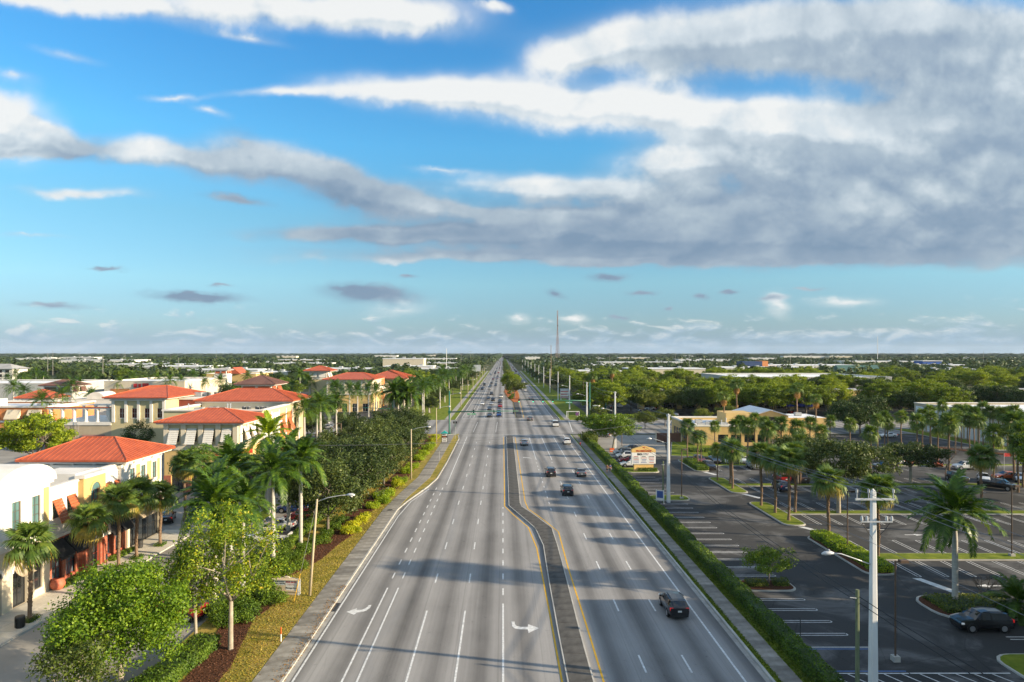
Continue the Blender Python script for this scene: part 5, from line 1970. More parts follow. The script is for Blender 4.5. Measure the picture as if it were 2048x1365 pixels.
for x0, w, y0, d, h, lab in ((-190, 40, 214, 24, 7.2, 'low white shop roof at the far left edge beyond the orange shop'),
                             (-120, 16, 222, 14, 8.4, 'pale parapeted shop roof with vents behind the colonnaded terrace'),
                             (-146, 18, 230, 12, 8.2, 'white shop roof with curved hood behind the colonnaded terrace')):
    q = flat_shop(lab, x0, x0 + w, y0, y0 + d, h, M_STUCCO, M_WHITER)
q2 = MB()
q2.extrude([(-137.5 + 3 * math.cos(math.pi * k / 10), 230.5, 8.5 + 2.2 * math.sin(math.pi * k / 10)) for k in range(11)], (0, 8, 0))
q2.build('curved_hood', M_STUCCO, q)
pv = thing('pavilion', 'small red pyramid-roofed kiosk among the left palms', 'pavilion')
walls(pv, -155, -147, 220.5, 227.5, 0, 9.2, M_STUCCO, front=[(2, 6, 6, 8.2)])
hip_roof(pv, -157, -145, 219, 229, 9.5, 12.0, ((-151.3, 224), (-150.7, 224)), panel=.9)

# ============ right: restaurant with the dark sign board
r1 = thing('restaurant', 'ochre gabled restaurant with a dark sign board and white script behind palms', 'building')
x0, x1, y0, y1 = 69.5, 79.5, 190, 206
gw = MB()
gw.extrude([(x0, y0, 0), (x1, y0, 0), (x1, y0, 6.4), ((x0 + x1) / 2, y0, 7.9), (x0, y0, 6.4)], (0, .35, 0))
gw.build('gable_wall', M_OCHRE, r1)
MB().wall((x0, y1, 0), (0, -1, 0), 15.6, 6.2, .3).build('wall', M_OCHRE, r1)
MB().wall((x1, y0 + .36, 0), (0, 1, 0), 15.6, 6.2, .3).build('wall', M_OCHRE, r1)
rr = MB()
rr.extrude([(x0 - .5, y0 - .3, 6.3), ((x0 + x1) / 2, y0 - .3, 7.92), ((x0 + x1) / 2, y0 - .3, 8.2), (x0 - .5, y0 - .3, 6.58)], (0, 16.4, 0))
rr.extrude([((x0 + x1) / 2 + .002, y0 - .3, 7.92), (x1 + .5, y0 - .3, 6.3), (x1 + .5, y0 - .3, 6.58), ((x0 + x1) / 2 + .002, y0 - .3, 8.2)], (0, 16.4, 0))
rr.build('roof', M_WHITER, r1)
F = Frame((x0, y0, 0), (1, 0))
sb = F.part('sign_board', M_DARKFR, r1, (2.0, 7.6, 3.4, 6.1, .01, .2))
MB().tube([F.P(2.9 + .34 * k, 4.6 + .42 * math.sin(k * 1.35) + (.5 if k == 3 else 0), .24) for k in range(13)], .09, 5).build('script_mark', M_WHITEFR, r1)
tr = MB()
for k in range(10):
    t, t2 = math.pi * k / 10, math.pi * (k + 1) / 10
    pts = [(5 + rr_ * math.cos(q), 1.3 + rr_ * math.sin(q) * .6) for q, rr_ in ((t, 2.6), (t, 2.9), (t2, 2.9), (t2, 2.6))]
    tr.extrude([F.P(p[0], p[1], .003) for p in reversed(pts)], F.n * .1)
tr.build('arch_trim', M_MAROON, r1)
r1w = MB().wall((x1 + .02, y0 + 3, 0), (1, 0, 0), 12, 5.6, .3, [(8, 9.2, 2.0, 3.2)])
r1w.build('wall', M_OCHRE, r1)
window(r1, Frame((x1 + .02, y0 + 3, 0), (1, 0)), 8, 9.2, 2.0, 3.2, M_DARKFR, M_DARKGL, 1, 1)
MB().box(x1 + .02, x1 + 12, y0 + 3.32, y1, 5.3, 5.6).build('roof', M_WHITER, r1)
hvac(None, 86, 199, 5.6, 'box', 'boxy roof unit on the gabled restaurant', None)
r0 = thing('restaurant', 'flat-roofed ochre drive-through restaurant with white parapet band and roof plant', 'building')
x0, x1, y0, y1 = 49.5, 69.4, 176, 200
F = Frame((x0, y0, 0), (1, 0))
walls(r0, x0, x1, y0, y1, 0, 5.0, M_OCHRE, front=[(6 + 3.4 * k, 8.6 + 3.4 * k, .9, 2.9) for k in range(4)])
for k in range(4):
    window(r0, F, 6 + 3.4 * k, 8.6 + 3.4 * k, .9, 2.9, M_DARKFR, M_DARKGL, 2, 1)
MB().wall((x0 - .02, y1 - 1, 0), (0, -1, 0), 20, 4.2, .02, [(2 + 2.6 * k, 3.8 + 2.6 * k, .8, 3.0) for k in range(6)]).build('veneer', M_OCHRE, r0)
for k in range(6):
    window(r0, Frame((x0 - .02, y1 - 1, 0), (0, -1)), 2 + 2.6 * k, 3.8 + 2.6 * k, .8, 3.0, M_DARKFR, M_DARKGL, 1, 1, -.03)
flat_roof(r0, x0, x1, y0, y1, 4.4)
coping(r0, x0, x1, y0, y1, 5.002, M_STUCCO, .4, .4, .15)
MB().box(x0 + 12, x1 - .4, y0 + 12, y1 - 4, 4.41, 7.4).build('penthouse', M_OCHRE, r0)
for k, (dx, dy, kd) in enumerate([(3, 5, 'box'), (6, 8, 'box'), (9.5, 6, 'box'), (5, 14, 'box'), (13.5, 5, 'box'), (8, 3.5, 'vent'), (11, 9, 'vent')]):
    hvac(None, x0 + dx, y0 + dy, 4.4, kd, ('boxy unit' if kd == 'box' else 'vent pipe') + ' on the drive-through restaurant roof', 'drive-through roof machines ' + kd)
en = thing('bin_enclosure', 'brown board-fenced bin enclosure beside the drive-through', 'enclosure', (44.5, 183, 0))
for k in range(9):
    MB().box(-3.2 + .72 * k, -3.2 + .72 * k + .69, -.06, .06, .05, 2.5).build('board', M_BROWNROOF, en)
    MB().box(3.3, 3.42, .1 + .5 * k, .1 + .5 * k + .47, .05, 2.5).build('board', M_BROWNROOF, en)
for x in (-3.4, 3.36):
    MB().box(x - .12, x + .12, -.14, .12, 0, 2.7).build('post', M_CREAM, en)

# ============ right: long ochre strip mall with arched piers behind trees
sm = thing('strip_mall', 'long ochre strip mall with square piers and dark shopfronts behind the canopy trees', 'building')
x0, x1, y0, y1 = 58, 262, 290, 330
F = Frame((x0, y0, 0), (1, 0))
MB().wall((x0, y0, 4.6), (1, 0, 0), x1 - x0, 3.4, .5).build('wall', M_OCHRE, sm)
MB().wall((x0, y0 + 4, 0), (1, 0, 0), x1 - x0, 4.58, .4, [(3 + 8 * k, 8.6 + 8 * k, .2, 3.4) for k in range(25)]).build('wall', M_TAN, sm)
F2 = Frame((x0, y0 + 4, 0), (1, 0))
for k in range(25):
    window(sm, F2, 3 + 8 * k, 8.6 + 8 * k, .2, 3.4, M_DARKFR, M_DARKGL, 4, 1, .2, 'shop_window')
    F.part('pier', M_OCHRE, sm, (.2 + 8 * k, 2.2 + 8 * k, 0, 4.59, -.5, .0))
MB().box(x0, x1, y0 + .52, y1, 6.6, 6.9).build('roof', M_GREYR, sm)
F.part('coping', M_STUCCO, sm, (-.1, x1 - x0 + .1, 8.002, 8.25, -.5, .1))
F.part('wall_sign', M_REDSIGN, sm, (116, 121, 6.2, 7.2, .02, .2), (122, 128, 6.2, 7.2, .02, .2))
F.part('fascia_sign', mat('blue_sign', (.03, .05, .30), .5), sm, (62, 66, 1.2, 2.4, .3, .5), (67, 75, 1.2, 2.4, .3, .5))
for k in range(8):
    hvac(None, 118 + k * 13 + (k % 3) * 2, 302 + (k % 2) * 5, 6.9, 'box', 'grey roof unit on the long ochre strip mall', 'strip mall roof units')
gs = flat_shop('large grey block-walled store with white roof behind the strip mall', 128, 212, 372, 440, 10.6, M_GREYW, M_WHITER)
# white-panelled wall of the big store at the right
wb = thing('store_building', 'tan-framed store with pale blue-white wall panels behind a row of palms', 'building')
x0, x1, y0, y1 = 127.8, 190, 172, 212
walls(wb, x0, x1, y0, y1, 0, 8.4, M_TAN)
F = Frame((x0, y1, 0), (0, -1))
M_PANEL = mat('white_wall_panel', (.60, .62, .64), .7, scale=.4, col2=(.70, .72, .74))
for k in range(7):
    a = .9 + 5.6 * k
    F.part('wall_panel', M_PANEL, wb, (a, a + 4.7, .4, 3.4, .004, .06), (a, a + 4.7, 4.0, 7.6, .004, .06))
Ff = Frame((x0, y0, 0), (1, 0))
for k in range(8):
    Ff.part('wall_panel', M_PANEL, wb, (1 + 7.5 * k, 7 + 7.5 * k, .4, 3.4, .004, .06), (1 + 7.5 * k, 7 + 7.5 * k, 4.0, 7.6, .004, .06))
flat_roof(wb, x0, x1, y0, y1, 7.9)
coping(wb, x0, x1, y0, y1, 8.402, M_STUCCO, .4, .2, .1)
# pale office wall standing just at the right edge of the picture; it throws the broad shade on the road
ob = flat_shop('plain pale stucco building beyond the hedge-side palm and parked black car', 45.1, 75, 12, 57.2, 11.2, M_STUCCO, M_GREYR)

# ------------------------------------------------------------------ vehicles
M_TYRE = mat('tyre_rubber', (.012, .012, .012), .85, scale=4)
M_RIM = mat('alloy_rim', (.42, .42, .43), .35, .7, scale=4)
M_CARGL = mat_glass('car_glass', (.012, .014, .017), .04)
M_HEAD = mat_emit('headlamp', (.72, .73, .72), .08)
M_TAIL = mat_emit('tail_lamp', (.50, .012, .010), .35)
M_TRIM = mat('black_plastic', (.018, .018, .019), .6, scale=4)
M_PLATE = mat('licence_plate', (.62, .62, .60), .5, scale=6)
PAINT = {}


def paint(c):
    pal = dict(white=(.72, .72, .71), black=(.009, .009, .011), silver=(.40, .41, .42), grey=(.13, .135, .14), dark=(.035, .037, .042), red=(.30, .012, .014),
               darkred=(.14, .010, .012), blue=(.02, .07, .26), navy=(.018, .03, .075), paleblue=(.42, .50, .60), gold=(.24, .19, .12), brown=(.09, .05, .035), orange=(.50, .10, .02))
    if c not in PAINT:
        m = mat('paint_' + c, pal[c], .32, .25 if c in ('silver', 'grey', 'paleblue') else 0.0, .04, .5, coat=.8)
        PAINT[c] = m
    return PAINT[c]


CAR_SPECS = {
    # y, z_low, z_side, z_top, w_side, w_top, cabin
    'sedan': dict(L=4.75, wb=(1.42, -1.40), R=.33, W=.91, st=[
        (2.37, .34, .56, .60, .66, .60, 0), (2.28, .26, .68, .72, .80, .72, 0), (1.75, .22, .80, .86, .89, .78, 0), (1.05, .20, .92, .99, .91, .80, 0),
        (.20, .20, .96, 1.41, .91, .62, 1), (-.35, .20, .98, 1.45, .91, .63, 1), (-.95, .20, .99, 1.40, .91, .61, 1), (-1.72, .22, 1.01, 1.06, .90, .76, 0), (-2.22, .28, .99, 1.03, .84, .74, 0), (-2.37, .38, .90, .93, .76, .70, 0)]),
    'suv': dict(L=4.6, wb=(1.38, -1.36), R=.37, W=.94, st=[
        (2.30, .40, .70, .76, .70, .64, 0), (2.20, .30, .86, .92, .84, .76, 0), (1.65, .26, .98, 1.05, .92, .82, 0), (1.10, .24, 1.06, 1.12, .94, .83, 0),
        (.42, .24, 1.09, 1.62, .94, .68, 1), (-.30, .24, 1.11, 1.69, .94, .69, 1), (-1.45, .24, 1.13, 1.64, .94, .67, 1), (-1.80, .24, 1.14, 1.58, .93, .65, 1), (-2.12, .30, 1.12, 1.16, .90, .74, 0), (-2.30, .40, 1.04, 1.07, .84, .76, 0)]),
    'van': dict(L=5.4, wb=(1.75, -1.65), R=.36, W=.98, st=[
        (2.70, .40, .80, .86, .78, .70, 0), (2.55, .30, 1.00, 1.06, .92, .82, 0), (2.05, .26, 1.14, 1.22, .97, .85, 0),
        (1.35, .26, 1.20, 1.98, .98, .80, 1), (.6, .26, 1.22, 2.06, .98, .82, 1), (-1.4, .26, 1.22, 2.06, .98, .82, 1), (-2.45, .26, 1.20, 2.00, .97, .80, 1), (-2.66, .34, 1.16, 1.20, .94, .86, 0), (-2.70, .42, 1.10, 1.14, .90, .84, 0)]),
    'pickup': dict(L=5.7, wb=(1.85, -1.75), R=.40, W=.99, st=[
        (2.85, .46, .86, .92, .80, .74, 0), (2.72, .36, 1.04, 1.10, .94, .84, 0), (2.2, .32, 1.12, 1.18, .98, .86, 0), (1.55, .32, 1.16, 1.22, .99, .86, 0),
        (.90, .32, 1.18, 1.80, .99, .74, 1), (.1, .32, 1.19, 1.86, .99, .76, 1), (-.55, .32, 1.19, 1.82, .99, .74, 1), (-.85, .32, 1.18, 1.22, .99, .90, 0), (-2.70, .34, 1.16, 1.19, .97, .90, 0), (-2.85, .46, 1.10, 1.13, .93, .88, 0)]),
}


def car_proto(kind, detailed=True):
    key = ('car', kind, detailed)
    if key in PROTO:
        return PROTO[key]
    sp = CAR_SPECS[kind]
    st = sp['st']
    t = thing({'sedan': 'sedan_car', 'suv': 'suv_car', 'van': 'van', 'pickup': 'pickup_truck'}[kind], '', 'car')
    body, ws, rw = MB(), MB(), MB()
    sides = [MB(), MB()]
    ring = []
    for (y, zl, zs, zt, w, wt, cab) in st:
        zm = zl + (zs - zl) * .55
        half = [(w * .72, zl), (w * .97, zl + (zs - zl) * .22), (w, zm), (w * .965, zs)]
        half += [(wt * 1.06, zt - .05), (wt * .82, zt), (0, zt + .025)] if cab else [(wt * 1.08, zs + (zt - zs) * .55), (wt * .8, zt), (0, zt + .012)]
        ring.append([(x, y, z) for x, z in half])
    for s in (1, -1):
        for i in range(len(st) - 1):
            a, b = ring[i], ring[i + 1]
            ca, cb = st[i][6], st[i + 1][6]
            for j in range(6):
                q = [a[j], b[j], b[j + 1], a[j + 1]]
                q = [(s * x, y, z) for x, y, z in q]
                if s > 0:
                    q.reverse()
                tgt = body
                if j == 3 and ca and cb:
                    tgt = sides[0 if s > 0 else 1]
                elif j in (4, 5) and cb and not ca:
                    tgt = ws
                elif j in (4, 5) and ca and not cb and kind != 'x':
                    tgt = rw
                tgt.quad(*q)
        for k, i in ((0, 0), (1, len(st) - 1)):
            r_ = [(s * x, y, z) for x, y, z in ring[i]]
            body.add(r_ + [(0, r_[0][1], r_[0][2])], [tuple(range(8)) if (s > 0) == (k == 0) else tuple(range(7, -1, -1))])
    # floor
    body.box(-sp['W'] * .7, sp['W'] * .7, st[-1][0] + .1, st[0][0] - .1, .24, .30)
    bo = body.build('body', paint('white'), t)
    if not detailed:
        me = bo.data
        bo['kind'] = 'part'
        del bo['kind']
    ws.build('windshield', M_CARGL, t)
    rw.build('rear_window', M_CARGL, t)
    for k in range(2):
        sides[k].build('side_windows', M_CARGL, t)
    pil = MB()
    cabs = [s for s in st if s[6]]
    for s in (1, -1):
        for yy in ([cabs[1][0]] if kind != 'van' else [.6, -.4]):
            zs = [q for q in cabs if q[0] == yy] or [cabs[1]]
            q = zs[0]
            pil.extrude([(s * (q[4] * .967 + .004), yy + .05, q[2]), (s * (q[5] * 1.063 + .004), yy + .05, q[3] - .05), (s * (q[5] * 1.063 + .004), yy - .05, q[3] - .05), (s * (q[4] * .967 + .004), yy - .05, q[2])], (s * .006, 0, 0))
    pil.build('door_pillars', M_TRIM, t)
    W = sp['W']
    for y in sp['wb']:
        for s in (1, -1):
            tr = MB()
            tr.disc((0, 0, 0), (1, 0, 0), sp['R'], .22, 14)
            o = tr.build('wheel', M_TYRE, t)
            o.location = (s * (W - .09), y, sp['R'])
            rm = MB()
            rm.disc((s * .095, 0, 0), (1, 0, 0), sp['R'] * .66, .05, 12)
            rm.build('rim', M_RIM, o)
            ar = MB()
            ar.disc((s * (W - .045), y, sp['R'] + .02), (1, 0, 0), sp['R'] * 1.17, .10, 14)
            ar.build('wheel_arch', M_TRIM, t)
    y0, y1 = st[0][0], st[-1][0]
    z0, z1 = st[1][2] - .10, st[-2][2] - .12
    for s in (1, -1):
        MB().bbox(s * W * .72 - .20, s * W * .72 + .16, y0 - .30, y0 - .075, z0 - .06, z0 + .09, .03).build('headlight', M_HEAD, t)
        MB().bbox(s * W * .74 - .17, s * W * .74 + .14, y1 + .02, y1 + .20, z1 - .14, z1 + .10, .02).build('taillight', M_TAIL, t)
        MB().bbox(s * (W + .09) - .10, s * (W + .09) + .10, cabs[0][0] + .35, cabs[0][0] + .47, cabs[0][2] - .02, cabs[0][2] + .14, .03).build('mirror', M_TRIM, t)
    MB().box(-W * .50, W * .50, y0 - .06, y0 + .012, st[0][1] + .04, st[0][1] + .20).build('grille', M_TRIM, t)
    MB().box(-W * .82, W * .82, y1 - .03, y1 + .3, .30, .46).build('rear_bumper', M_TRIM, t)
    MB().box(-.17, .17, y1 - .025, y1 + .02, z1 - .28, z1 - .13).build('licence_plate', M_PLATE, t)
    if kind == 'pickup':
        MB().box(-.80, .80, -2.60, -.98, 1.16, 1.225).build('cargo_bed', M_TRIM, t)
    if kind == 'suv':
        rl = MB()
        for s in (1, -1):
            rl.tube([(s * .58, .25, 1.66), (s * .60, -.4, 1.745), (s * .58, -1.5, 1.68)], .022, 5)
        rl.build('roof_rail', M_TRIM, t)
    PROTO[key] = t
    return t


def car(kind, colour, label, x, y, heading, group=None, cat=None, scale=1.0):
    """heading: direction the front points, degrees from +Y towards -X"""
    p = car_proto(kind)
    o = place(p, label, (x, y, .0), R(heading), group, scale, cat or {'sedan': 'car', 'suv': 'SUV', 'van': 'van', 'pickup': 'pickup truck'}[kind])
    for ch in o.children:
        if ch.name.split('.')[0] == 'body':
            set_mat(ch, paint(colour))
    return o


def far_car(kind, colour, label, x, y, heading, group):
    """same shape as one mesh for cars too small to show their parts"""
    key = ('farcar', kind)
    if key not in PROTO:
        p = car_proto(kind)
        mb, mats, idx = MB(), [], []
        def take(o, M):
            Mx = M @ o.matrix_local
            if o.data:
                m = o.data.materials[0]
                if m not in mats:
                    mats.append(m)
                for pl in o.data.polygons:
                    idx.append(mats.index(m))
                mb.add([Mx @ v.co for v in o.data.vertices], [tuple(pl.vertices) for pl in o.data.polygons])
            for c in o.children:
                take(c, Mx)
        for c in p.children:
            take(c, Matrix())
        me = mb.mesh('far_car')
        for m in mats:
            me.materials.append(m)
        me.polygons.foreach_set('material_index', idx)
        PROTO[key] = (me, mats.index(paint('white')))
    me, k = PROTO[key]
    o = link({'sedan': 'sedan_car', 'suv': 'suv_car', 'van': 'van', 'pickup': 'pickup_truck'}[kind], me)
    o.location = (x, y, 0)
    o.rotation_euler = (0, 0, R(heading))
    o.material_slots[k].link = 'OBJECT'
    o.material_slots[k].material = paint(colour)
    return tag(o, label, 'car', group)


def px_car(kind, colour, label, px, py, heading, **kw):
    p = G(px, py)
    return car(kind, colour, label, p.x, p.y, heading, **kw)


# --- driving away from the camera, right carriageway
px_car('suv', 'black', 'black SUV driving alone in the broad shade beside the right edge line', 1347, 1222, 0)
px_car('suv', 'black', 'black hatchback SUV with lit red tail lamps in the middle right lane', 1134, 988, 0)
px_car('suv', 'black', 'small black SUV in the lane next to the median pavement', 1101, 951, 0)
px_car('sedan', 'grey', 'dark grey sedan in the lane beside the right shoulder', 1161, 951, 0)
px_car('sedan', 'silver', 'silver sedan at the crossing in the lane next to the median nose', 1048, 890, 0)
px_car('suv', 'white', 'white SUV just before the crossing by the right kerb', 1133, 888, 0)
px_car('van', 'white', 'white van driving across the crossing', 1110, 853, 0)
px_car('sedan', 'grey', 'dark grey sedan crossing the junction just past the far median nose', 1060, 841, 0)
px_car('sedan', 'silver', 'silver sedan driving under the far signal arm', 1061, 799, 0)
px_car('suv', 'white', 'white SUV passing the treed median island', 1051, 783, 0)
# --- waiting or approaching, left carriageway (fronts towards the camera)
px_car('sedan', 'black', 'black sedan first in its lane at the far stop line', 979, 834, 180)
px_car('suv', 'blue', 'bright blue SUV first in its lane at the far stop line', 998, 833, 180)
px_car('sedan', 'dark', 'dark sedan second in its lane behind the black sedan', 979, 820, 180)
px_car('suv', 'red', 'red and black SUV queuing two cars behind the blue SUV', 1000, 815, 180)
px_car('sedan', 'grey', 'grey sedan queuing behind the blue SUV', 998, 823, 180)
px_car('sedan', 'silver', 'silver-grey sedan third in the queue left of the red SUV', 983, 810, 180)
px_car('suv', 'dark', 'dark SUV with headlights on behind the red SUV', 1000, 806, 180)
px_car('sedan', 'white', 'white sedan alone in the outer turning lane', 965, 810, 180)
px_car('suv', 'black', 'black SUV queuing beside the silver car in the middle lane', 986, 802, 180)
px_car('sedan', 'dark', 'dark car with white bonnet glare in the outer through lane', 977, 799, 180)
px_car('pickup', 'white', 'tall white pickup truck approaching beside the island tip', 1002, 796, 180)
px_car('suv', 'black', 'black SUV approaching ahead of the queue behind the white pickup', 983, 790, 180)
px_car('suv', 'dark', 'dark SUV approaching alone before the treed island', 983, 768, 180)
# --- the distant jam
jam = random.Random(5)
cols = ['white', 'silver', 'grey', 'black', 'red', 'dark', 'white', 'navy', 'darkred', 'silver']
taken = []
for k in range(74):
    y = 440 + 1500 * (k / 74) ** 1.6 + jam.uniform(-8, 8)
    away = jam.random() < .5
    x = jam.choice([9.6, 13.1, 16.6]) if away else jam.choice([-13.4, -8.7, -5.1, -1.6])
    if any(abs(x - a) < 2 and abs(y - b) < 7 for a, b in taken):
        y += 14
    taken.append((x, y))
    far_car(jam.choice(['sedan', 'suv', 'sedan', 'suv', 'van']), jam.choice(cols), ('distant car driving away down the long straight road' if away else 'distant car coming towards the crossing down the long straight road'), x, y, 0 if away else 180, 'distant cars going away' if away else 'distant cars coming near')
# --- left car park (noses towards the shops)
px_car('pickup', 'white', 'white crew-cab pickup parked behind the royal palm trunks', 536, 1086, 90)
px_car('sedan', 'white', 'white sedan parked between the white pickup and the dark red SUV', 557, 1058, 90)
px_car('suv', 'darkred', 'dark red SUV parked beyond the white sedan on the left', 600, 1042, 90)
px_car('suv', 'blue', 'bright blue car parked beyond the dark red SUV', 585, 1024, 90)
px_car('suv', 'dark', 'dark car parked on the near side of the white pickup', 520, 1118, 90)
px_car('pickup', 'red', 'red car half hidden behind the two thinning trees', 345, 1238, 90)
px_car('sedan', 'black', 'black sedan parked at the end of the shop walk', 335, 1042, 20)
px_car('suv', 'white', 'white SUV parked facing the road by the clustered palms', 752, 862, -80)
px_car('suv', 'black', 'black SUV parked beside the white SUV near the clustered palms', 745, 856, -80)
for k, (px, py, kd, c, lab) in enumerate([
        (646, 848, 'sedan', 'white', 'white sedan parked in front of the towered block'), (655, 858, 'sedan', 'silver', 'silver sedan parked beside the hedge strip before the towered block'),
        (648, 876, 'suv', 'darkred', 'dark red car parked beneath the small oak in the left lot'), (655, 880, 'suv', 'white', 'white SUV parked beside the dark red car in the left lot'),
        (668, 874, 'sedan', 'red', 'small red car parked next to the white SUV in the left lot'), (724, 854, 'sedan', 'paleblue', 'pale blue sedan parked under the palm in the left lot'),
        (640, 884, 'sedan', 'black', 'black car parked at the tree island in the left lot')]):
    px_car(kd, c, lab, px, py, 90 if k % 2 else -90)
# --- right car park
px_car('suv', 'black', 'black SUV with pale sunroof parked beside the palm island near the hatched paving', 1962, 1258, 90)
px_car('suv', 'red', 'red SUV parked tail-on across the grass strip', 1563, 963, 0)
px_car('suv', 'navy', 'dark blue SUV parked tail-on between two palm trunks', 1562, 980, 0)
px_car('pickup', 'brown', 'dark brown pickup parked beside the red SUV', 1598, 963, 0)
px_car('suv', 'dark', 'dark SUV parked in the shade under the wide oak', 1716, 952, 90)
px_car('suv', 'darkred', 'dark red SUV parked by the hedge-capped island', 1399, 926, 180)
px_car('suv', 'black', 'black SUV parked nose-out beside the clipped island hedge', 1418, 938, 180)
px_car('sedan', 'dark', 'dark sedan parked next to the dark red SUV', 1428, 925, 180)
px_car('sedan', 'paleblue', 'pale blue sedan parked behind the sabal palms', 1451, 925, 180)
px_car('sedan', 'white', 'white sedan parked beside the pale blue sedan', 1482, 925, 180)
px_car('suv', 'silver', 'silver crossover parked alone nose-out in the middle row', 1507, 937, 180)
for px, py, kd, c, lab in ((1262, 901, 'sedan', 'black', 'black car parked under the leaning tree by the hedge'), (1246, 910, 'suv', 'silver', 'silver SUV parked left of the monument sign'),
                           (1252, 917, 'suv', 'white', 'white crossover parked beside the silver SUV left of the sign'), (1258, 925, 'sedan', 'red', 'red car parked against the hedge left of the sign'),
                           (1262, 933, 'sedan', 'white', 'white car parked nearest the monument sign and the hedge')):
    px_car(kd, c, lab, px, py, 90)
px_car('sedan', 'silver', 'silver car parked up by the hedge near the crossing', 1206, 874, 60)
for px, py, kd, c, h, lab in ((1785, 926, 'sedan', 'white', 200, 'white sedan parked nose-out behind the spreading oak'), (1808, 926, 'sedan', 'orange', 200, 'orange-red car parked beneath the spreading oak'),
                              (1843, 927, 'sedan', 'white', 200, 'white coupe parked beside the orange-red car'), (1770, 938, 'suv', 'black', 90, 'black SUV parked in the shade behind the spreading oak'),
                              (1872, 932, 'sedan', 'orange', 160, 'orange-red convertible parked near the bare tree'), (1914, 962, 'suv', 'dark', 180, 'dark SUV parked nose-out behind the big royal palm'),
                              (1967, 962, 'sedan', 'white', 150, 'white sedan parked aslant near the right sabal palms'), (1995, 978, 'pickup', 'black', 215, 'black pickup parked aslant near the right sabal palms'),
                              (2012, 958, 'sedan', 'orange', 90, 'low orange-red sports car by the right sabal trunks'), (2040, 962, 'sedan', 'paleblue', 150, 'pale blue sedan at the right palms'),
                              (1930, 939, 'suv', 'white', 90, 'white SUV in the far aisle behind the round sabal palm'), (1776, 875, 'sedan', 'white', 90, 'white car in the far lot before the panelled store')):
    px_car(kd, c, lab, px, py, h)
fl = random.Random(9)
for k, (px, py) in enumerate([(1197, 806), (1195, 812), (1236, 806), (1270, 810), (1282, 828), (1350, 832), (1240, 816), (1224, 818), (1522, 826), (1548, 828), (1582, 828), (1302, 778), (1362, 773), (1336, 775), (1300, 820), (1460, 822), (1480, 826), (1205, 828)]):
    p = G(px, py)
    far_car(fl.choice(['sedan', 'suv']), fl.choice(cols), 'small parked car in the shaded lot beyond the crossing, right side', p.x, p.y, fl.choice([0, 90, 180]), 'cars in the far right lot')

# ------------------------------------------------------------------ street furniture
M_GREENP = mat('green_signal_paint', (.012, .11, .075), .45, scale=2, col2=(.02, .15, .10))
M_CONCP = mat('concrete_pole', (.62, .62, .61), .85, scale=1.5, col2=(.74, .74, .72), stretch=(1, 1, .3), spec=.2)
M_TANP = mat('tan_pole', (.40, .33, .21), .85, scale=1.5, col2=(.50, .42, .29), stretch=(1, 1, .3), spec=.2)
M_WOODG = mat('weathered_green_wood', (.10, .13, .07), .9, scale=3, col2=(.20, .22, .14), stretch=(3, 3, .4), spec=.1)
M_WOODP = mat('wood_pole', (.20, .15, .10), .9, scale=3, col2=(.30, .23, .16), stretch=(3, 3, .4), spec=.1)
M_LAMPG = mat('lamp_grey', (.52, .53, .53), .4, .3, scale=3, col2=(.62, .62, .62))
M_SIGNGR = mat('street_sign_green', (.0, .24, .11), .5, scale=4)
M_SIGNW = mat('sign_white', (.74, .73, .70), .55, scale=2, col2=(.80, .79, .76))
M_SIGNCR = mat('sign_cream', (.66, .53, .36), .8, scale=1.5, col2=(.74, .61, .43))
M_SIGNYE = mat('sign_yellow', (.70, .44, .14), .8, scale=1.5, col2=(.76, .50, .18))
M_BLK = mat('black_letter', (.012, .012, .012), .6)
M_REDL = mat('red_letter', (.42, .018, .014), .6)
M_BLUEL = mat('blue_letter', (.05, .10, .30), .6)
M_TURQ = mat('turquoise_paint', (.02, .36, .36), .5, scale=3)
M_SIGBLK = mat('signal_black', (.012, .013, .012), .5)
M_SIGGRN = mat_emit('signal_green', (.05, .85, .45), 2.0)
M_WIRE = mat('wire_grey', (.20, .20, .21), .5, .4)
M_WIREB = mat('wire_black', (.012, .012, .013), .6)
M_ORNG = mat('orange_plastic', (.62, .11, .02), .5, scale=3)
M_CERAM = mat('insulator', (.45, .46, .47), .3)


def street_lamp(loc, h, arm, label, group, m=M_TANP, lean=.0):
    t = thing('street_lamp', label, 'street lamp', loc, 0, group)
    MB().tube([(0, 0, -.2), (lean * .5, 0, h * .5), (lean, 0, h)], [.15, .125, .095], 8).build('pole', m, t, smooth=True)
    s = 1 if arm > 0 else -1
    MB().tube([(lean, 0, h - .25), (lean + arm * .35, 0, h + .15), (lean + arm * .8, 0, h + .38), (lean + arm, 0, h + .42)], [.045, .04, .035, .035], 6).build('arm', M_LAMPG, t, smooth=True)
    hd = MB()
    x = lean + arm
    hd.tube([(x - s * .12, 0, h + .42), (x + s * .15, 0, h + .44), (x + s * .5, 0, h + .43), (x + s * .72, 0, h + .39)], [.06, .15, .16, .05], 8)
    hd.build('lamp_head', M_LAMPG, t, smooth=True)
    MB().lathe([(.13, -.02), (.11, -.12), (.03, -.17)], 8, (x + s * .38, 0, h + .36)).build('lens', M_SIGNW, t, smooth=True)
    return t


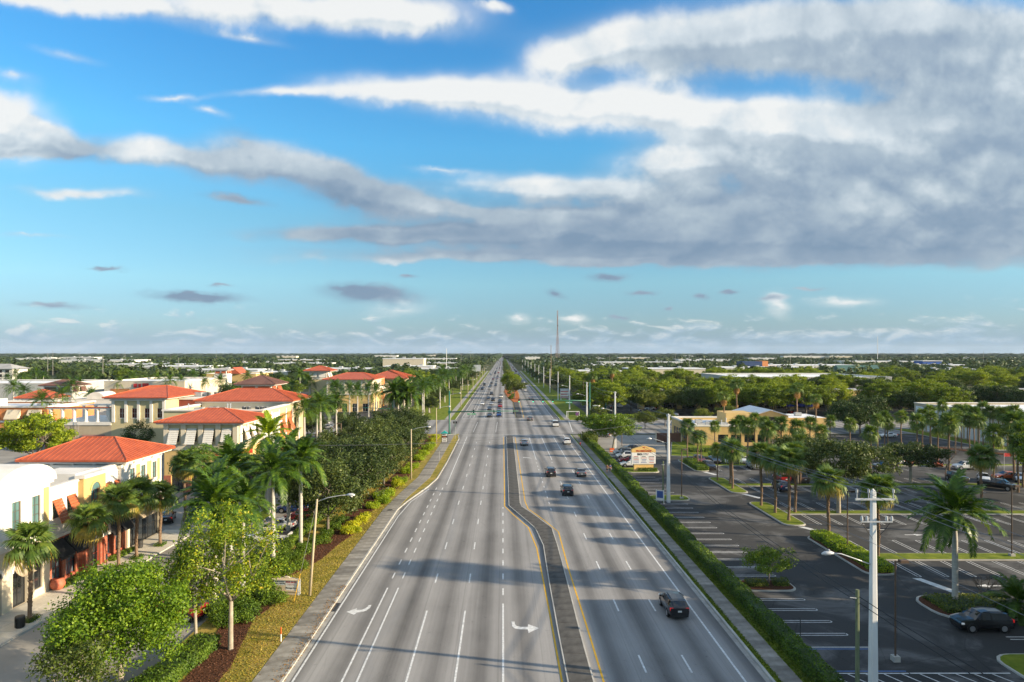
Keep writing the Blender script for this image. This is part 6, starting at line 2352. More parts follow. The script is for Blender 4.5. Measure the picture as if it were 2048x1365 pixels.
p = G(619, 1194)
street_lamp((p.x, p.y, .1), 9.5, 3.0, 'tan roadside lamp post beside the cream shop sign', None, M_TANP, .75)
gw = thing('guy_wire', 'thin guy wire with yellow guard beside the lamp post and shop sign', 'wire')
q = G(588, 1205)
a, b = Vector((p.x + .70, p.y, 9.2)), Vector((q.x, q.y, .1))
MB().tube([a, a.lerp(b, .72)], .018, 4).build('cable', M_WIRE, gw)
MB().tube([a.lerp(b, .722), b], .035, 5).build('guard', M_YELLOW, gw)
for k, y in enumerate((129, 178, 237, 297, 357, 417, 480, 545, 610, 680)):
    street_lamp((-17.3 if y < 200 else -18.2, y, .1), 9.5, 3.0, ('tan lamp post among the roadside oaks before the crossing' if y < 200 else 'tan lamp post on the left verge beyond the crossing'), 'lamp posts ' + ('before the crossing' if y < 200 else 'beyond the crossing'), M_TANP)


def signal_head(parent, x, z, facing, lit, y=0.0):
    """vertical three-lamp head hung on the arm; facing -1 looks at the camera"""
    o = MB().bbox(x - .19, x + .19, y - .16 + facing * .22, y + .16 + facing * .22, z - .78, z + .42, .03).build('signal_head', M_SIGBLK, parent)
    for k in range(3):
        zz = z + .22 - .38 * k
        m = M_SIGGRN if (lit and k == 2) else M_TRIM
        MB().disc((x, y + facing * .40, zz), (0, 1, 0), .125, .03, 12).build('lens', m, o)
        MB().disc((x, y + facing * .43, zz + .14), (0, 1, 0), .05, .10, 6).build('visor', M_SIGBLK, o)
    return o


def mast(label, x, y, h, arm_z, x_end, heads, facing, sign_x):
    t = thing('traffic_signal', label, 'traffic signal', (x, y, .05))
    MB().tube([(0, 0, -.1), (0, 0, .4), (0, 0, h)], [.36, .27, .19], 12).build('pole', M_GREENP, t, smooth=True)
    MB().box(-.5, .5, -.5, .5, -.1, .09).build('base_plate', M_GREENP, t)
    L = x_end - x
    MB().tube([(0, 0, arm_z), (L * .5, 0, arm_z + .25), (L, 0, arm_z + .3)], [.20, .14, .08], 10).build('mast_arm', M_GREENP, t, smooth=True)
    MB().box(-.34, .34, -.34, .34, arm_z - .4, arm_z + .4).build('clamp', M_GREENP, t)
    for hx in heads:
        signal_head(t, hx - x, arm_z + .25, facing, facing < 0)
    w = 2.4
    sg = MB().box(sign_x - x - w / 2, sign_x - x + w / 2, facing * .05 - .02 - .14, facing * .05 + .02 - .14, arm_z - .85, arm_z - .30).build('street_name_sign', M_SIGNGR, t)
    for a, b in ((-1.0, -.85), (-.62, -.42), (-.36, .18), (.34, .62), (.86, 1.0)):
        MB().box(sign_x - x + a, sign_x - x + b, facing * .05 - .19, facing * .05 - .163, arm_z - .68, arm_z - .46).build('print_line', M_SIGNW, sg)
    return t


mast('dark green signal mast at the left corner, its arm reaching over the near lanes', -15.7, 201, 12.7, 6.5, 4.6, (-8.6, -2.6, 3.2), 1, -9.2)
mast('dark green signal mast at the far right corner with lit green lamps', 31.6, 248, 13.2, 6.5, 5.4, (5.9, 11.0, 14.6, 18.2), -1, 24.0)
p = G(900, 868)
pb = thing('signal_post', 'short post with pedestrian signals beside the left green mast', 'signal post', (-14.2, 203.5, .05))
MB().tube([(0, 0, 0), (0, 0, 4.2)], .06, 6).build('post', M_GREENP, pb)
for x in (-.35, .35):
    MB().bbox(x - .2, x + .2, -.18, .18, 2.9, 3.5, .03).build('signal_head', M_SIGBLK, pb)
gm = thing('signal_post', 'thick green signal pole stub behind the white pylon sign', 'signal post', (39.5, 262, 0))
MB().tube([(0, 0, 0), (0, 0, 5.2)], [.3, .26], 10).build('post', M_GREENP, gm)
MB().lathe([(.32, 5.2), (.32, 5.35), (.1, 5.45)], 10).build('cap', M_GREENP, gm)
gm = thing('signal_post', 'tall green signal pole behind the left mast, at the side street', 'signal post', (-34.5, 214, 0))
MB().tube([(0, 0, 0), (0, 0, 12.0)], [.28, .16], 10).build('post', M_GREENP, gm)
MB().tube([(0, 0, 6.4), (-9, 0, 6.8)], [.16, .08], 8).build('mast_arm', M_GREENP, gm)


# ---- concrete power poles and their wires
POLES = [(25.5, 47.0, 14.4), (26.6, 109.6, 14.0), (27.8, 169.0, 14.2), (28.2, 229, 14.0), (28.2, 288, 14.2), (28.2, 348, 14.2), (28.2, 408, 14.2), (28.2, 470, 14.2), (28.2, 535, 14.2), (28.2, 600, 14.2), (28.2, 680, 14.2), (28.2, 760, 14.2), (28.2, 860, 14.2), (28.2, 980, 14.2)]


def power_pole(x, y, h, label, group=None, lamp=True, detail=True):
    t = thing('power_pole', label, 'utility pole', (x, y, .05), 0, group)
    b = MB()
    r0, r1 = .27, .15
    prof = []
    for z, r in ((-.1, r0), (h, r1)):
        c = r * .3
        prof.append([(-r, -r + c, z), (-r + c, -r, z), (r - c, -r, z), (r, -r + c, z), (r, r - c, z), (r - c, r, z), (-r + c, r, z), (-r, r - c, z)])
    b.add(prof[0] + prof[1], [(i, (i + 1) % 8, 8 + (i + 1) % 8, 8 + i) for i in range(8)])
    b.add(prof[1] + [(0, 0, h + .22)], [(i, (i + 1) % 8, 8) for i in range(8)])
    b.build('pole', M_CONCP, t)
    if not detail:
        for xx, zz in ((-.26, -.1), (.26, -.1), (.26, -1.2)):
            MB().lathe([(.03, 0), (.08, .08), (.08, .3), (.03, .36)], 8, (xx, 0, h + zz - .2)).build('insulator', M_CERAM, t)
    else:
        MB().box(-1.35, 1.35, -.30, -.19, h - .55, h - .42).build('crossarm', M_LAMPG, t)
        for xx in (-1.25, -.45, 1.25):
            MB().lathe([(.035, 0), (.035, .35), (.08, .4), (.08, .6), (.03, .66)], 8, (xx, -.245, h - .42)).build('insulator', M_CERAM, t)
        MB().box(-1.0, 1.15, -.36, -.27, h - 2.05, h - 1.97).build('crossarm', M_LAMPG, t)
        for xx in (-.95, -.6, .75, 1.1):
            MB().lathe([(.03, 0), (.10, .06), (.08, .30), (.03, .36)], 8, (xx, -.315, h - 1.97)).build('fuse_cutout', M_CERAM, t)
        br = MB()
        br.tube([(-.2, -.3, h - 3.2), (-.75, -.32, h - 2.35), (-.95, -.32, h - 2.06)], .02, 4)
        br.tube([(.2, -.3, h - 3.0), (.6, -.32, h - 2.6), (1.0, -.32, h - 2.06)], .02, 4)
        br.build('drop_lead', M_WIREB, t)
    if lamp:
        MB().tube([(-.2, 0, 9.4), (-1.2, 0, 9.75), (-2.2, 0, 10.1), (-2.8, 0, 10.15)], .045, 6).build('lamp_arm', M_LAMPG, t, smooth=True)
        MB().tube([(-2.7, 0, 10.15), (-2.95, 0, 10.17), (-3.3, 0, 10.15), (-3.55, 0, 10.1)], [.06, .15, .16, .05], 8).build('lamp_head', M_LAMPG, t, smooth=True)
        MB().lathe([(.05, 0), (.07, .08), (.03, .13)], 8, (-3.05, 0, 10.3)).build('photocell', M_CERAM, t)
    return t


for k, (x, y, h) in enumerate(POLES):
    if k == 0:
        power_pole(x, y, h, 'white concrete power pole with two crossarms and lamp arm nearest the hatched paving')
    elif k == 1:
        power_pole(x, y, h, 'white concrete power pole with lamp arm on the parking island by the hedge', None, True, False)
    elif k == 2:
        power_pole(x, y, h, 'white concrete power pole rising through the green tree before the crossing', None, True, False)
    else:
        power_pole(x, y, h, 'white concrete power pole on the right roadside beyond the crossing', 'power poles beyond the crossing', k < 9, False)


def wire(label, pts, r, m, sag, group, name='power_line'):
    t = MB()
    path = []
    for a, b in zip(pts, pts[1:]):
        a, b = Vector(a), Vector(b)
        n = 10
        for i in range(n):
            f = i / n
            path.append(a.lerp(b, f) - Vector((0, 0, 4 * sag * f * (1 - f))))
    path.append(Vector(pts[-1]))
    t.tube(path, r, 4, cap=False)
    return tag(t.build(name, m), label, 'cable', group)


start = (31.0, -20.0, 14.4)
for dx, ex, ez in ((-1.25, -.26, .12), (-.45, .26, .12), (1.25, .26, -1.0)):
    wire('thin overhead power conductor strung between the white concrete poles', [(start[0] + dx, start[1], 14.6)] + [(x + (dx if k == 0 else ex), y - (.245 if k == 0 else 0), h + (.27 if k == 0 else ez)) for k, (x, y, h) in enumerate(POLES[:9])], .016, M_WIRE, .8, 'conductors between the concrete poles')
wire('lower neutral wire strung between the white concrete poles', [(31, -20, 12.2)] + [(x - .25, y, h - 3.4) for x, y, h in POLES[:9]], .014, M_WIRE, .8, None)
WP = (24.1, 46.4)
wp = thing('wooden_post', 'greenish weathered wooden utility post beside the near white concrete pole', 'utility pole', (WP[0], WP[1], 0))
MB().tube([(0, 0, -.1), (0, 0, 7.9)], [.16, .12], 9).build('pole', M_WOODG, wp)
MB().tube([(-.1, -.1, 7.35), (-.55, -.1, 7.4)], .03, 5).build('bracket', M_LAMPG, wp)
for k, dz in enumerate((0, .42)):
    wire('thick black telephone cable sagging along the hedge to the wooden post', [(30.5, 8, 7.0 + dz), (WP[0] + .12, WP[1], 7.0 + dz), (26.9, 109.6, 6.3 + dz), (28.1, 169, 6.4 + dz), (28.5, 229, 6.4 + dz)], .03, M_WIREB, .9, 'telephone cables')
sp = thing('splice_case', 'black splice case hanging on the telephone cable near the wooden post', 'cable box', (26.3, 34, 6.35))
MB().tube([(-.05, -.4, -.1), (0, 0, -.12), (.05, .4, -.1)], [.05, .11, .05], 8).build('casing', M_WIREB, sp)
MB().tube([(-.05, -.45, .0), (.05, .45, .0)], .012, 4).build('lashing', M_WIRE, sp)
wire('overhead drop cable crossing the road near the median bend', [(26.4, 109.6, 13.2), (-30, 96, 11)], .02, M_WIRE, 1.2, None)
p = G(1327, 1003)
wp2 = thing('wooden_post', 'grey wooden utility post standing just left of the island power pole', 'utility pole', (25.6, 109.0, .1))
MB().tube([(0, 0, -.1), (0, 0, 6.6)], [.15, .12], 8).build('pole', M_WOODG, wp2)
MB().box(-.2, .2, -.13, .13, 6.0, 6.06).build('step', M_LAMPG, wp2)


def lot_lamp(x, y, h, label, group=None, s=1):
    t = thing('lot_lamp', label, 'lamp post', (x, y, 0), 0, group)
    MB().box(-.26, .26, -.26, .26, -.05, .40).build('footing', M_CURB, t)
    MB().tube([(0, 0, .401), (0, 0, h)], [.085, .075], 4).build('pole', M_BRONZE, t)
    MB().tube([(0, 0, h - .1), (s * .35, 0, h - .06)], .04, 5).build('arm', M_BRONZE, t)
    MB().bbox(s * .62 - .32, s * .62 + .32, -.2, .2, h - .16, h + .08, .04).build('lamp_head', M_BRONZE, t)
    return t


lot_lamp(30.6, 53.2, 7.8, 'brown box-head lamp post by the hatched paving and near power pole')
lot_lamp(29.3, 111.8, 8.2, 'brown lamp post on the small grass island beside the power pole')
lot_lamp(59.8, 80.2, 8.4, 'brown lamp post on the grass strip behind the big royal palm')
lot_lamp(41.4, 82.0, 7.4, 'slim brown lamp post in the clipped hedge of the parking island')
lot_lamp(30.0, 172, 7.5, 'brown lamp post under the green tree by the drive')
for k, (px, py) in enumerate([(1167, 796), (1178, 800), (1276, 792), (1292, 798), (1311, 794), (1213, 806), (1188, 795)]):
    q = G(px, py + 10)
    lot_lamp(q.x, q.y, 11.0, 'lamp post in the treed lot beyond the crossing', 'lamp posts in the far right lot')
for k, (x, y) in enumerate([(-36, 125), (-35.5, 150), (-68, 248), (-90, 240), (-120, 250), (-70, 168)]):
    lot_lamp(x, y, 8.5, 'dark lamp post standing in the left shopping-centre lot', 'lamp posts in the left lot', -1 if k % 2 else 1)

# ---- signs
p = G(573, 1191)
s = thing('shop_sign', 'low cream roadside sign board listing four shops beside the lamp post', 'sign', (p.x, p.y, .1), R(-6))
MB().box(-1.32, 1.22, -.18, .18, .0, .16).build('plinth', M_SIGNCR, s)
MB().box(-1.26, 1.16, -.14, .14, .161, .34).build('base', M_SIGNCR, s)
MB().box(-1.42, 1.38, -.22, .22, .341, .42).build('ledge', M_SIGNCR, s)
MB().box(-1.28, 1.18, -.13, .13, .421, 1.42).build('body', M_SIGNCR, s)
MB().box(-1.42, 1.34, -.22, .22, 1.421, 1.53).build('ledge', M_SIGNCR, s)
tp = MB()
tp.extrude([(-1.2, .1, 1.531), (1.1, .1, 1.531), (.85, .1, 1.62), (.35, .1, 1.68), (.25, .1, 1.76), (0, .1, 1.79), (-.25, .1, 1.76), (-.35, .1, 1.68), (-.85, .1, 1.62)][::-1], (0, -.2, 0))
tp.build('crest', M_SIGNCR, s)
MB().box(1.19, 1.36, -.20, .20, .0, 1.42).build('end_post', M_SIGNW, s)
for (x0, x1, z0, z1, m) in ((-1.22, -.06, .95, 1.38, M_SIGNW), (-.02, 1.12, .95, 1.38, M_SIGNW), (-1.22, -.06, .46, .91, M_SIGNCR), (-.02, 1.12, .46, .91, M_SIGNW)):
    MB().box(x0, x1, -.155, -.1301, z0, z1).build('panel', m, s)
text('lettering', 'EUROPEAN\nWAX CENTER', .185, face_M((-.64, -.158, 1.185), -90), M_BLK, s, .004, bold=.004)
text('lettering', 'FIVE GUYS', .235, face_M((.55, -.158, 1.255), -90), M_REDL, s, .004, bold=.010)
text('lettering', 'BURGERS and FRIES', .085, face_M((.55, -.158, 1.06), -90), M_REDL, s, .004)
text('lettering', 'Massage Envy', .21, face_M((.55, -.158, .69), -90), M_BLK, s, .004, bold=.003)
em = MB()
em.add([(-.74, -.158, .80), (-.54, -.158, .80), (-.56, -.158, .86), (-.60, -.158, .82), (-.64, -.158, .88), (-.68, -.158, .82), (-.72, -.158, .86)], [tuple(range(7))])
em.add([(-.88, -.158, .60), (-.40, -.158, .60), (-.46, -.158, .72), (-.82, -.158, .70)], [(0, 1, 2, 3)])
em.build('emblem', M_BLK, s)

p = G(1286.5, 943)
s = thing('monument_sign', 'large white and yellow shopping plaza sign headed PROMENADE behind the hedge', 'sign', (p.x, p.y, .12), R(3))
MB().box(-1.95, 2.0, -.35, .35, 0, 1.25).build('base', M_SIGNYE, s)
MB().box(-2.0, 2.05, -.40, .40, 1.251, 1.45).build('base_cap', M_TAN, s)
MB().box(-2.45, 2.45, -.36, .36, 1.451, 3.75).build('cabinet', M_SIGNW, s)
hd = MB()
hd.extrude([(-2.45, .38, 3.751), (-2.45, .38, 4.30), (-2.1, .38, 4.5), (-.4, .38, 4.98), (0, .38, 5.05), (.4, .38, 4.98), (2.1, .38, 4.5), (2.45, .38, 4.30), (2.45, .38, 3.751)], (0, -.76, 0))
hd.build('header', M_SIGNYE, s)
text('lettering', 'PROMENADE', .56, face_M((0, -.39, 4.02), -90), M_REDL, s, .008, xscale=.95, bold=.012)
text('lettering', 'BIG', .58, face_M((-.86, -.37, 3.36), -90), M_BLK, s, .008, bold=.025)
text('lettering', 'LOTS', .58, face_M((.14, -.37, 3.36), -90), M_BLK, s, .008, xscale=.8)
text('lettering', '!', .60, face_M((.82, -.37, 3.36), -90), M_REDL, s, .008, shear=.2, bold=.02)
MB().box(-.22, .24, -.392, -.381, 4.68, 4.84).build('print_line', M_REDL, s)
rows = random.Random(3)
for r_, z in enumerate((2.92, 2.62, 2.30, 2.02, 1.70)):
    for c, x in enumerate((-1.58, 0.02, 1.6)):
        MB().box(x - .70, x + .70, -.372, -.361, z - .14, z + .14).build('tenant_panel', M_SIGNW, s)
        w = rows.uniform(.38, .60)
        ln = MB()
        k = -w
        while k < w:
            d = rows.uniform(.05, .13)
            ln.box(x + k, x + k + d, -.380, -.3725, z - .06, z + .07)
            k += d + .035
        ln.build('tenant_line', rows.choice([M_REDL, M_REDL, M_BLUEL, M_BLK]), s)

p = G(889, 887)
s = thing('corner_sign', 'small white panel sign with turquoise gable at the left crossing corner', 'sign', (p.x, p.y, .1))
for x in (-.78, .72):
    MB().box(x, x + .09, -.05, .05, 0, 2.5).build('post', M_SIGBLK, s)
for k in range(4):
    pn = MB().box(-.66, .70, -.06, .06, .35 + .52 * k, .82 + .52 * k).build('panel', M_SIGNW if k != 2 else M_DARKFR, s)
    MB().box(-.45, .45, -.068, -.061, .52 + .52 * k, .64 + .52 * k).build('print_line', M_BLK if k != 2 else M_ORNG, pn)
g = MB()
g.extrude([(-.95, .4, 2.5), (.92, .4, 2.5), (.72, .4, 2.75), (0, .4, 3.25), (-.75, .4, 2.75)][::-1], (0, -.8, 0))
g.build('gable', M_TURQ, s)

p = G(1328, 1006)
s = thing('property_sign', 'blue and white leasing sign board at the foot of the island power pole', 'sign', (24.9, 108.2, .1), R(-28))
for x in (-.62, .58):
    MB().box(x, x + .1, -.05, .05, 0, 2.2).build('post', M_SIGNW, s)
MB().box(-.52, .58, -.04, .04, .5, 2.1).build('board', M_SIGNW, s)
MB().box(-.46, .52, -.048, -.041, .9, 2.0).build('print', M_BLUEL, s)

p = G(1189, 839)
s = thing('pylon_sign', 'white square pylon sign with blue print at the far right corner', 'sign', (p.x + 1.5, p.y + 6, 0), R(-20))
MB().box(-1.0, 1.0, -1.0, 1.0, 0, 4.3).build('shaft', M_SIGNW, s)
MB().box(-1.15, 1.15, -1.15, 1.15, 4.301, 4.55).build('cap', M_SIGNW, s)
MB().box(-.7, .4, -1.02, -1.001, 1.2, 3.2).build('print', M_BLUEL, s)
p = G(1130, 800)
s = thing('plaza_sign', 'big pale grey plaza sign board with faint rows on the right verge beyond the crossing', 'sign', (p.x, p.y, .1))
MB().box(-2.5, 2.5, -.3, .3, .8, 5.6).build('board', mat('pale_grey_sign', (.45, .47, .49), .6, scale=2), s)
for x in (-2.3, 1.9):
    MB().box(x, x + .4, -.25, .25, 0, .799).build('post', M_SIGNW, s)
for k in range(6):
    MB().box(-2.2, 2.2 - .6 * (k % 3), -.315, -.301, 1.2 + .7 * k, 1.5 + .7 * k).build('tenant_line', M_SIGNW if k % 2 else M_REDL, s)
p = G(1148, 838)
s = thing('low_sign', 'low grey entrance wall with purple sign panels at the far right corner', 'sign', (p.x, p.y + 4, .1))
for x in (-2.4, -1.9, 1.6, 2.3):
    MB().box(x, x + .16, -.1, .1, 0, 2.1).build('post', M_SIGNW, s)
MB().box(-2.4, 2.46, -.08, .08, 2.101, 2.3).build('rail', M_SIGNW, s)
MB().box(1.0, 2.2, -.12, -.101, .7, 1.9).build('panel', mat('purple_panel', (.16, .06, .20), .6), s)
p = G(1015 - 42, 735)
s = thing('billboard', 'grey roadside billboard far along the left verge', 'billboard', (-24, 620, 0))
MB().tube([(0, 0, 0), (0, 0, 9)], .3, 8).build('post', M_METAL, s)
MB().box(-4, 4, -.3, .3, 7, 13).build('board', mat('pale_grey_sign', (.45, .47, .49)), s)
# road sign by the left walk
p = G(878.5, 921)
s = thing('road_sign', 'small plate sign on a thin post beside the left sidewalk', 'sign', (p.x, p.y, .1))
MB().tube([(0, 0, 0), (0, 0, 2.9)], .04, 6).build('post', M_METAL, s)
MB().box(-.30, .30, -.06, -.041, 2.0, 2.85).build('plate', M_METAL, s)
p = G(924, 884)
s = thing('road_sign', 'thin signpost with small plate at the left crossing kerb', 'sign', (-13.2, 190, .1))
MB().tube([(0, 0, 0), (0, 0, 3.3)], .045, 6).build('post', M_METAL, s)
MB().box(-.02, .02, -.3, .3, 2.5, 3.2).build('plate', M_METAL, s)

# ---- small things on the left
p = G(40, 1259)
t = thing('litter_bin', 'black slatted litter bin on the shop walk beside the first palm', 'bin', (p.x, p.y, .16))
MB().lathe([(.30, 0), (.34, .1), (.37, .78), (.40, .9)], 16).build('body', M_DARKMET, t)
for k in range(16):
    a = 2 * math.pi * k / 16
    MB().box(-.03, .03, .0, .02, .08, .82).build('slat', M_SIGBLK, t).matrix_local = Matrix.Rotation(a, 4, 'Z') @ Matrix.Translation((0, .375, 0))
MB().lathe([(.40, .905), (.36, 1.0), (.16, 1.04)], 16).build('lid', M_DARKMET, t)
p = G(105.5, 1182)
t = thing('planter_pot', 'large glazed terracotta planter pot on the shop walk', 'planter', (p.x + .5, p.y, .16))
MB().lathe([(.36, 0), (.62, .25), (.70, .55), (.62, .85), (.56, .95), (.62, 1.02)], 20).build('pot', M_TERRA, t, smooth=True)
MB().lathe([(.50, .90), (.50, .97)], 14).build('soil', M_MULCH, t)
p = G(322, 1100)
t = thing('litter_bin', 'black litter bin beside the dark shopfront at the far end of the walk', 'bin', (-44.4, 83.5, .16))
MB().lathe([(.32, 0), (.36, .1), (.38, .9)], 14).build('body', M_DARKMET, t)
MB().lathe([(.40, .901), (.30, 1.02)], 14).build('lid', M_SIGBLK, t)
p = G(199, 1172)
t = thing('road_sign', 'thin rust-brown signpost with small plate by the shop kerb', 'sign', (-41.5, 71.5, .16))
MB().tube([(0, 0, 0), (0, 0, 2.8)], .035, 6).build('post', M_BRONZE, t)
MB().box(-.02, .02, -.16, .16, 2.2, 2.7).build('plate', M_METAL, t)
p = G(562, 1286)
t = thing('marker_post', 'orange-topped white utility marker post in the dry grass', 'marker post', (p.x, p.y, .1))
MB().lathe([(.05, 0), (.05, .62)], 8).build('post', M_SIGNW, t)
MB().lathe([(.056, .621), (.056, 1.15), (.03, 1.2)], 8).build('sleeve', M_ORNG, t)
wl = thing('wall_lantern', 'black wall lantern on the corner of the cream shop block', 'lantern', (X1 + .1, 82.9, 3.9))
MB().box(0, .3, -.03, .03, .5, .56).build('bracket', M_DARKMET, wl)
MB().lathe([(.10, 0), (.17, .42), (.06, .55)], 6, (.32, 0, 0)).build('lamp_body', M_DARKMET, wl)
# storm drain and manhole
p = G(662, 1215)
t = struct(MB().box(-16.25, -15.55, p.y - 1.1, p.y + 1.1, .006, .012).build('storm_drain', M_DARKMET))
p = G(780, 1022)
struct(MB().lathe([(.42, .128), (.42, .142)], 16, (p.x, p.y, 0)).build('manhole_cover', M_DARKMET))
# ---- right verge
p = G(1160, 892)
t = thing('fire_hydrant', 'red fire hydrant on the right verge before the crossing', 'hydrant', (20.0, p.y, .1))
MB().lathe([(.16, 0), (.16, .06), (.12, .08), (.12, .55), (.16, .58), (.14, .68), (.05, .78)], 12).build('barrel', M_REDSIGN, t)
for s_ in (-1, 1):
    MB().disc((s_ * .17, 0, .42), (1, 0, 0), .07, .12, 8).build('outlet', M_REDSIGN, t)
p = G(1224, 904)
t = thing('barrier', 'orange plastic barrier under the leaning tree by the hedge', 'barrier', (p.x, p.y, 0))
b = MB()
b.extrude([(-.55, .2, 0), (-.55, -.2, 0), (-.55, -.1, .9), (-.55, .1, .9)], (1.1, 0, 0))
b.build('body', M_ORNG, t)
MB().box(-.45, .45, -.19, -.152, .32, .42).build('band', M_SIGNW, t)
t = thing('meter_box', 'grey utility cabinet on the right sidewalk edge before the crossing', 'cabinet', (22.4, 192, .1))
MB().bbox(-.4, .4, -.35, .35, 0, 1.3, .06).build('cabinet', M_LAMPG, t)
MB().box(-.3, .3, -.37, -.351, .2, 1.1).build('door', M_METAL, t)
t = thing('marker_post', 'thin dark stake standing in the hedge near the blue parking line', 'stake', (24.1, 55.3, .1))
MB().tube([(0, 0, 0), (0, 0, 2.3)], .035, 6).build('post', M_DARKMET, t)
MB().lathe([(.05, 2.3), (.02, 2.38)], 6).build('tip', M_DARKMET, t)
p = G(2008, 942)
t = thing('banner_sign', 'small red banner on a thin post beside the low sports car', 'sign', (p.x, p.y, .0))
MB().tube([(0, 0, 0), (0, 0, 3.6)], .05, 6).build('post', M_METAL, t)
MB().box(-.05, 1.5, -.03, .03, 2.9, 3.6).build('banner', M_REDSIGN, t)


# ---- two walkers on the right sidewalk
def skin_mesh(name, joints, edges, material, sub=1):
    me = bpy.data.meshes.new(name)
    me.from_pydata([j[:3] for j in joints], edges, [])
    ob = bpy.data.objects.new(name, me)
    COL.objects.link(ob)
    sk = ob.modifiers.new('skin', 'SKIN')
    sk.use_smooth_shade = True
    ss = ob.modifiers.new('sub', 'SUBSURF')
    ss.levels = sub
    ss.render_levels = sub
    for i, j in enumerate(joints):
        me.skin_vertices[0].data[i].radius = (j[3], j[4] if len(j) > 4 else j[3])
    me.skin_vertices[0].data[0].use_root = True
    bpy.context.view_layer.update()
    out = bpy.data.meshes.new_from_object(ob.evaluated_get(bpy.context.evaluated_depsgraph_get()))
    bpy.data.objects.remove(ob)
    out.materials.clear()
    out.materials.append(material)
    out.name = name
    return out


def person(label, loc, rz, shirt, legs, hair, stride=1.0, bag=False):
    t = thing('person', label, 'person', loc, rz, 'walkers on the right sidewalk')
    s = stride
    J = [(0, 0, .95, .14, .11), (0, 0, 1.15, .13, .10), (0, .01, 1.38, .16, .11), (0, .01, 1.50, .06), (0, .02, 1.62, .085, .10), (0, .02, 1.72, .07, .08),
         (.10, 0, .90, .09), (.11, .16 * s, .50, .062), (.11, .10 * s, .12, .042), (.11, .20 * s, .05, .04, .03),
         (-.10, 0, .90, .09), (-.11, -.04 * s, .50, .062), (-.11, -.30 * s, .16, .042), (-.11, -.24 * s, .06, .04, .03),
         (.20, 0, 1.42, .055), (.25, -.10 * s, 1.14, .042), (.24, .04 * s, .90, .034), (.24, .08 * s, .82, .032, .022),
         (-.20, 0, 1.42, .055), (-.25, .08 * s, 1.14, .042), (-.24, .22 * s, .92, .034), (-.24, .27 * s, .85, .032, .022)]
    E = [(0, 1), (1, 2), (2, 3), (3, 4), (4, 5), (0, 6), (6, 7), (7, 8), (8, 9), (0, 10), (10, 11), (11, 12), (12, 13), (2, 14), (14, 15), (15, 16), (16, 17), (2, 18), (18, 19), (19, 20), (20, 21)]
    skin = mat('skin', (.36, .20, .13), .6, scale=4)
    link('body', skin_mesh('body', J, E, skin), t)
    C = [(0, 0, 1.0, .155, .125), (0, 0, 1.18, .15, .12), (0, .01, 1.36, .18, .13), (0, .01, 1.44, .11, .09), (.21, 0, 1.40, .075), (.25, -.06 * s, 1.24, .06), (-.21, 0, 1.40, .075), (-.25, .05 * s, 1.24, .06)]
    link('shirt', skin_mesh('shirt', C, [(0, 1), (1, 2), (2, 3), (2, 4), (4, 5), (2, 6), (6, 7)], shirt), t)
    C = [(0, 0, 1.0, .155, .125), (0, 0, .90, .15, .12), (.11, .02, .82, .10), (.115, .14 * s, .54, .085), (-.11, -.01, .82, .10), (-.115, -.03 * s, .54, .085)]
    link('shorts', skin_mesh('shorts', C, [(0, 1), (1, 2), (2, 3), (1, 4), (4, 5)], legs), t)
    MB().lathe([(.06, 1.57), (.10, 1.62), (.105, 1.70), (.085, 1.78), (.02, 1.81)], 12, (0, -.015, 0)).build('hair', hair, t, smooth=True)
    if bag:
        MB().bbox(.26, .36, -.06, .16, .52, .86, .02).build('carrier_bag', M_SIGNW, t)
    return t


H1 = mat('dark_hair', (.02, .014, .010), .6)
person('walker in brown top and dark shorts on the right sidewalk', (20.7, 135.4, .13), 0, mat('brown_cloth', (.16, .07, .04), .9), mat('dark_cloth', (.02, .02, .025), .9), H1, 1)
person('walker in blue top carrying a pale bag on the right sidewalk', (21.4, 136.0, .13), 0, mat('blue_cloth', (.03, .06, .22), .9), mat('blue_shorts', (.04, .06, .14), .9), H1, -1, True)

# ---- lattice mast and far poles
TW = Vector(((1115 - 1005.5) / FPX * 1900, 1900, 0))
t = thing('radio_tower', 'tall red-grey lattice radio tower on the horizon beyond the road', 'tower', TW)
M_TOWER = mat('tower_steel', (.30, .16, .13), .6, .2, scale=.05, col2=(.36, .30, .28))
HT = 142
wdt = lambda z: 6.2 * max(.16, (1 - z / (HT * .72)) ** .9 if z < HT * .72 else 0) + .5
legs = [(math.cos(R(90 + 120 * k)), math.sin(R(90 + 120 * k))) for k in range(3)]
zs = [HT * i / 18 for i in range(19)]
for k in range(3):
    MB().tube([(legs[k][0] * wdt(z), legs[k][1] * wdt(z), z) for z in zs], .42, 5).build('leg', M_TOWER, t)
br = MB()
for i in range(16):
    for k in range(3):
        a, b = legs[k], legs[(k + 1) % 3]
        z0, z1 = zs[i], zs[i + 1]
        A = (a[0] * wdt(z0), a[1] * wdt(z0), z0)
        B = (b[0] * wdt(z1), b[1] * wdt(z1), z1)
        A2 = (b[0] * wdt(z0), b[1] * wdt(z0), z0)
        B2 = (a[0] * wdt(z1), a[1] * wdt(z1), z1)
        br.tube([A, B], .2, 3)
        br.tube([A2, B2], .2, 3)
        br.tube([B2, B], .2, 3)
br.build('bracing', M_TOWER, t)
MB().lathe([(1.6, 98), (1.6, 100.5)], 10, (1.0, 0, 0)).build('antenna_drum', M_DARKMET, t)


def far_pole(x, y, h, label, group, r=.3, arm=False, m=M_WOODP):
    t = thing('far_pole', label, 'pole', (x, y, 0), 0, group)
    MB().tube([(0, 0, 0), (0, 0, h)], [r, r * .6], 6).build('pole', m, t)
    if arm:
        MB().box(-2.2, 2.2, -.15, .15, h - 1.4, h - 1.1).build('crossarm', m, t)
    else:
        MB().lathe([(r * .7, h), (r * .3, h + .4)], 6).build('cap', m, t)
    return t


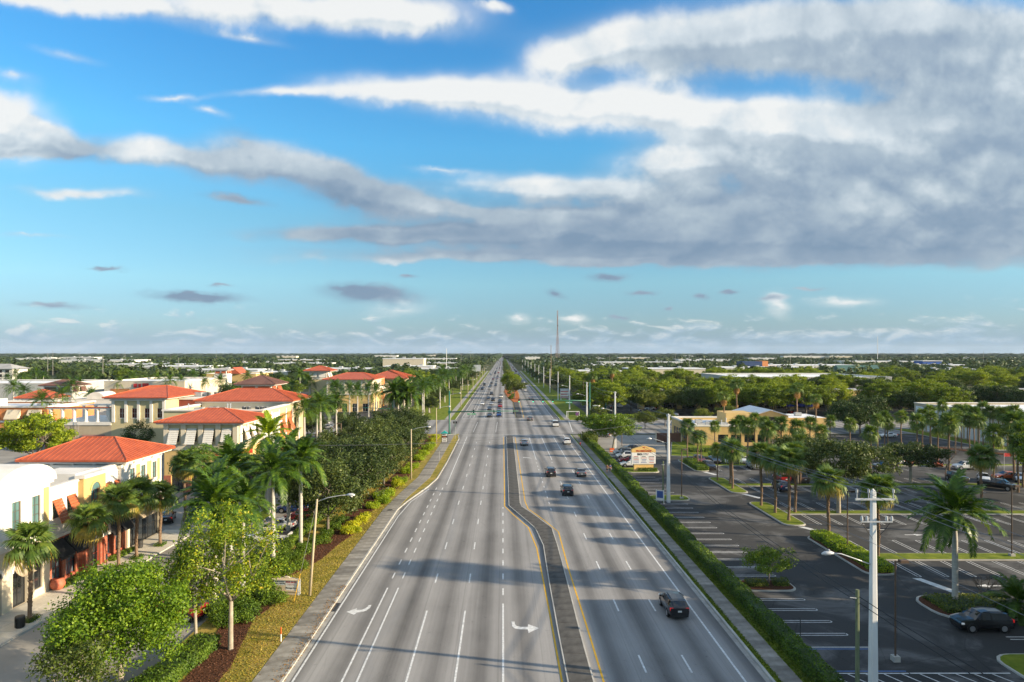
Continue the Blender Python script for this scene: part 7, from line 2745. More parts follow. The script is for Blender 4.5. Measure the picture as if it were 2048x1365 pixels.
far_pole((1755 - 1005.5) / FPX * 1500, 1500, 60, 'single slender radio mast on the right horizon', None, .7, m=M_METAL)
far_pole((1102 - 1005.5) / FPX * 480, 480, 29, 'tall dark wooden pole rising over the right roadside trees', None, .35, m=M_WOODP)
far_pole((893 - 1005.5) / FPX * 600, 600, 27.5, 'tall concrete pole rising over the left roadside palms', None, .4, m=M_CONCP)
fp = random.Random(21)
M_FARP = mat('weathered_pole', (.26, .25, .23), .9, scale=1, col2=(.34, .33, .30))
for k in range(26):
    y = fp.uniform(480, 1500)
    x = fp.uniform(-.72, .72) * y
    if abs(x) < 45:
        x = math.copysign(60, x)
    far_pole(x, y, fp.uniform(15, 24) * (.9 + y / 4000), 'pale utility pole standing among the distant trees', 'distant utility poles', .22, fp.random() < .35, M_FARP)

# ------------------------------------------------------------------ planting
def oak(k):
    return tree_proto(('oak', k), 11 + k, 9.6, 5.0, 2.0, 110, 95, .33, M_OAK, name='oak_tree', crad=(.8, 1.35), trunk_r=.2, gap=.55)


def canopy(k):
    return tree_proto(('canopy', k), 31 + k, 12.8, 8.2, 3.8, 135, 115, .46, M_LIGHT, name='canopy_tree', crad=(1.0, 1.7), trunk_r=.3, forks=4, flat=.55, gap=.5, layered=1.5)


def darktree(k):
    return tree_proto(('dark', k), 51 + k, 11.5, 7.0, 3.0, 120, 105, .46, M_DARK, name='dark_tree', crad=(1.1, 1.9), trunk_r=.3, forks=4, flat=.65)


def olive(k):
    return tree_proto(('olive', k), 71 + k, 10.5, 6.0, 3.0, 100, 100, .42, M_OLIVE, name='olive_tree', crad=(1.0, 1.6), trunk_r=.25, forks=4, flat=.65, gap=.55)


LEFTG = 'trees on the left verge'
# --- near left trees
t = tree_proto('near_bright', 3, 8.9, 4.5, 1.6, 165, 210, .20, M_BRIGHT, name='leafy_tree', crad=(.75, 1.2), trunk_r=.2, forks=4, flat=.8, bark=M_PALEBARK)
place(t, 'big bright green leafy tree at the roadside edge before the shops', (-27.2, 48.6, .1), .4)
t = tree_proto('near_sparse', 5, 5.6, 2.6, 1.0, 46, 70, .22, M_OLIVE, name='leafy_tree', crad=(.6, 1.0), trunk_r=.1, forks=4, bark=M_PALEBARK)
place(t, 'small thin-twigged tree in front of the big bright green tree', (-27.6, 43.6, .1))
t = tree_proto('thin_a', 8, 12.0, 3.9, 2.6, 92, 105, .21, M_AUTUMN, name='thinning_tree', crad=(.6, 1.1), trunk_r=.20, forks=5, flat=.8, bark=M_PALEBARK, gap=.42, hollow=.3, split_h=.8)
place(t, 'thinning tree with yellow and orange leaves and thick forked pale trunk in the mulch', (G(461, 1302).x, G(461, 1302).y, .1))
t = tree_proto('thin_b', 13, 9.2, 3.0, 2.8, 60, 100, .21, M_AUTUMN, name='thinning_tree', crad=(.6, 1.0), trunk_r=.13, forks=3, flat=.8, bark=M_PALEBARK, gap=.5, hollow=.3, split_h=.8, lean=-.03)
place(t, 'slimmer thinning tree with a crooked pale trunk left of the thick forked one', (G(392, 1296).x, G(392, 1296).y, .1), 1.0)
# --- sabal palms along the shop walk
for k, (x, y, h) in enumerate([(-42.1, 60.8, 7.0), (-42.3, 70.0, 6.7), (-42.5, 75.6, 7.5), (-42.5, 79.3, 7.5), (-42.4, 84.6, 6.3)]):
    lab = ['sabal palm on the shop walk beside the litter bin', 'sabal palm on the shop walk before the ochre arched-window bay', 'sabal palm on the shop walk before the far rust shutters',
           'sabal palm on the shop walk before the red hip-roofed block', 'last sabal palm on the shop walk, at the dark shopfront'][k]
    place(palm_proto('sabal', h, 3 + k), lab, (x, y, .15), k * 1.3)
    hedge('planting_bed', x - .55, x + .55, y - .75, y + .75, .35, ['low clipped bed at the palm by the litter bin', 'low clipped bed at the second walk palm', 'low clipped bed at the third walk palm', 'low clipped bed at the palm before the hip-roofed block', 'low clipped bed at the last walk palm'][k], M_HEDGE, None, k, 90, .12, .15)
for y0, y1, lab in ((50.5, 57.5, 'low planting under the arcaded bay'), (68.9, 73.4, 'low planting under the first black awnings'), (78.0, 82.6, 'low planting under the second black awnings')):
    hedge('planting_bed', -45.2, -44.3, y0, y1, .45, lab, M_HEDGE, None, int(y0), 80, .14, .15)
# --- royal palms in the left planting
for k, (px, py, h) in enumerate([(601.6, 1104, 11.6), (546, 1134, 10.2), (486, 1190, 9.6), (428, 1219, 9.4)]):
    q = G(px, py)
    lab = ['tall royal palm with bulging pale trunk behind the clipped mounds', 'royal palm in front of the parked white pickup', 'royal palm rising through the thinning tree', 'royal palm with short mossy trunk above the clipped hedge'][k]
    place(palm_proto('royal', h, 21 + k), lab, (q.x, q.y, .1), .5 + k, None, (.95, 1.02, .92, 1.0)[k])
for k, (x, y, h) in enumerate([(-29.6, 70.5, 9.0), (-31.5, 79.0, 9.4), (-28.4, 90.5, 10.4)]):
    place(palm_proto('royal', h, 34 + k), ['royal palm leaning over the car park behind the thinning trees', 'royal palm at the dark parked car beside the white pickup', 'royal palm between the white sedan and the first roadside oak'][k], (x, y, .0), 1.1 + k, None, (1.05, 1.1, 1.0)[k])
q = Vector((-34.6, 101, 0))
place(palm_proto('royal', 11.6, 27, True, 0.0, M_PALMY), 'slender yellow-green palm before the white-shuttered block', (q.x, q.y, .1), 2)
place(palm_proto('sabal', 8.2, 31), 'sabal palm half hidden at the car park corner by the white-shuttered block', (-45.2, 97, .1), 1)
t = tree_proto('mid_bright', 15, 9.2, 3.4, 3.4, 70, 85, .27, M_BRIGHT, name='leafy_tree', crad=(.7, 1.15), trunk_r=.14, forks=4, flat=.75, bark=M_BARK)
place(t, 'bright leafy tree before the ochre wall of the white-shuttered block', (-48.4, 107.5, .1))
place(t, 'bright leafy tree beside the red wall sign', (-42.6, 110, .1), 2.2, None, .95)
# --- oaks along the left verge
for k, (x, y, s) in enumerate([(-22.8, 89, 1.0), (-27.0, 97, .96), (-22.2, 103, .95), (-29.5, 108, 1.0), (-23.4, 113, 1.0), (-27.6, 119, 1.0), (-21.6, 124, .9), (-25.4, 131, 1.05), (-21.4, 138, .95), (-26.0, 146, 1.0), (-22.2, 153, .95), (-27.4, 160, 1.0), (-22.6, 167, .95), (-24.8, 178, 1.0), (-31, 185, .95), (-33.5, 128, .95)]):
    place(oak(k % 3), ('grey-green oak with forked pale limbs standing first in the roadside row' if k == 0 else 'grey-green roadside oak in the row between the left road and car park'), (x, y, .1), k * 1.7, None if k == 0 else LEFTG, s)
for k, (x, y, s) in enumerate([(-47, 236, .0), (-62, 243, .9), (-38, 176, .8), (-52, 186, .85), (-56, 196, .8), (-44, 192, .8), (-36, 150, .72), (-37.6, 141.5, .6), (-41, 119.5, .55)]):
    if s:
        place(oak(k % 3), 'small grey-green oak on an island of the left shopping-centre lot', (x, y, .1), k * 2.1, 'oaks in the left lot', s)
place(tree_proto('dark_small', 9, 8.2, 3.4, 2.4, 50, 80, .3, M_DARK, name='dark_tree', crad=(.7, 1.2), trunk_r=.16), 'dark small tree before the pilastered building wall', (-83, 155, .1))
place(canopy(0), 'bright spreading tree between the near shops and the terrace building', (-92, 134, 0), 1, None, (.9, .9, .9))
place(canopy(1), 'bright spreading tree at the far left edge beside the terrace', (-104, 128, 0), 2, None, (.85, .85, .82))
place(oak(1), 'grey-green oak behind the bright trees near the orange shop', (-118, 172, 0), 2, None, .9)
# --- royal palms further off on the left
roy = [(84, 805, 10), (125, 800, 10), (182, 785, 10), (27, 781, 10), (48, 788, 10), (160, 762, 10), (145, 780, 10), (190, 752, 10), (240, 765, 10), (265, 760, 10), (290, 757, 10), (315, 759, 10), (340, 766, 10),
       (15, 752, 10), (31, 753, 10), (45, 756, 10), (56, 753, 10), (72, 750, 10), (87, 750, 10), (362, 762, 10), (385, 757, 10), (410, 762, 10), (440, 765, 10), (495, 758, 10), (470, 770, 10), (525, 765, 10), (565, 774, 10), (585, 770, 10), (620, 772, 10),
       (640, 768, 10), (560, 752, 10), (600, 754, 10)]
for k, (px, py, zc) in enumerate(roy):
    d = (CAM_H - zc) * FPX / (py - 706)
    place(palm_proto('royal', 10.4, 41 + k % 3, False), 'feathery royal palm among the roofs of the left shopping centre', ((px - 1005.5) / FPX * d, d, 0), k * 1.1, 'royal palms among the left roofs', 1 + .12 * math.sin(k * 2.3))
for k, (x, y, s) in enumerate([(-43.6, 150, 1.1), (-42.2, 158, 1.15), (-44.4, 163, 1.05), (-41.5, 170, 1.1)]):
    place(palm_proto('royal', 10.4, 41 + k % 3, False, 0.0), 'bright royal palm before the long flat shop wing', (x, y, .1), k * 1.4, 'palms before the flat wing', s)
for k, (px, py) in enumerate([(796, 868), (801, 869), (808, 868), (817, 872), (788, 872)]):
    q = G(px, py + 6)
    place(palm_proto('royal', 10.0 + .5 * (k % 3), 61 + k % 2), 'royal palm in the cluster of pale trunks beside the left crossing', (q.x, q.y, .1), k * 1.9, 'clustered palms by the crossing', 1.2)
for k, (px, py) in enumerate([(667, 783), (674, 785), (699, 787), (715, 791), (737, 783), (752, 790), (845, 785), (858, 778), (822, 770), (836, 762)]):
    d = (CAM_H - 9.6) * FPX / (py - 706)
    place(palm_proto('royal', 10.4, 41 + k % 3, False), 'royal palm in the lot before the towered block', ((px - 1005.5) / FPX * d, d, 0), k * 1.7, 'palms before the towered block', 1.05)
for k in range(26):
    y = 258 + k * 15 + rng.uniform(-7, 7)
    x = -25 - 11 * rng.random()
    if k % 3 == 1:
        place((canopy if k % 2 else darktree)(k % 3), 'broad tree mixed among the palms of the left verge beyond the crossing', (x - 4, y, .1), k * 1.3, 'broad verge trees beyond the crossing', rng.uniform(.6, .85))
        continue
    place(palm_proto('royal', 10.4, 41 + k % 3, False), 'royal palm in the row on the left verge beyond the crossing', (x, y, .1), k * 1.3, 'verge palms beyond the crossing', rng.uniform(.85, 1.3))
    if k % 2 == 0:
        place(oak(k % 3), 'dark roadside oak on the left verge beyond the crossing', (-24 - 9 * rng.random(), y + 6, .1), k, 'verge oaks beyond the crossing', rng.uniform(.75, 1.0))
# --- mounds, clipped shrubs and crotons of the left verge
M1 = lambda: shrub_proto('mound', 4, 1.5, 1.2, M_HEDGE, 2600, .15)
M2 = lambda: shrub_proto('croton', 6, 1.0, 1.1, M_YELLEAF, 1300, .17)
M3 = lambda: shrub_proto('lime_mound', 8, 1.3, 1.1, M_LIME, 2200, .15)
for k, (px, py, s) in enumerate([(556, 1136, 1.0), (585, 1126, 1.0), (575, 1152, .9), (612, 1108, 1.0), (640, 1090, 1.0), (560, 1116, 1.0), (600, 1140, .8), (545, 1212, 1.0), (530, 1200, 1.0), (500, 1235, 1.1), (480, 1246, 1.0), (456, 1252, 1.0), (436, 1240, 1.0), (520, 1180, .9), (505, 1195, .9), (655, 1076, .9), (668, 1062, .9), (680, 1048, .9), (480, 1226, 1.0)]):
    q = G(px, py)
    place(M1(), 'clipped green mound shrub in the left planting bed', (q.x, q.y, .1), k, 'clipped mounds in the left bed', s)
for k, (px, py, s) in enumerate([(694, 1070, 1.0), (706, 1060, 1.0), (722, 1050, 1.0), (731, 1040, .9), (795, 976, 1.2), (780, 990, 1.0), (870, 880, 1.3), (864, 886, 1.2), (712, 1068, .8)]):
    q = G(px, py)
    place(M2(), 'yellow-leaved croton shrub in the mulch beside the left sidewalk', (q.x, q.y, .12), k, 'yellow crotons', s)
for k, (px, py, s) in enumerate([(762, 1000, 1.2), (775, 995, 1.1), (815, 948, 1.2), (825, 938, 1.2), (836, 922, 1.3), (845, 912, 1.2), (855, 902, 1.3), (862, 895, 1.2), (770, 1008, 1.0), (800, 968, 1.2), (745, 1018, 1.0)]):
    q = G(px, py)
    place(M3(), 'lime green mound shrub beside the left sidewalk towards the crossing', (q.x, q.y, .12), k, 'lime mounds by the crossing', s)
hedge('clipped_hedge', -25.4, -23.4, 46.5, 55.6, 1.15, 'long rounded clipped hedge below the thinning trees', M_HEDGE, None, 5, 110, .16, .1, R(-6))
hedge('clipped_hedge', -27.0, -25.8, 62, 118, 1.0, 'low clipped hedge at the edge of the left car park', M_HEDGE, None, 6, 60, .17, .1)
# --- right roadside hedge, in three clipped heights
hedge('clipped_hedge', 22.5, 23.85, 47.6, 104, 1.15, 'long clipped roadside hedge between sidewalk and stall lines', M_HEDGE, None, 11, 95, .16)
hedge('clipped_hedge', 22.5, 23.8, 104.3, 119, .95, 'lower clipped hedge piece at the island power pole', M_HEDGE, None, 12, 80, .17)
hedge('clipped_hedge', 22.5, 23.9, 119.3, 186, 1.15, 'clipped roadside hedge running past the monument sign', M_HEDGE, None, 13, 60, .18)
for k, (y, s) in enumerate([(184, 1.5), (188, 1.6), (180, 1.2)]):
    place(shrub_proto('dark_shrub', 17, 1.5, 1.6, M_OLIVE, 1500, .2), 'rounded dark shrub at the crossing end of the right hedge', (23.6, y, .1), k, 'shrubs at the hedge end', s)
hedge('clipped_hedge', 39.9, 42.3, 81.6, 88.8, .95, 'bright clipped hedge capping the parking island, front piece', M_LIME, None, 14, 110, .15, .12)
hedge('clipped_hedge', 40.3, 42.5, 74.0, 81.2, .95, 'bright clipped hedge capping the parking island at the stop bar', M_LIME, None, 15, 110, .15, .12)
hedge('clipped_hedge', 39.4, 41.8, 138.4, 149, .9, 'clipped hedge on the island beside the parked black SUV', M_HEDGE, None, 16, 70, .18, .12)
hedge('clipped_hedge', 27.4, 31.2, 137.4, 138.2, .7, 'small hedge at the foot of the monument sign', M_HEDGE, None, 17, 90, .15, .12)
hedge('clipped_hedge', 25.0, 27.2, 69.6, 70.8, .55, 'dry clipped shrub row left of the little island tree', M_OLIVE, None, 18, 100, .14, .12)
hedge('clipped_hedge', 27.8, 29.4, 69.7, 70.9, .55, 'dry clipped shrub row right of the little island tree', M_OLIVE, None, 19, 100, .14, .12)
hedge('planting_bed', 40.8, 47.6, 62.4, 66.4, .5, 'dark dry ground shrubs at the foot of the big royal palm', M_OLIVE, None, 20, 60, .18, .12)
hedge('clipped_hedge', 45, 60, 163.5, 165.6, .9, 'clipped hedge before the drive-through restaurant', M_HEDGE, None, 21, 40, .2, .1)
hedge('clipped_hedge', 47, 53, 152.5, 156.5, 1.5, 'tall bright clipped block of hedge by the accessible bays', M_LIME, None, 22, 45, .2, .0)
hedge('clipped_hedge', 62, 103, 164, 166, .9, 'dark clipped hedge beyond the parked rows', M_OLIVE, None, 23, 30, .22, .1)
hedge('clipped_hedge', 33.5, 64, 252, 255, 1.1, 'clipped hedge at the edge of the lot beyond the crossing', M_LIME, None, 24, 20, .3, .0)
# --- right lot trees
t = tree_proto('island_tree', 19, 3.7, 2.7, 1.5, 60, 95, .17, M_HEDGE, name='small_tree', crad=(.4, .7), trunk_r=.08, forks=5, flat=.7)
place(t, 'little flat-topped tree on the small island by the hedge', (27.4, 70.3, .12))
q = G(1238, 900)
t = tree_proto('lean', 23, 8.4, 6.2, 3.2, 120, 105, .36, M_HEDGE, name='leaning_tree', crad=(.8, 1.5), trunk_r=.26, forks=4, flat=.6, bark=M_PALEBARK, lean=.12, layered=1.2)
place(t, 'spreading green tree with leaning pale trunk beside the hedge before the crossing', (q.x - 1.5, q.y, .1))
t = tree_proto('lean2', 24, 6.6, 4.0, 2.4, 70, 95, .34, M_HEDGE, name='leaning_tree', crad=(.8, 1.3), trunk_r=.18, forks=4, flat=.6, bark=M_PALEBARK)
place(t, 'lower spreading tree at the right crossing corner', (25.5, 192, .1), 2)
q = G(1661, 1028)
t = tree_proto('lot_oak', 27, 11.0, 6.6, 4.8, 130, 110, .33, M_OAK, name='oak_tree', crad=(.9, 1.5), trunk_r=.3, forks=4, flat=.6, bark=M_PALEBARK, gap=.55)
place(t, 'wide grey-green oak with pale trunk on the grass strip amid sabal palms', (q.x + 1.2, q.y, .12))
place(oak(2), 'second oak behind the wide pale-trunked one', (53.5, 124, .12), 1.0, None, 1.0)
q = G(1821.5, 968)
t = tree_proto('spread_oak', 29, 7.4, 6.0, 3.2, 110, 110, .32, M_OAK, name='oak_tree', crad=(.8, 1.3), trunk_r=.26, forks=3, flat=.5, bark=M_PALEBARK, gap=.6)
place(t, 'flat spreading oak with open forked trunk on the far grass strip', (q.x, q.y, .12))
place(bare_tree('bare', 4, 8.0, 4.5), 'leafless twiggy tree beside the flat spreading oak', (83, 128, .1))
place(bare_tree('bare2', 7, 3.2, 2.0), 'little leafless shrub tree on the palm island', (45.6, 65.0, .12))
q = G(1905, 1207)
place(palm_proto('royal', 7.9, 77), 'big royal palm with grey trunk on the kerbed island by the black SUV', (43.2, 65.2, .12), .7, None, 1.08)
place(palm_proto('royal', 1.9, 79), 'low palm fronds at the corner of the pale building', (46.6, 61.8, .0), .2, None, .75)
sab = [(1522, 1013, 7.6, 'on the islet tip'), (1550, 1027.6, 7.6, ''), (1577, 1043, 8.2, ''), (1590, 1026.7, 8.2, ''), (1460, 969.5, 6.2, ''), (1465, 979, 6.4, ''), (1599.6, 969.5, 7.0, ''), (1656.7, 1078, 6.9, ''), (1755, 1115, 7.4, ''), (1962, 1012, 7.2, '')]
for k, (px, py, h, _) in enumerate(sab):
    q = G(px, py)
    place(palm_proto('sabal', h, 81 + k % 5, q.y < 112, .015 * math.sin(k * 2.1)), ['sabal palm at the tip of the second grass island', 'sabal palm on the second grass island beside its tip palm', 'curving sabal palm at the stop-bar end of the second grass island', 'sabal palm at the strip end of the second grass island', 'sabal palm of a close pair on the third island', 'nearer sabal palm of the close pair on the third island',
          'sabal palm beside the parked brown pickup', 'sabal palm rising from the clipped island hedge', 'sabal palm on the grass strip behind the near power pole', 'round-headed sabal palm on the strip near the right sports cars'][k], (q.x, q.y, .12), k * 1.1, None, 1.06)
sab2 = [(1495, 930, 8.2), (1537, 935, 8.0), (1596, 932, 8.0), (1642, 930, 7.0), (1741, 940, 7.4), (1375, 921, 7.6), (1395.6, 934, 6.2), (1402, 932, 6.0), (1435, 963, 5.8), (1472, 920, 7.5), (1562, 915, 7.6), (1620, 905, 7.0), (1530, 905, 7.0), (1510, 900, 7.5), (1897, 940, 9.6), (1986.7, 960, 8.6), (2028, 960, 10.5), (2036, 985, 8.2), (1480, 900, 7), (1660, 895, 6.6), (1430, 905, 6.2), (1700, 905, 6.8), (1775, 905, 7.0), (2046, 975, 9.5)]
for k, (px, py, h) in enumerate(sab2):
    q = G(px, py)
    place(palm_proto('sabal', 7.4, 91 + k % 4, False, .01), 'sabal palm among the parked rows of the right lot', (q.x, q.y, .1), k * 1.7, 'sabal palms in the right lot', (h / 7.4 * .86, h / 7.4 * .86, h / 7.4))
sab3 = [(1802, 829), (1834, 848), (1861, 837), (1876, 850), (1898, 856), (1910, 835), (1923, 829), (1939, 836), (1948, 834), (1958, 838), (1966, 817), (1980, 822), (1997, 826), (2015, 828), (2030, 822), (1935, 808), (1915, 805), (1885, 803), (1860, 820), (1845, 826), (1770, 832), (1755, 836), (2040, 815), (2005, 808)]
for k, (px, py) in enumerate(sab3):
    d = min(215, (CAM_H - 8.8) * FPX / (py - 706))
    x = (px - 1005.5) / FPX * d
    if d > 165 and x > 126:
        x = 124.5
        d = x * FPX / (px - 1005.5)
    place(palm_proto('sabal', 8.8, 101 + k % 3, False, .0), 'sabal palm in the row before the panelled store', (x, d, .1), k * 1.9, 'sabal palms before the panelled store', (.82, .82, rng.uniform(.92, 1.1)))
for k, (px, py, zc) in enumerate([(1473, 768, 14.0), (1594, 776, 13.5), (1632, 797, 11.5), (1224, 742, 15), (1186, 752, 14), (1448, 792, 12)]):
    d = (CAM_H - zc) * FPX / (py - 706)
    place(palm_proto('washingtonia', 13.4, 111 + k % 2, False), 'tall fan palm with brown skirt rising over the right canopy trees', ((px - 1005.5) / FPX * d, d, 0), k, 'skirted fan palms', zc / 13.4)
for k, (x, y, h) in enumerate([(57.0, 59.2, 19.0), (59.6, 60.6, 20.2), (74, 88, 17.8)]):  # palms out of view, added so their crown shadows band the road
    place(palm_proto('washingtonia', 13.4, 111 + k % 2, False), 'very tall slender fan palm beside the pale stucco building', (x, y, 0), k, 'tall palms by the pale building', (1.25, 1.25, h / 13.4))
for k, (x, y, sc) in enumerate([(62, 66, .9), (88, 103, 1.05), (97, 114, 1.0)]):  # trees out of view, added to dapple the lot with shade
    place(canopy(k % 3), ['spreading shade tree beside the pale stucco building', 'spreading shade tree at the far end of the second grass strip', 'spreading shade tree beyond the second grass strip'][k], (x, y, .1), k * 1.4, None, sc)
# --- canopy trees beyond the crossing, right
near_can = [(1225, 262, 'c'), (1262, 268, 'd'), (1300, 262, 'o'), (1345, 268, 'o'), (1392, 262, 'd'), (1440, 258, 'c'), (1488, 268, 'c'), (1528, 258, 'c'), (1572, 266, 'c'), (1612, 258, 'c'), (1650, 268, 'o'), (1690, 214, 'd'), (1735, 240, 'd'), (1765, 262, 'c'), (1800, 256, 'd'), (1840, 268, 'c'), (1915, 262, 'd'), (1960, 270, 'd'), (2010, 262, 'd'), (1720, 200, 'd'), (1545, 280, 'c'), (1470, 284, 'c'), (1410, 284, 'c'), (1325, 282, 'c'), (2050, 250, 'd')]
for k, (px, d, kind) in enumerate(near_can):
    f = {'c': canopy, 'd': darktree, 'o': olive}[kind]
    s = rng.uniform(.88, 1.06) * (.85 if d < 245 else 1.0)
    place(f(k % 3), {'c': 'yellow-green canopy tree before the ochre strip mall', 'd': 'dark canopy tree before the ochre strip mall', 'o': 'olive-brown canopy tree before the ochre strip mall'}[kind], ((px - 1005.5) / FPX * d, d, 0), k * 1.3, 'mall ' + kind + ' trees', (s, s, s * .98))
for k, (px, d) in enumerate([(1205, 285), (1245, 300), (1285, 305), (1370, 276), (1420, 272), (1465, 272), (1508, 274), (1550, 270), (1590, 276), (1632, 274), (1670, 282), (1780, 284), (1860, 284), (1890, 250), (1985, 284)]):
    kind = 'cccdco'[k % 6]
    f = {'c': canopy, 'd': darktree, 'o': olive}[kind]
    place(f(k % 3), {'c': 'yellow-green canopy tree before the ochre strip mall', 'd': 'dark canopy tree before the ochre strip mall', 'o': 'olive-brown canopy tree before the ochre strip mall'}[kind], ((px - 1005.5) / FPX * d, d, 0), k * 1.9, 'mall ' + kind + ' trees', rng.uniform(.85, 1.0))
for k, (px, d) in enumerate([(1195, 236), (1290, 214), (1330, 222), (1405, 226), (1455, 232)]):
    place(olive(k % 3), 'open-crowned tree by the drive between crossing and restaurants', ((px - 1005.5) / FPX * d, d, 0), k * 1.9, 'trees by the drive', rng.uniform(.5, .66))
for k in range(9):
    place(canopy(k % 3) if k % 3 else darktree(1), 'canopy tree along the front of the grey block-walled store', (112 + k * 8.5, 353 + (k % 2) * 7, 0), k, 'trees before the grey store', .95)
for k in range(150):
    d = 340 + 210 * (k / 150) + rng.uniform(-12, 12)
    x = rng.uniform(36, d * .86)
    if 112 < x < 216 and 362 < d < 450:
        d = 455 + rng.uniform(0, 40)
    if 50 < x < 268 and d < 336:
        continue
    kind = rng.choice('ccccdo')
    f = {'c': canopy, 'd': darktree, 'o': olive}[kind]
    place(f(k % 3), {'c': 'yellow-green canopy tree in the belt behind the strip mall', 'd': 'dark canopy tree in the belt behind the strip mall', 'o': 'olive canopy tree in the belt behind the strip mall'}[kind], (x, d, 0), k * 1.3, 'belt ' + kind + ' trees', rng.uniform(.8, 1.1))
for k in range(26):
    y = 262 + k * 14
    kind = 'cod'[k % 3]
    f = {'c': canopy, 'd': darktree, 'o': olive}[kind]
    place(f(k % 3), 'roadside tree of the right verge beyond the crossing', (34 + rng.uniform(0, 14), y, 0), k, 'right verge trees beyond the crossing', rng.uniform(.5, .8))
for k in range(70):
    d = 300 + 250 * (k / 70) + rng.uniform(-12, 12)
    x = -rng.uniform(40, d * .88)
    if -305 < x < -146 and d < 408 or -95 < x < -42 and d < 345 or -208 < x < -166 and 455 < d < 508:
        continue
    kind = rng.choice('dddoc')
    f = {'c': canopy, 'd': darktree, 'o': olive}[kind]
    place(f(k % 3), {'c': 'light tree in the wood beyond the left shops', 'd': 'dark tree in the wood beyond the left shops', 'o': 'olive tree in the wood beyond the left shops'}[kind], (x, d, 0), k * 1.3, 'left wood ' + kind + ' trees', rng.uniform(.7, 1.05))
# --- trees on the median island
place(olive(0), 'dark-trunked spreading tree at the near tip of the red-mulched median island', (6.2, 358, .15), 0, None, (.95, .95, .98))
place(canopy(2), 'bright green tree further along the red-mulched median island', (5.0, 392, .15), 1, None, (.72, .72, .95))
place(canopy(1), 'bright green tree at the far end of the red-mulched median island', (5.2, 424, .15), 2, None, (.7, .7, .9))
for k in range(6):
    place(M1(), 'low shrub on the red-mulched median island', (4.0 + k % 3, 352 + 14 * k, .15), k, 'median island shrubs', 1.1)
for k in range(24):
    place(palm_proto('royal', 10.4, 41 + k % 3, False) if k % 2 else olive(k % 3), ('distant palm on the median far down the road' if k % 2 else 'distant tree on the median far down the road'), (4.8, 640 + k * 46, .15), k, 'far median ' + ('palms' if k % 2 else 'trees'), .75)

# ------------------------------------------------------------------ far field
gN = np.random.default_rng(5)


def ico():
    bm = bmesh.new()
    bmesh.ops.create_icosphere(bm, subdivisions=1, radius=1)
    v = np.array([x.co[:] for x in bm.verts])
    f = np.array([[q.index for q in p.verts] for p in bm.faces])
    bm.free()
    return v, f


IV, IF = ico()
# distant shops and halls: white or cream boxes between the trees
FARB = []
fb = random.Random(14)
specs = [(-150, 640, 60, 30, 9, 's'), (-95, 700, 50, 30, 10, 'c'), (-112, 780, 46, 24, 17, 'c'), (-60, 640, 34, 26, 9, 's'), (-180, 560, 40, 26, 8, 's'), (-240, 600, 60, 30, 9, 'g'), (70, 560, 50, 30, 9, 's'), (150, 640, 70, 34, 9, 'c'), (260, 690, 90, 40, 9, 's'),
         (330, 760, 110, 50, 10, 's'), (120, 820, 50, 30, 9, 'c'), (420, 640, 60, 30, 8, 's'), (200, 1000, 120, 40, 10, 's'), (520, 820, 80, 40, 9, 'c'), (-330, 700, 70, 40, 10, 'g'), (-420, 820, 90, 40, 10, 's'), (-500, 640, 40, 26, 12, 'g'), (-260, 900, 70, 40, 10, 's'),
         (-90, 980, 60, 30, 9, 'c'), (90, 1150, 70, 30, 9, 's'), (600, 1100, 110, 50, 10, 's'), (-640, 1100, 120, 50, 12, 's'), (-360, 1250, 90, 40, 11, 'c'), (380, 1300, 100, 40, 11, 's'), (-140, 1400, 90, 40, 12, 's')]
for k in range(20):
    y = fb.uniform(1000, 2600)
    specs.append((fb.uniform(-.72, .72) * y, y, fb.uniform(30, 110), fb.uniform(20, 40), fb.uniform(8, 15), fb.choice('sscg')))
for (x, y, w, d, h, c) in specs:
    if abs(x) < w / 2 + 36:
        x = math.copysign(w / 2 + 40, x)
    m = {'s': M_STUCCO, 'c': M_CREAM, 'g': M_GREYW}[c]
    t = thing('distant_hall', {'s': 'white flat-roofed hall far off among the trees', 'c': 'cream flat-roofed hall far off among the trees', 'g': 'grey flat-roofed hall far off among the trees'}[c], 'building', (x, y, 0), 0, {'s': 'white far halls', 'c': 'cream far halls', 'g': 'grey far halls'}[c])
    MB().box(-w / 2, w / 2, -d / 2, d / 2, 0, h).build('wall', m, t)
    b = MB()
    b.box(-w / 2 - .3, w / 2 + .3, -d / 2 - .3, d / 2 + .3, h + .01, h + .8)
    b.build('roof', M_WHITER, t)
    n = max(2, int(w / 12))
    for i in range(n):
        MB().box(-w / 2 + w * (i + .25) / n, -w / 2 + w * (i + .75) / n, -d / 2 - .1, -d / 2 - .01, 1.5, h * .55).build('window_band', M_DARKGL, t)
    for i in range(3):
        MB().box(-w * .3 + w * .25 * i, -w * .3 + w * .25 * i + 3, -2, 2, h + .81, h + 2.4).build('roof_unit', M_HVAC, t)
    FARB.append((x, y, w, d))
bt = thing('distant_store', 'bright blue-fronted store far off among the right trees', 'building', (560, 900, 0))
MB().box(-12, 12, -10, 10, 0, 13).build('wall', mat('blue_front', (.02, .10, .42), .6), bt)
MB().box(-13, 13, -11, 11, 13.01, 13.8).build('roof', M_WHITER, bt)
bt = thing('distant_store', 'dark blue and orange store box far off above the canopy trees', 'building', (262, 720, 0))
MB().box(-12, 8, -10, 10, 0, 15).build('wall', mat('navy_front', (.015, .04, .11), .6), bt)
MB().box(8.01, 14, -10, 10, 0, 15.5).build('tower', M_ORANGE, bt)
bt = thing('distant_house', 'green-roofed gabled hall above the canopy trees', 'building', (290, 560, 0))
MB().box(-16, 16, -8, 8, 0, 8).build('wall', M_TAN, bt)
g = MB()
g.extrude([(-17, -9, 8), (-17, 9, 8), (-17, 0, 14)], (34, 0, 0))
g.build('roof', mat('green_roof', (.06, .13, .11), .6), bt)
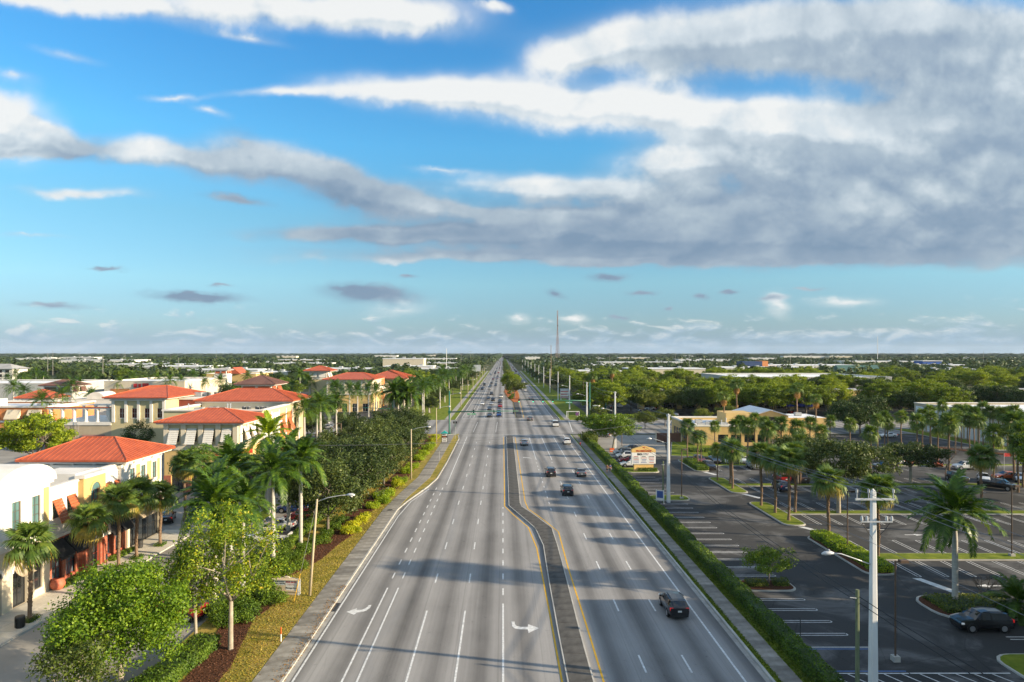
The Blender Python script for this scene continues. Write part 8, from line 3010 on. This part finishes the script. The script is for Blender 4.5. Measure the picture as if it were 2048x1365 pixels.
apt = thing('apartment_building', 'white three-storey apartment house with grey roof in the far left trees', 'building', (-420, 560, 0))
MB().box(-24, 24, -9, 9, 0, 11).build('wall', M_STUCCO, apt)
for i in range(8):
    for j in range(3):
        MB().box(-22 + i * 5.8, -19 + i * 5.8, -9.2, -9.01, 1 + j * 3.5, 3.2 + j * 3.5).build('window', M_DARKGL, apt)
hr = MB()
hr.add([(-26, -11, 11.01), (26, -11, 11.01), (26, 11, 11.01), (-26, 11, 11.01), (-16, 0, 15), (16, 0, 15)], [(0, 1, 5, 4), (2, 3, 4, 5), (3, 0, 4), (1, 2, 5), (3, 2, 1, 0)])
hr.build('roof', M_GREYR, apt)


def forest(name, label, y0, y1, step0, kdist, hmin, hmax, leafy, material, seed, wide=.92):
    """wood that reads as one mass: crowns scattered over the plain, one object"""
    g = np.random.default_rng(seed)
    pts = []
    y = y0
    while y < y1:
        s = max(step0, y / kdist)
        half = wide * y + 60
        n = int(2 * half / s)
        xs = -half + (np.arange(n) + g.uniform(-.5, .5, n)) * s
        ys = y + g.uniform(-.6, .6, n) * s
        for a, b in zip(xs, ys):
            if abs(a) < (24 if b > 1500 else 30):
                continue
            if math.sin(a * .011 + 3) * math.sin(b * .008) + .25 * math.sin(a * .05) > .62:
                continue
            if any(abs(a - X) < W / 2 + 5 and -D / 2 - 34 - W * .12 < b - Y < D / 2 + 5 for X, Y, W, D in FARB):
                continue
            pts.append((a, b, s))
        y += s * .9
    pts = np.array(pts)
    n = len(pts)
    H = g.uniform(hmin, hmax, n) * (1 + .35 * (g.random(n) > .93))
    W = np.clip(pts[:, 2] * g.uniform(.5, .75, n), 3.2, 40)
    if leafy:
        C = np.stack([pts[:, 0], pts[:, 1], H * .62], 1)
        per = leafy
        d = g.normal(size=(n, per, 3))
        d /= np.linalg.norm(d, axis=2)[..., None]
        d[..., 2] = np.abs(d[..., 2]) * 1.1 - .25
        P = C[:, None, :] + d * np.stack([W, W, H * .40], 1)[:, None, :] * g.uniform(.55, 1.0, (n, per, 1))
        nor = d + g.normal(size=d.shape) * .4 + np.array([0, 0, .3])
        nor /= np.linalg.norm(nor, axis=2)[..., None]
        t = np.cross(nor, g.normal(size=d.shape))
        t /= np.linalg.norm(t, axis=2)[..., None] + 1e-9
        b = np.cross(nor, t)
        L = (W[:, None] * .30 * g.uniform(.6, 1.3, (n, per)))[..., None]
        V = np.stack([P - t * L, P + b * L * .6, P + t * L, P - b * L * .6], 2).reshape(-1, 3)
        F = np.arange(len(V)).reshape(-1, 4)
    else:
        k = len(IV)
        jit = 1 + g.uniform(-.28, .28, (n, k, 1))
        V = IV[None] * jit * np.stack([W, W, H * .45], 1)[:, None, :] + np.stack([pts[:, 0], pts[:, 1], H * .55], 1)[:, None, :]
        F = (IF[None] + (np.arange(n) * k)[:, None, None]).reshape(-1, 3)
        V = V.reshape(-1, 3)
    o = link(name, np_mesh(name, V, F, material))
    o['kind'] = 'stuff'
    o['label'] = label
    return o


M_FAR1 = mat_leaf('far_wood_leaf', [(.014, .028, .010), (.035, .058, .018), (.08, .11, .03)], .2, scale=.02)
M_FAR2 = mat('far_wood', (.012, .024, .012), .95, scale=.02, col2=(.035, .055, .026), detail=8, spec=.05)
forest('distant_wood', 'wood of mixed trees beyond the shops on both sides', 520, 900, 10, 80, 7, 13, 46, M_FAR1, 3)
forest('distant_wood', 'far wood spreading to the plain', 900, 2000, 11, 85, 7, 13, 22, M_FAR1, 4)
forest('distant_wood', 'farthest tree cover on the horizon', 2000, 11500, 20, 70, 8, 15, 0, M_FAR2, 6, .86)

# grass standing on the near verges
def tufts(name, label, x0, x1, y0, y1, n, size, material, seed, z=.10, keep=None):
    g = np.random.default_rng(seed)
    X, Y = g.uniform(x0, x1, n), g.uniform(y0, y1, n)
    if keep is not None:
        m = np.array([keep(a, b) for a, b in zip(X, Y)])
        X, Y = X[m], Y[m]
        n = len(X)
    a = g.uniform(0, 6.28, n)
    d = np.stack([np.cos(a), np.sin(a), np.zeros(n)], 1) * (size * g.uniform(.6, 1.4, n))[:, None]
    P = np.stack([X, Y, np.full(n, z)], 1)
    up = np.zeros((n, 3))
    up[:, 2] = size * g.uniform(.5, 1.2, n)
    lean = np.stack([g.normal(size=n), g.normal(size=n), np.zeros(n)], 1) * size * .5
    V = np.stack([P - d * .5, P + d * .5, P + d * .7 + up + lean, P - d * .7 + up * .8 + lean], 1).reshape(-1, 3)
    o = link(name, np_mesh(name, V, np.arange(n * 4).reshape(-1, 4), material))
    o['kind'] = 'stuff'
    o['label'] = label


M_TUFT = mat_leaf('dry_grass_blade', [(.12, .12, .014), (.26, .21, .045), (.40, .31, .10)], .3, scale=.8)
M_TUFTG = mat_leaf('green_grass_blade', [(.04, .07, .008), (.09, .13, .014), (.18, .20, .03)], .3, scale=.8)
tufts('grass', 'dry grass blades on the left verge', -24.5, -18.25, 46, 130, 30000, .065, M_TUFT, 1, .10, lambda x, y: x > interp(MULCH_R, y) - .15 or x < interp(MULCH_L, y))
tufts('grass', 'green grass blades along the right sidewalk', 21.8, 22.6, 46, 120, 7000, .09, M_TUFTG, 2)
tufts('grass', 'green grass blades between right kerb and sidewalk', 19.85, 20.32, 46, 130, 5000, .08, M_TUFTG, 3)
tufts('mulch_chips', 'loose brown bark chips in the left beds', -26, -19.5, 46, 110, 9000, .07, M_MULCH, 4, .145, lambda x, y: interp(MULCH_L, y) < x < interp(MULCH_R, y) + .2)
# leaf litter on the left verge and gutter
gl = np.random.default_rng(8)
P = np.stack([-16.0 - np.abs(gl.normal(size=900)) * .5 + .1, gl.uniform(46, 70, 900), np.full(900, .15)], 1)
Q = np.stack([gl.uniform(-22, -18, 900), gl.uniform(48, 66, 900), np.full(900, .13)], 1)
P = P[P[:, 0] < -15.6]
P[:, 2] = np.where(P[:, 0] > -15.99, .02, .16)
V, F = leaf_arrays(np.concatenate([P, Q]), np.full(len(P) + len(Q), .01), 1, .12, 3, up=2.5)
o = link('leaf_litter', np_mesh('leaf_litter', V, F, M_DEAD))
o['kind'] = 'stuff'
o['label'] = 'dry fallen leaves on the left verge and gutter'

# ------------------------------------------------------------------ the air
M_HAZE = bpy.data.materials.new('haze')
M_HAZE.use_nodes = True
ht = M_HAZE.node_tree
ht.nodes.clear()
vol = ht.nodes.new('ShaderNodeVolumePrincipled')
vol.inputs['Color'].default_value = (.72, .84, .95, 1)
vol.inputs['Density'].default_value = 0.000032
ho = ht.nodes.new('ShaderNodeOutputMaterial')
ht.links.new(vol.outputs[0], ho.inputs['Volume'])
hz = MB().box(-17000, 17000, -500, 17000, -1.2, 170).build('haze', M_HAZE)
hz['kind'] = 'stuff'
hz['label'] = 'thin pale haze lying over the plain'
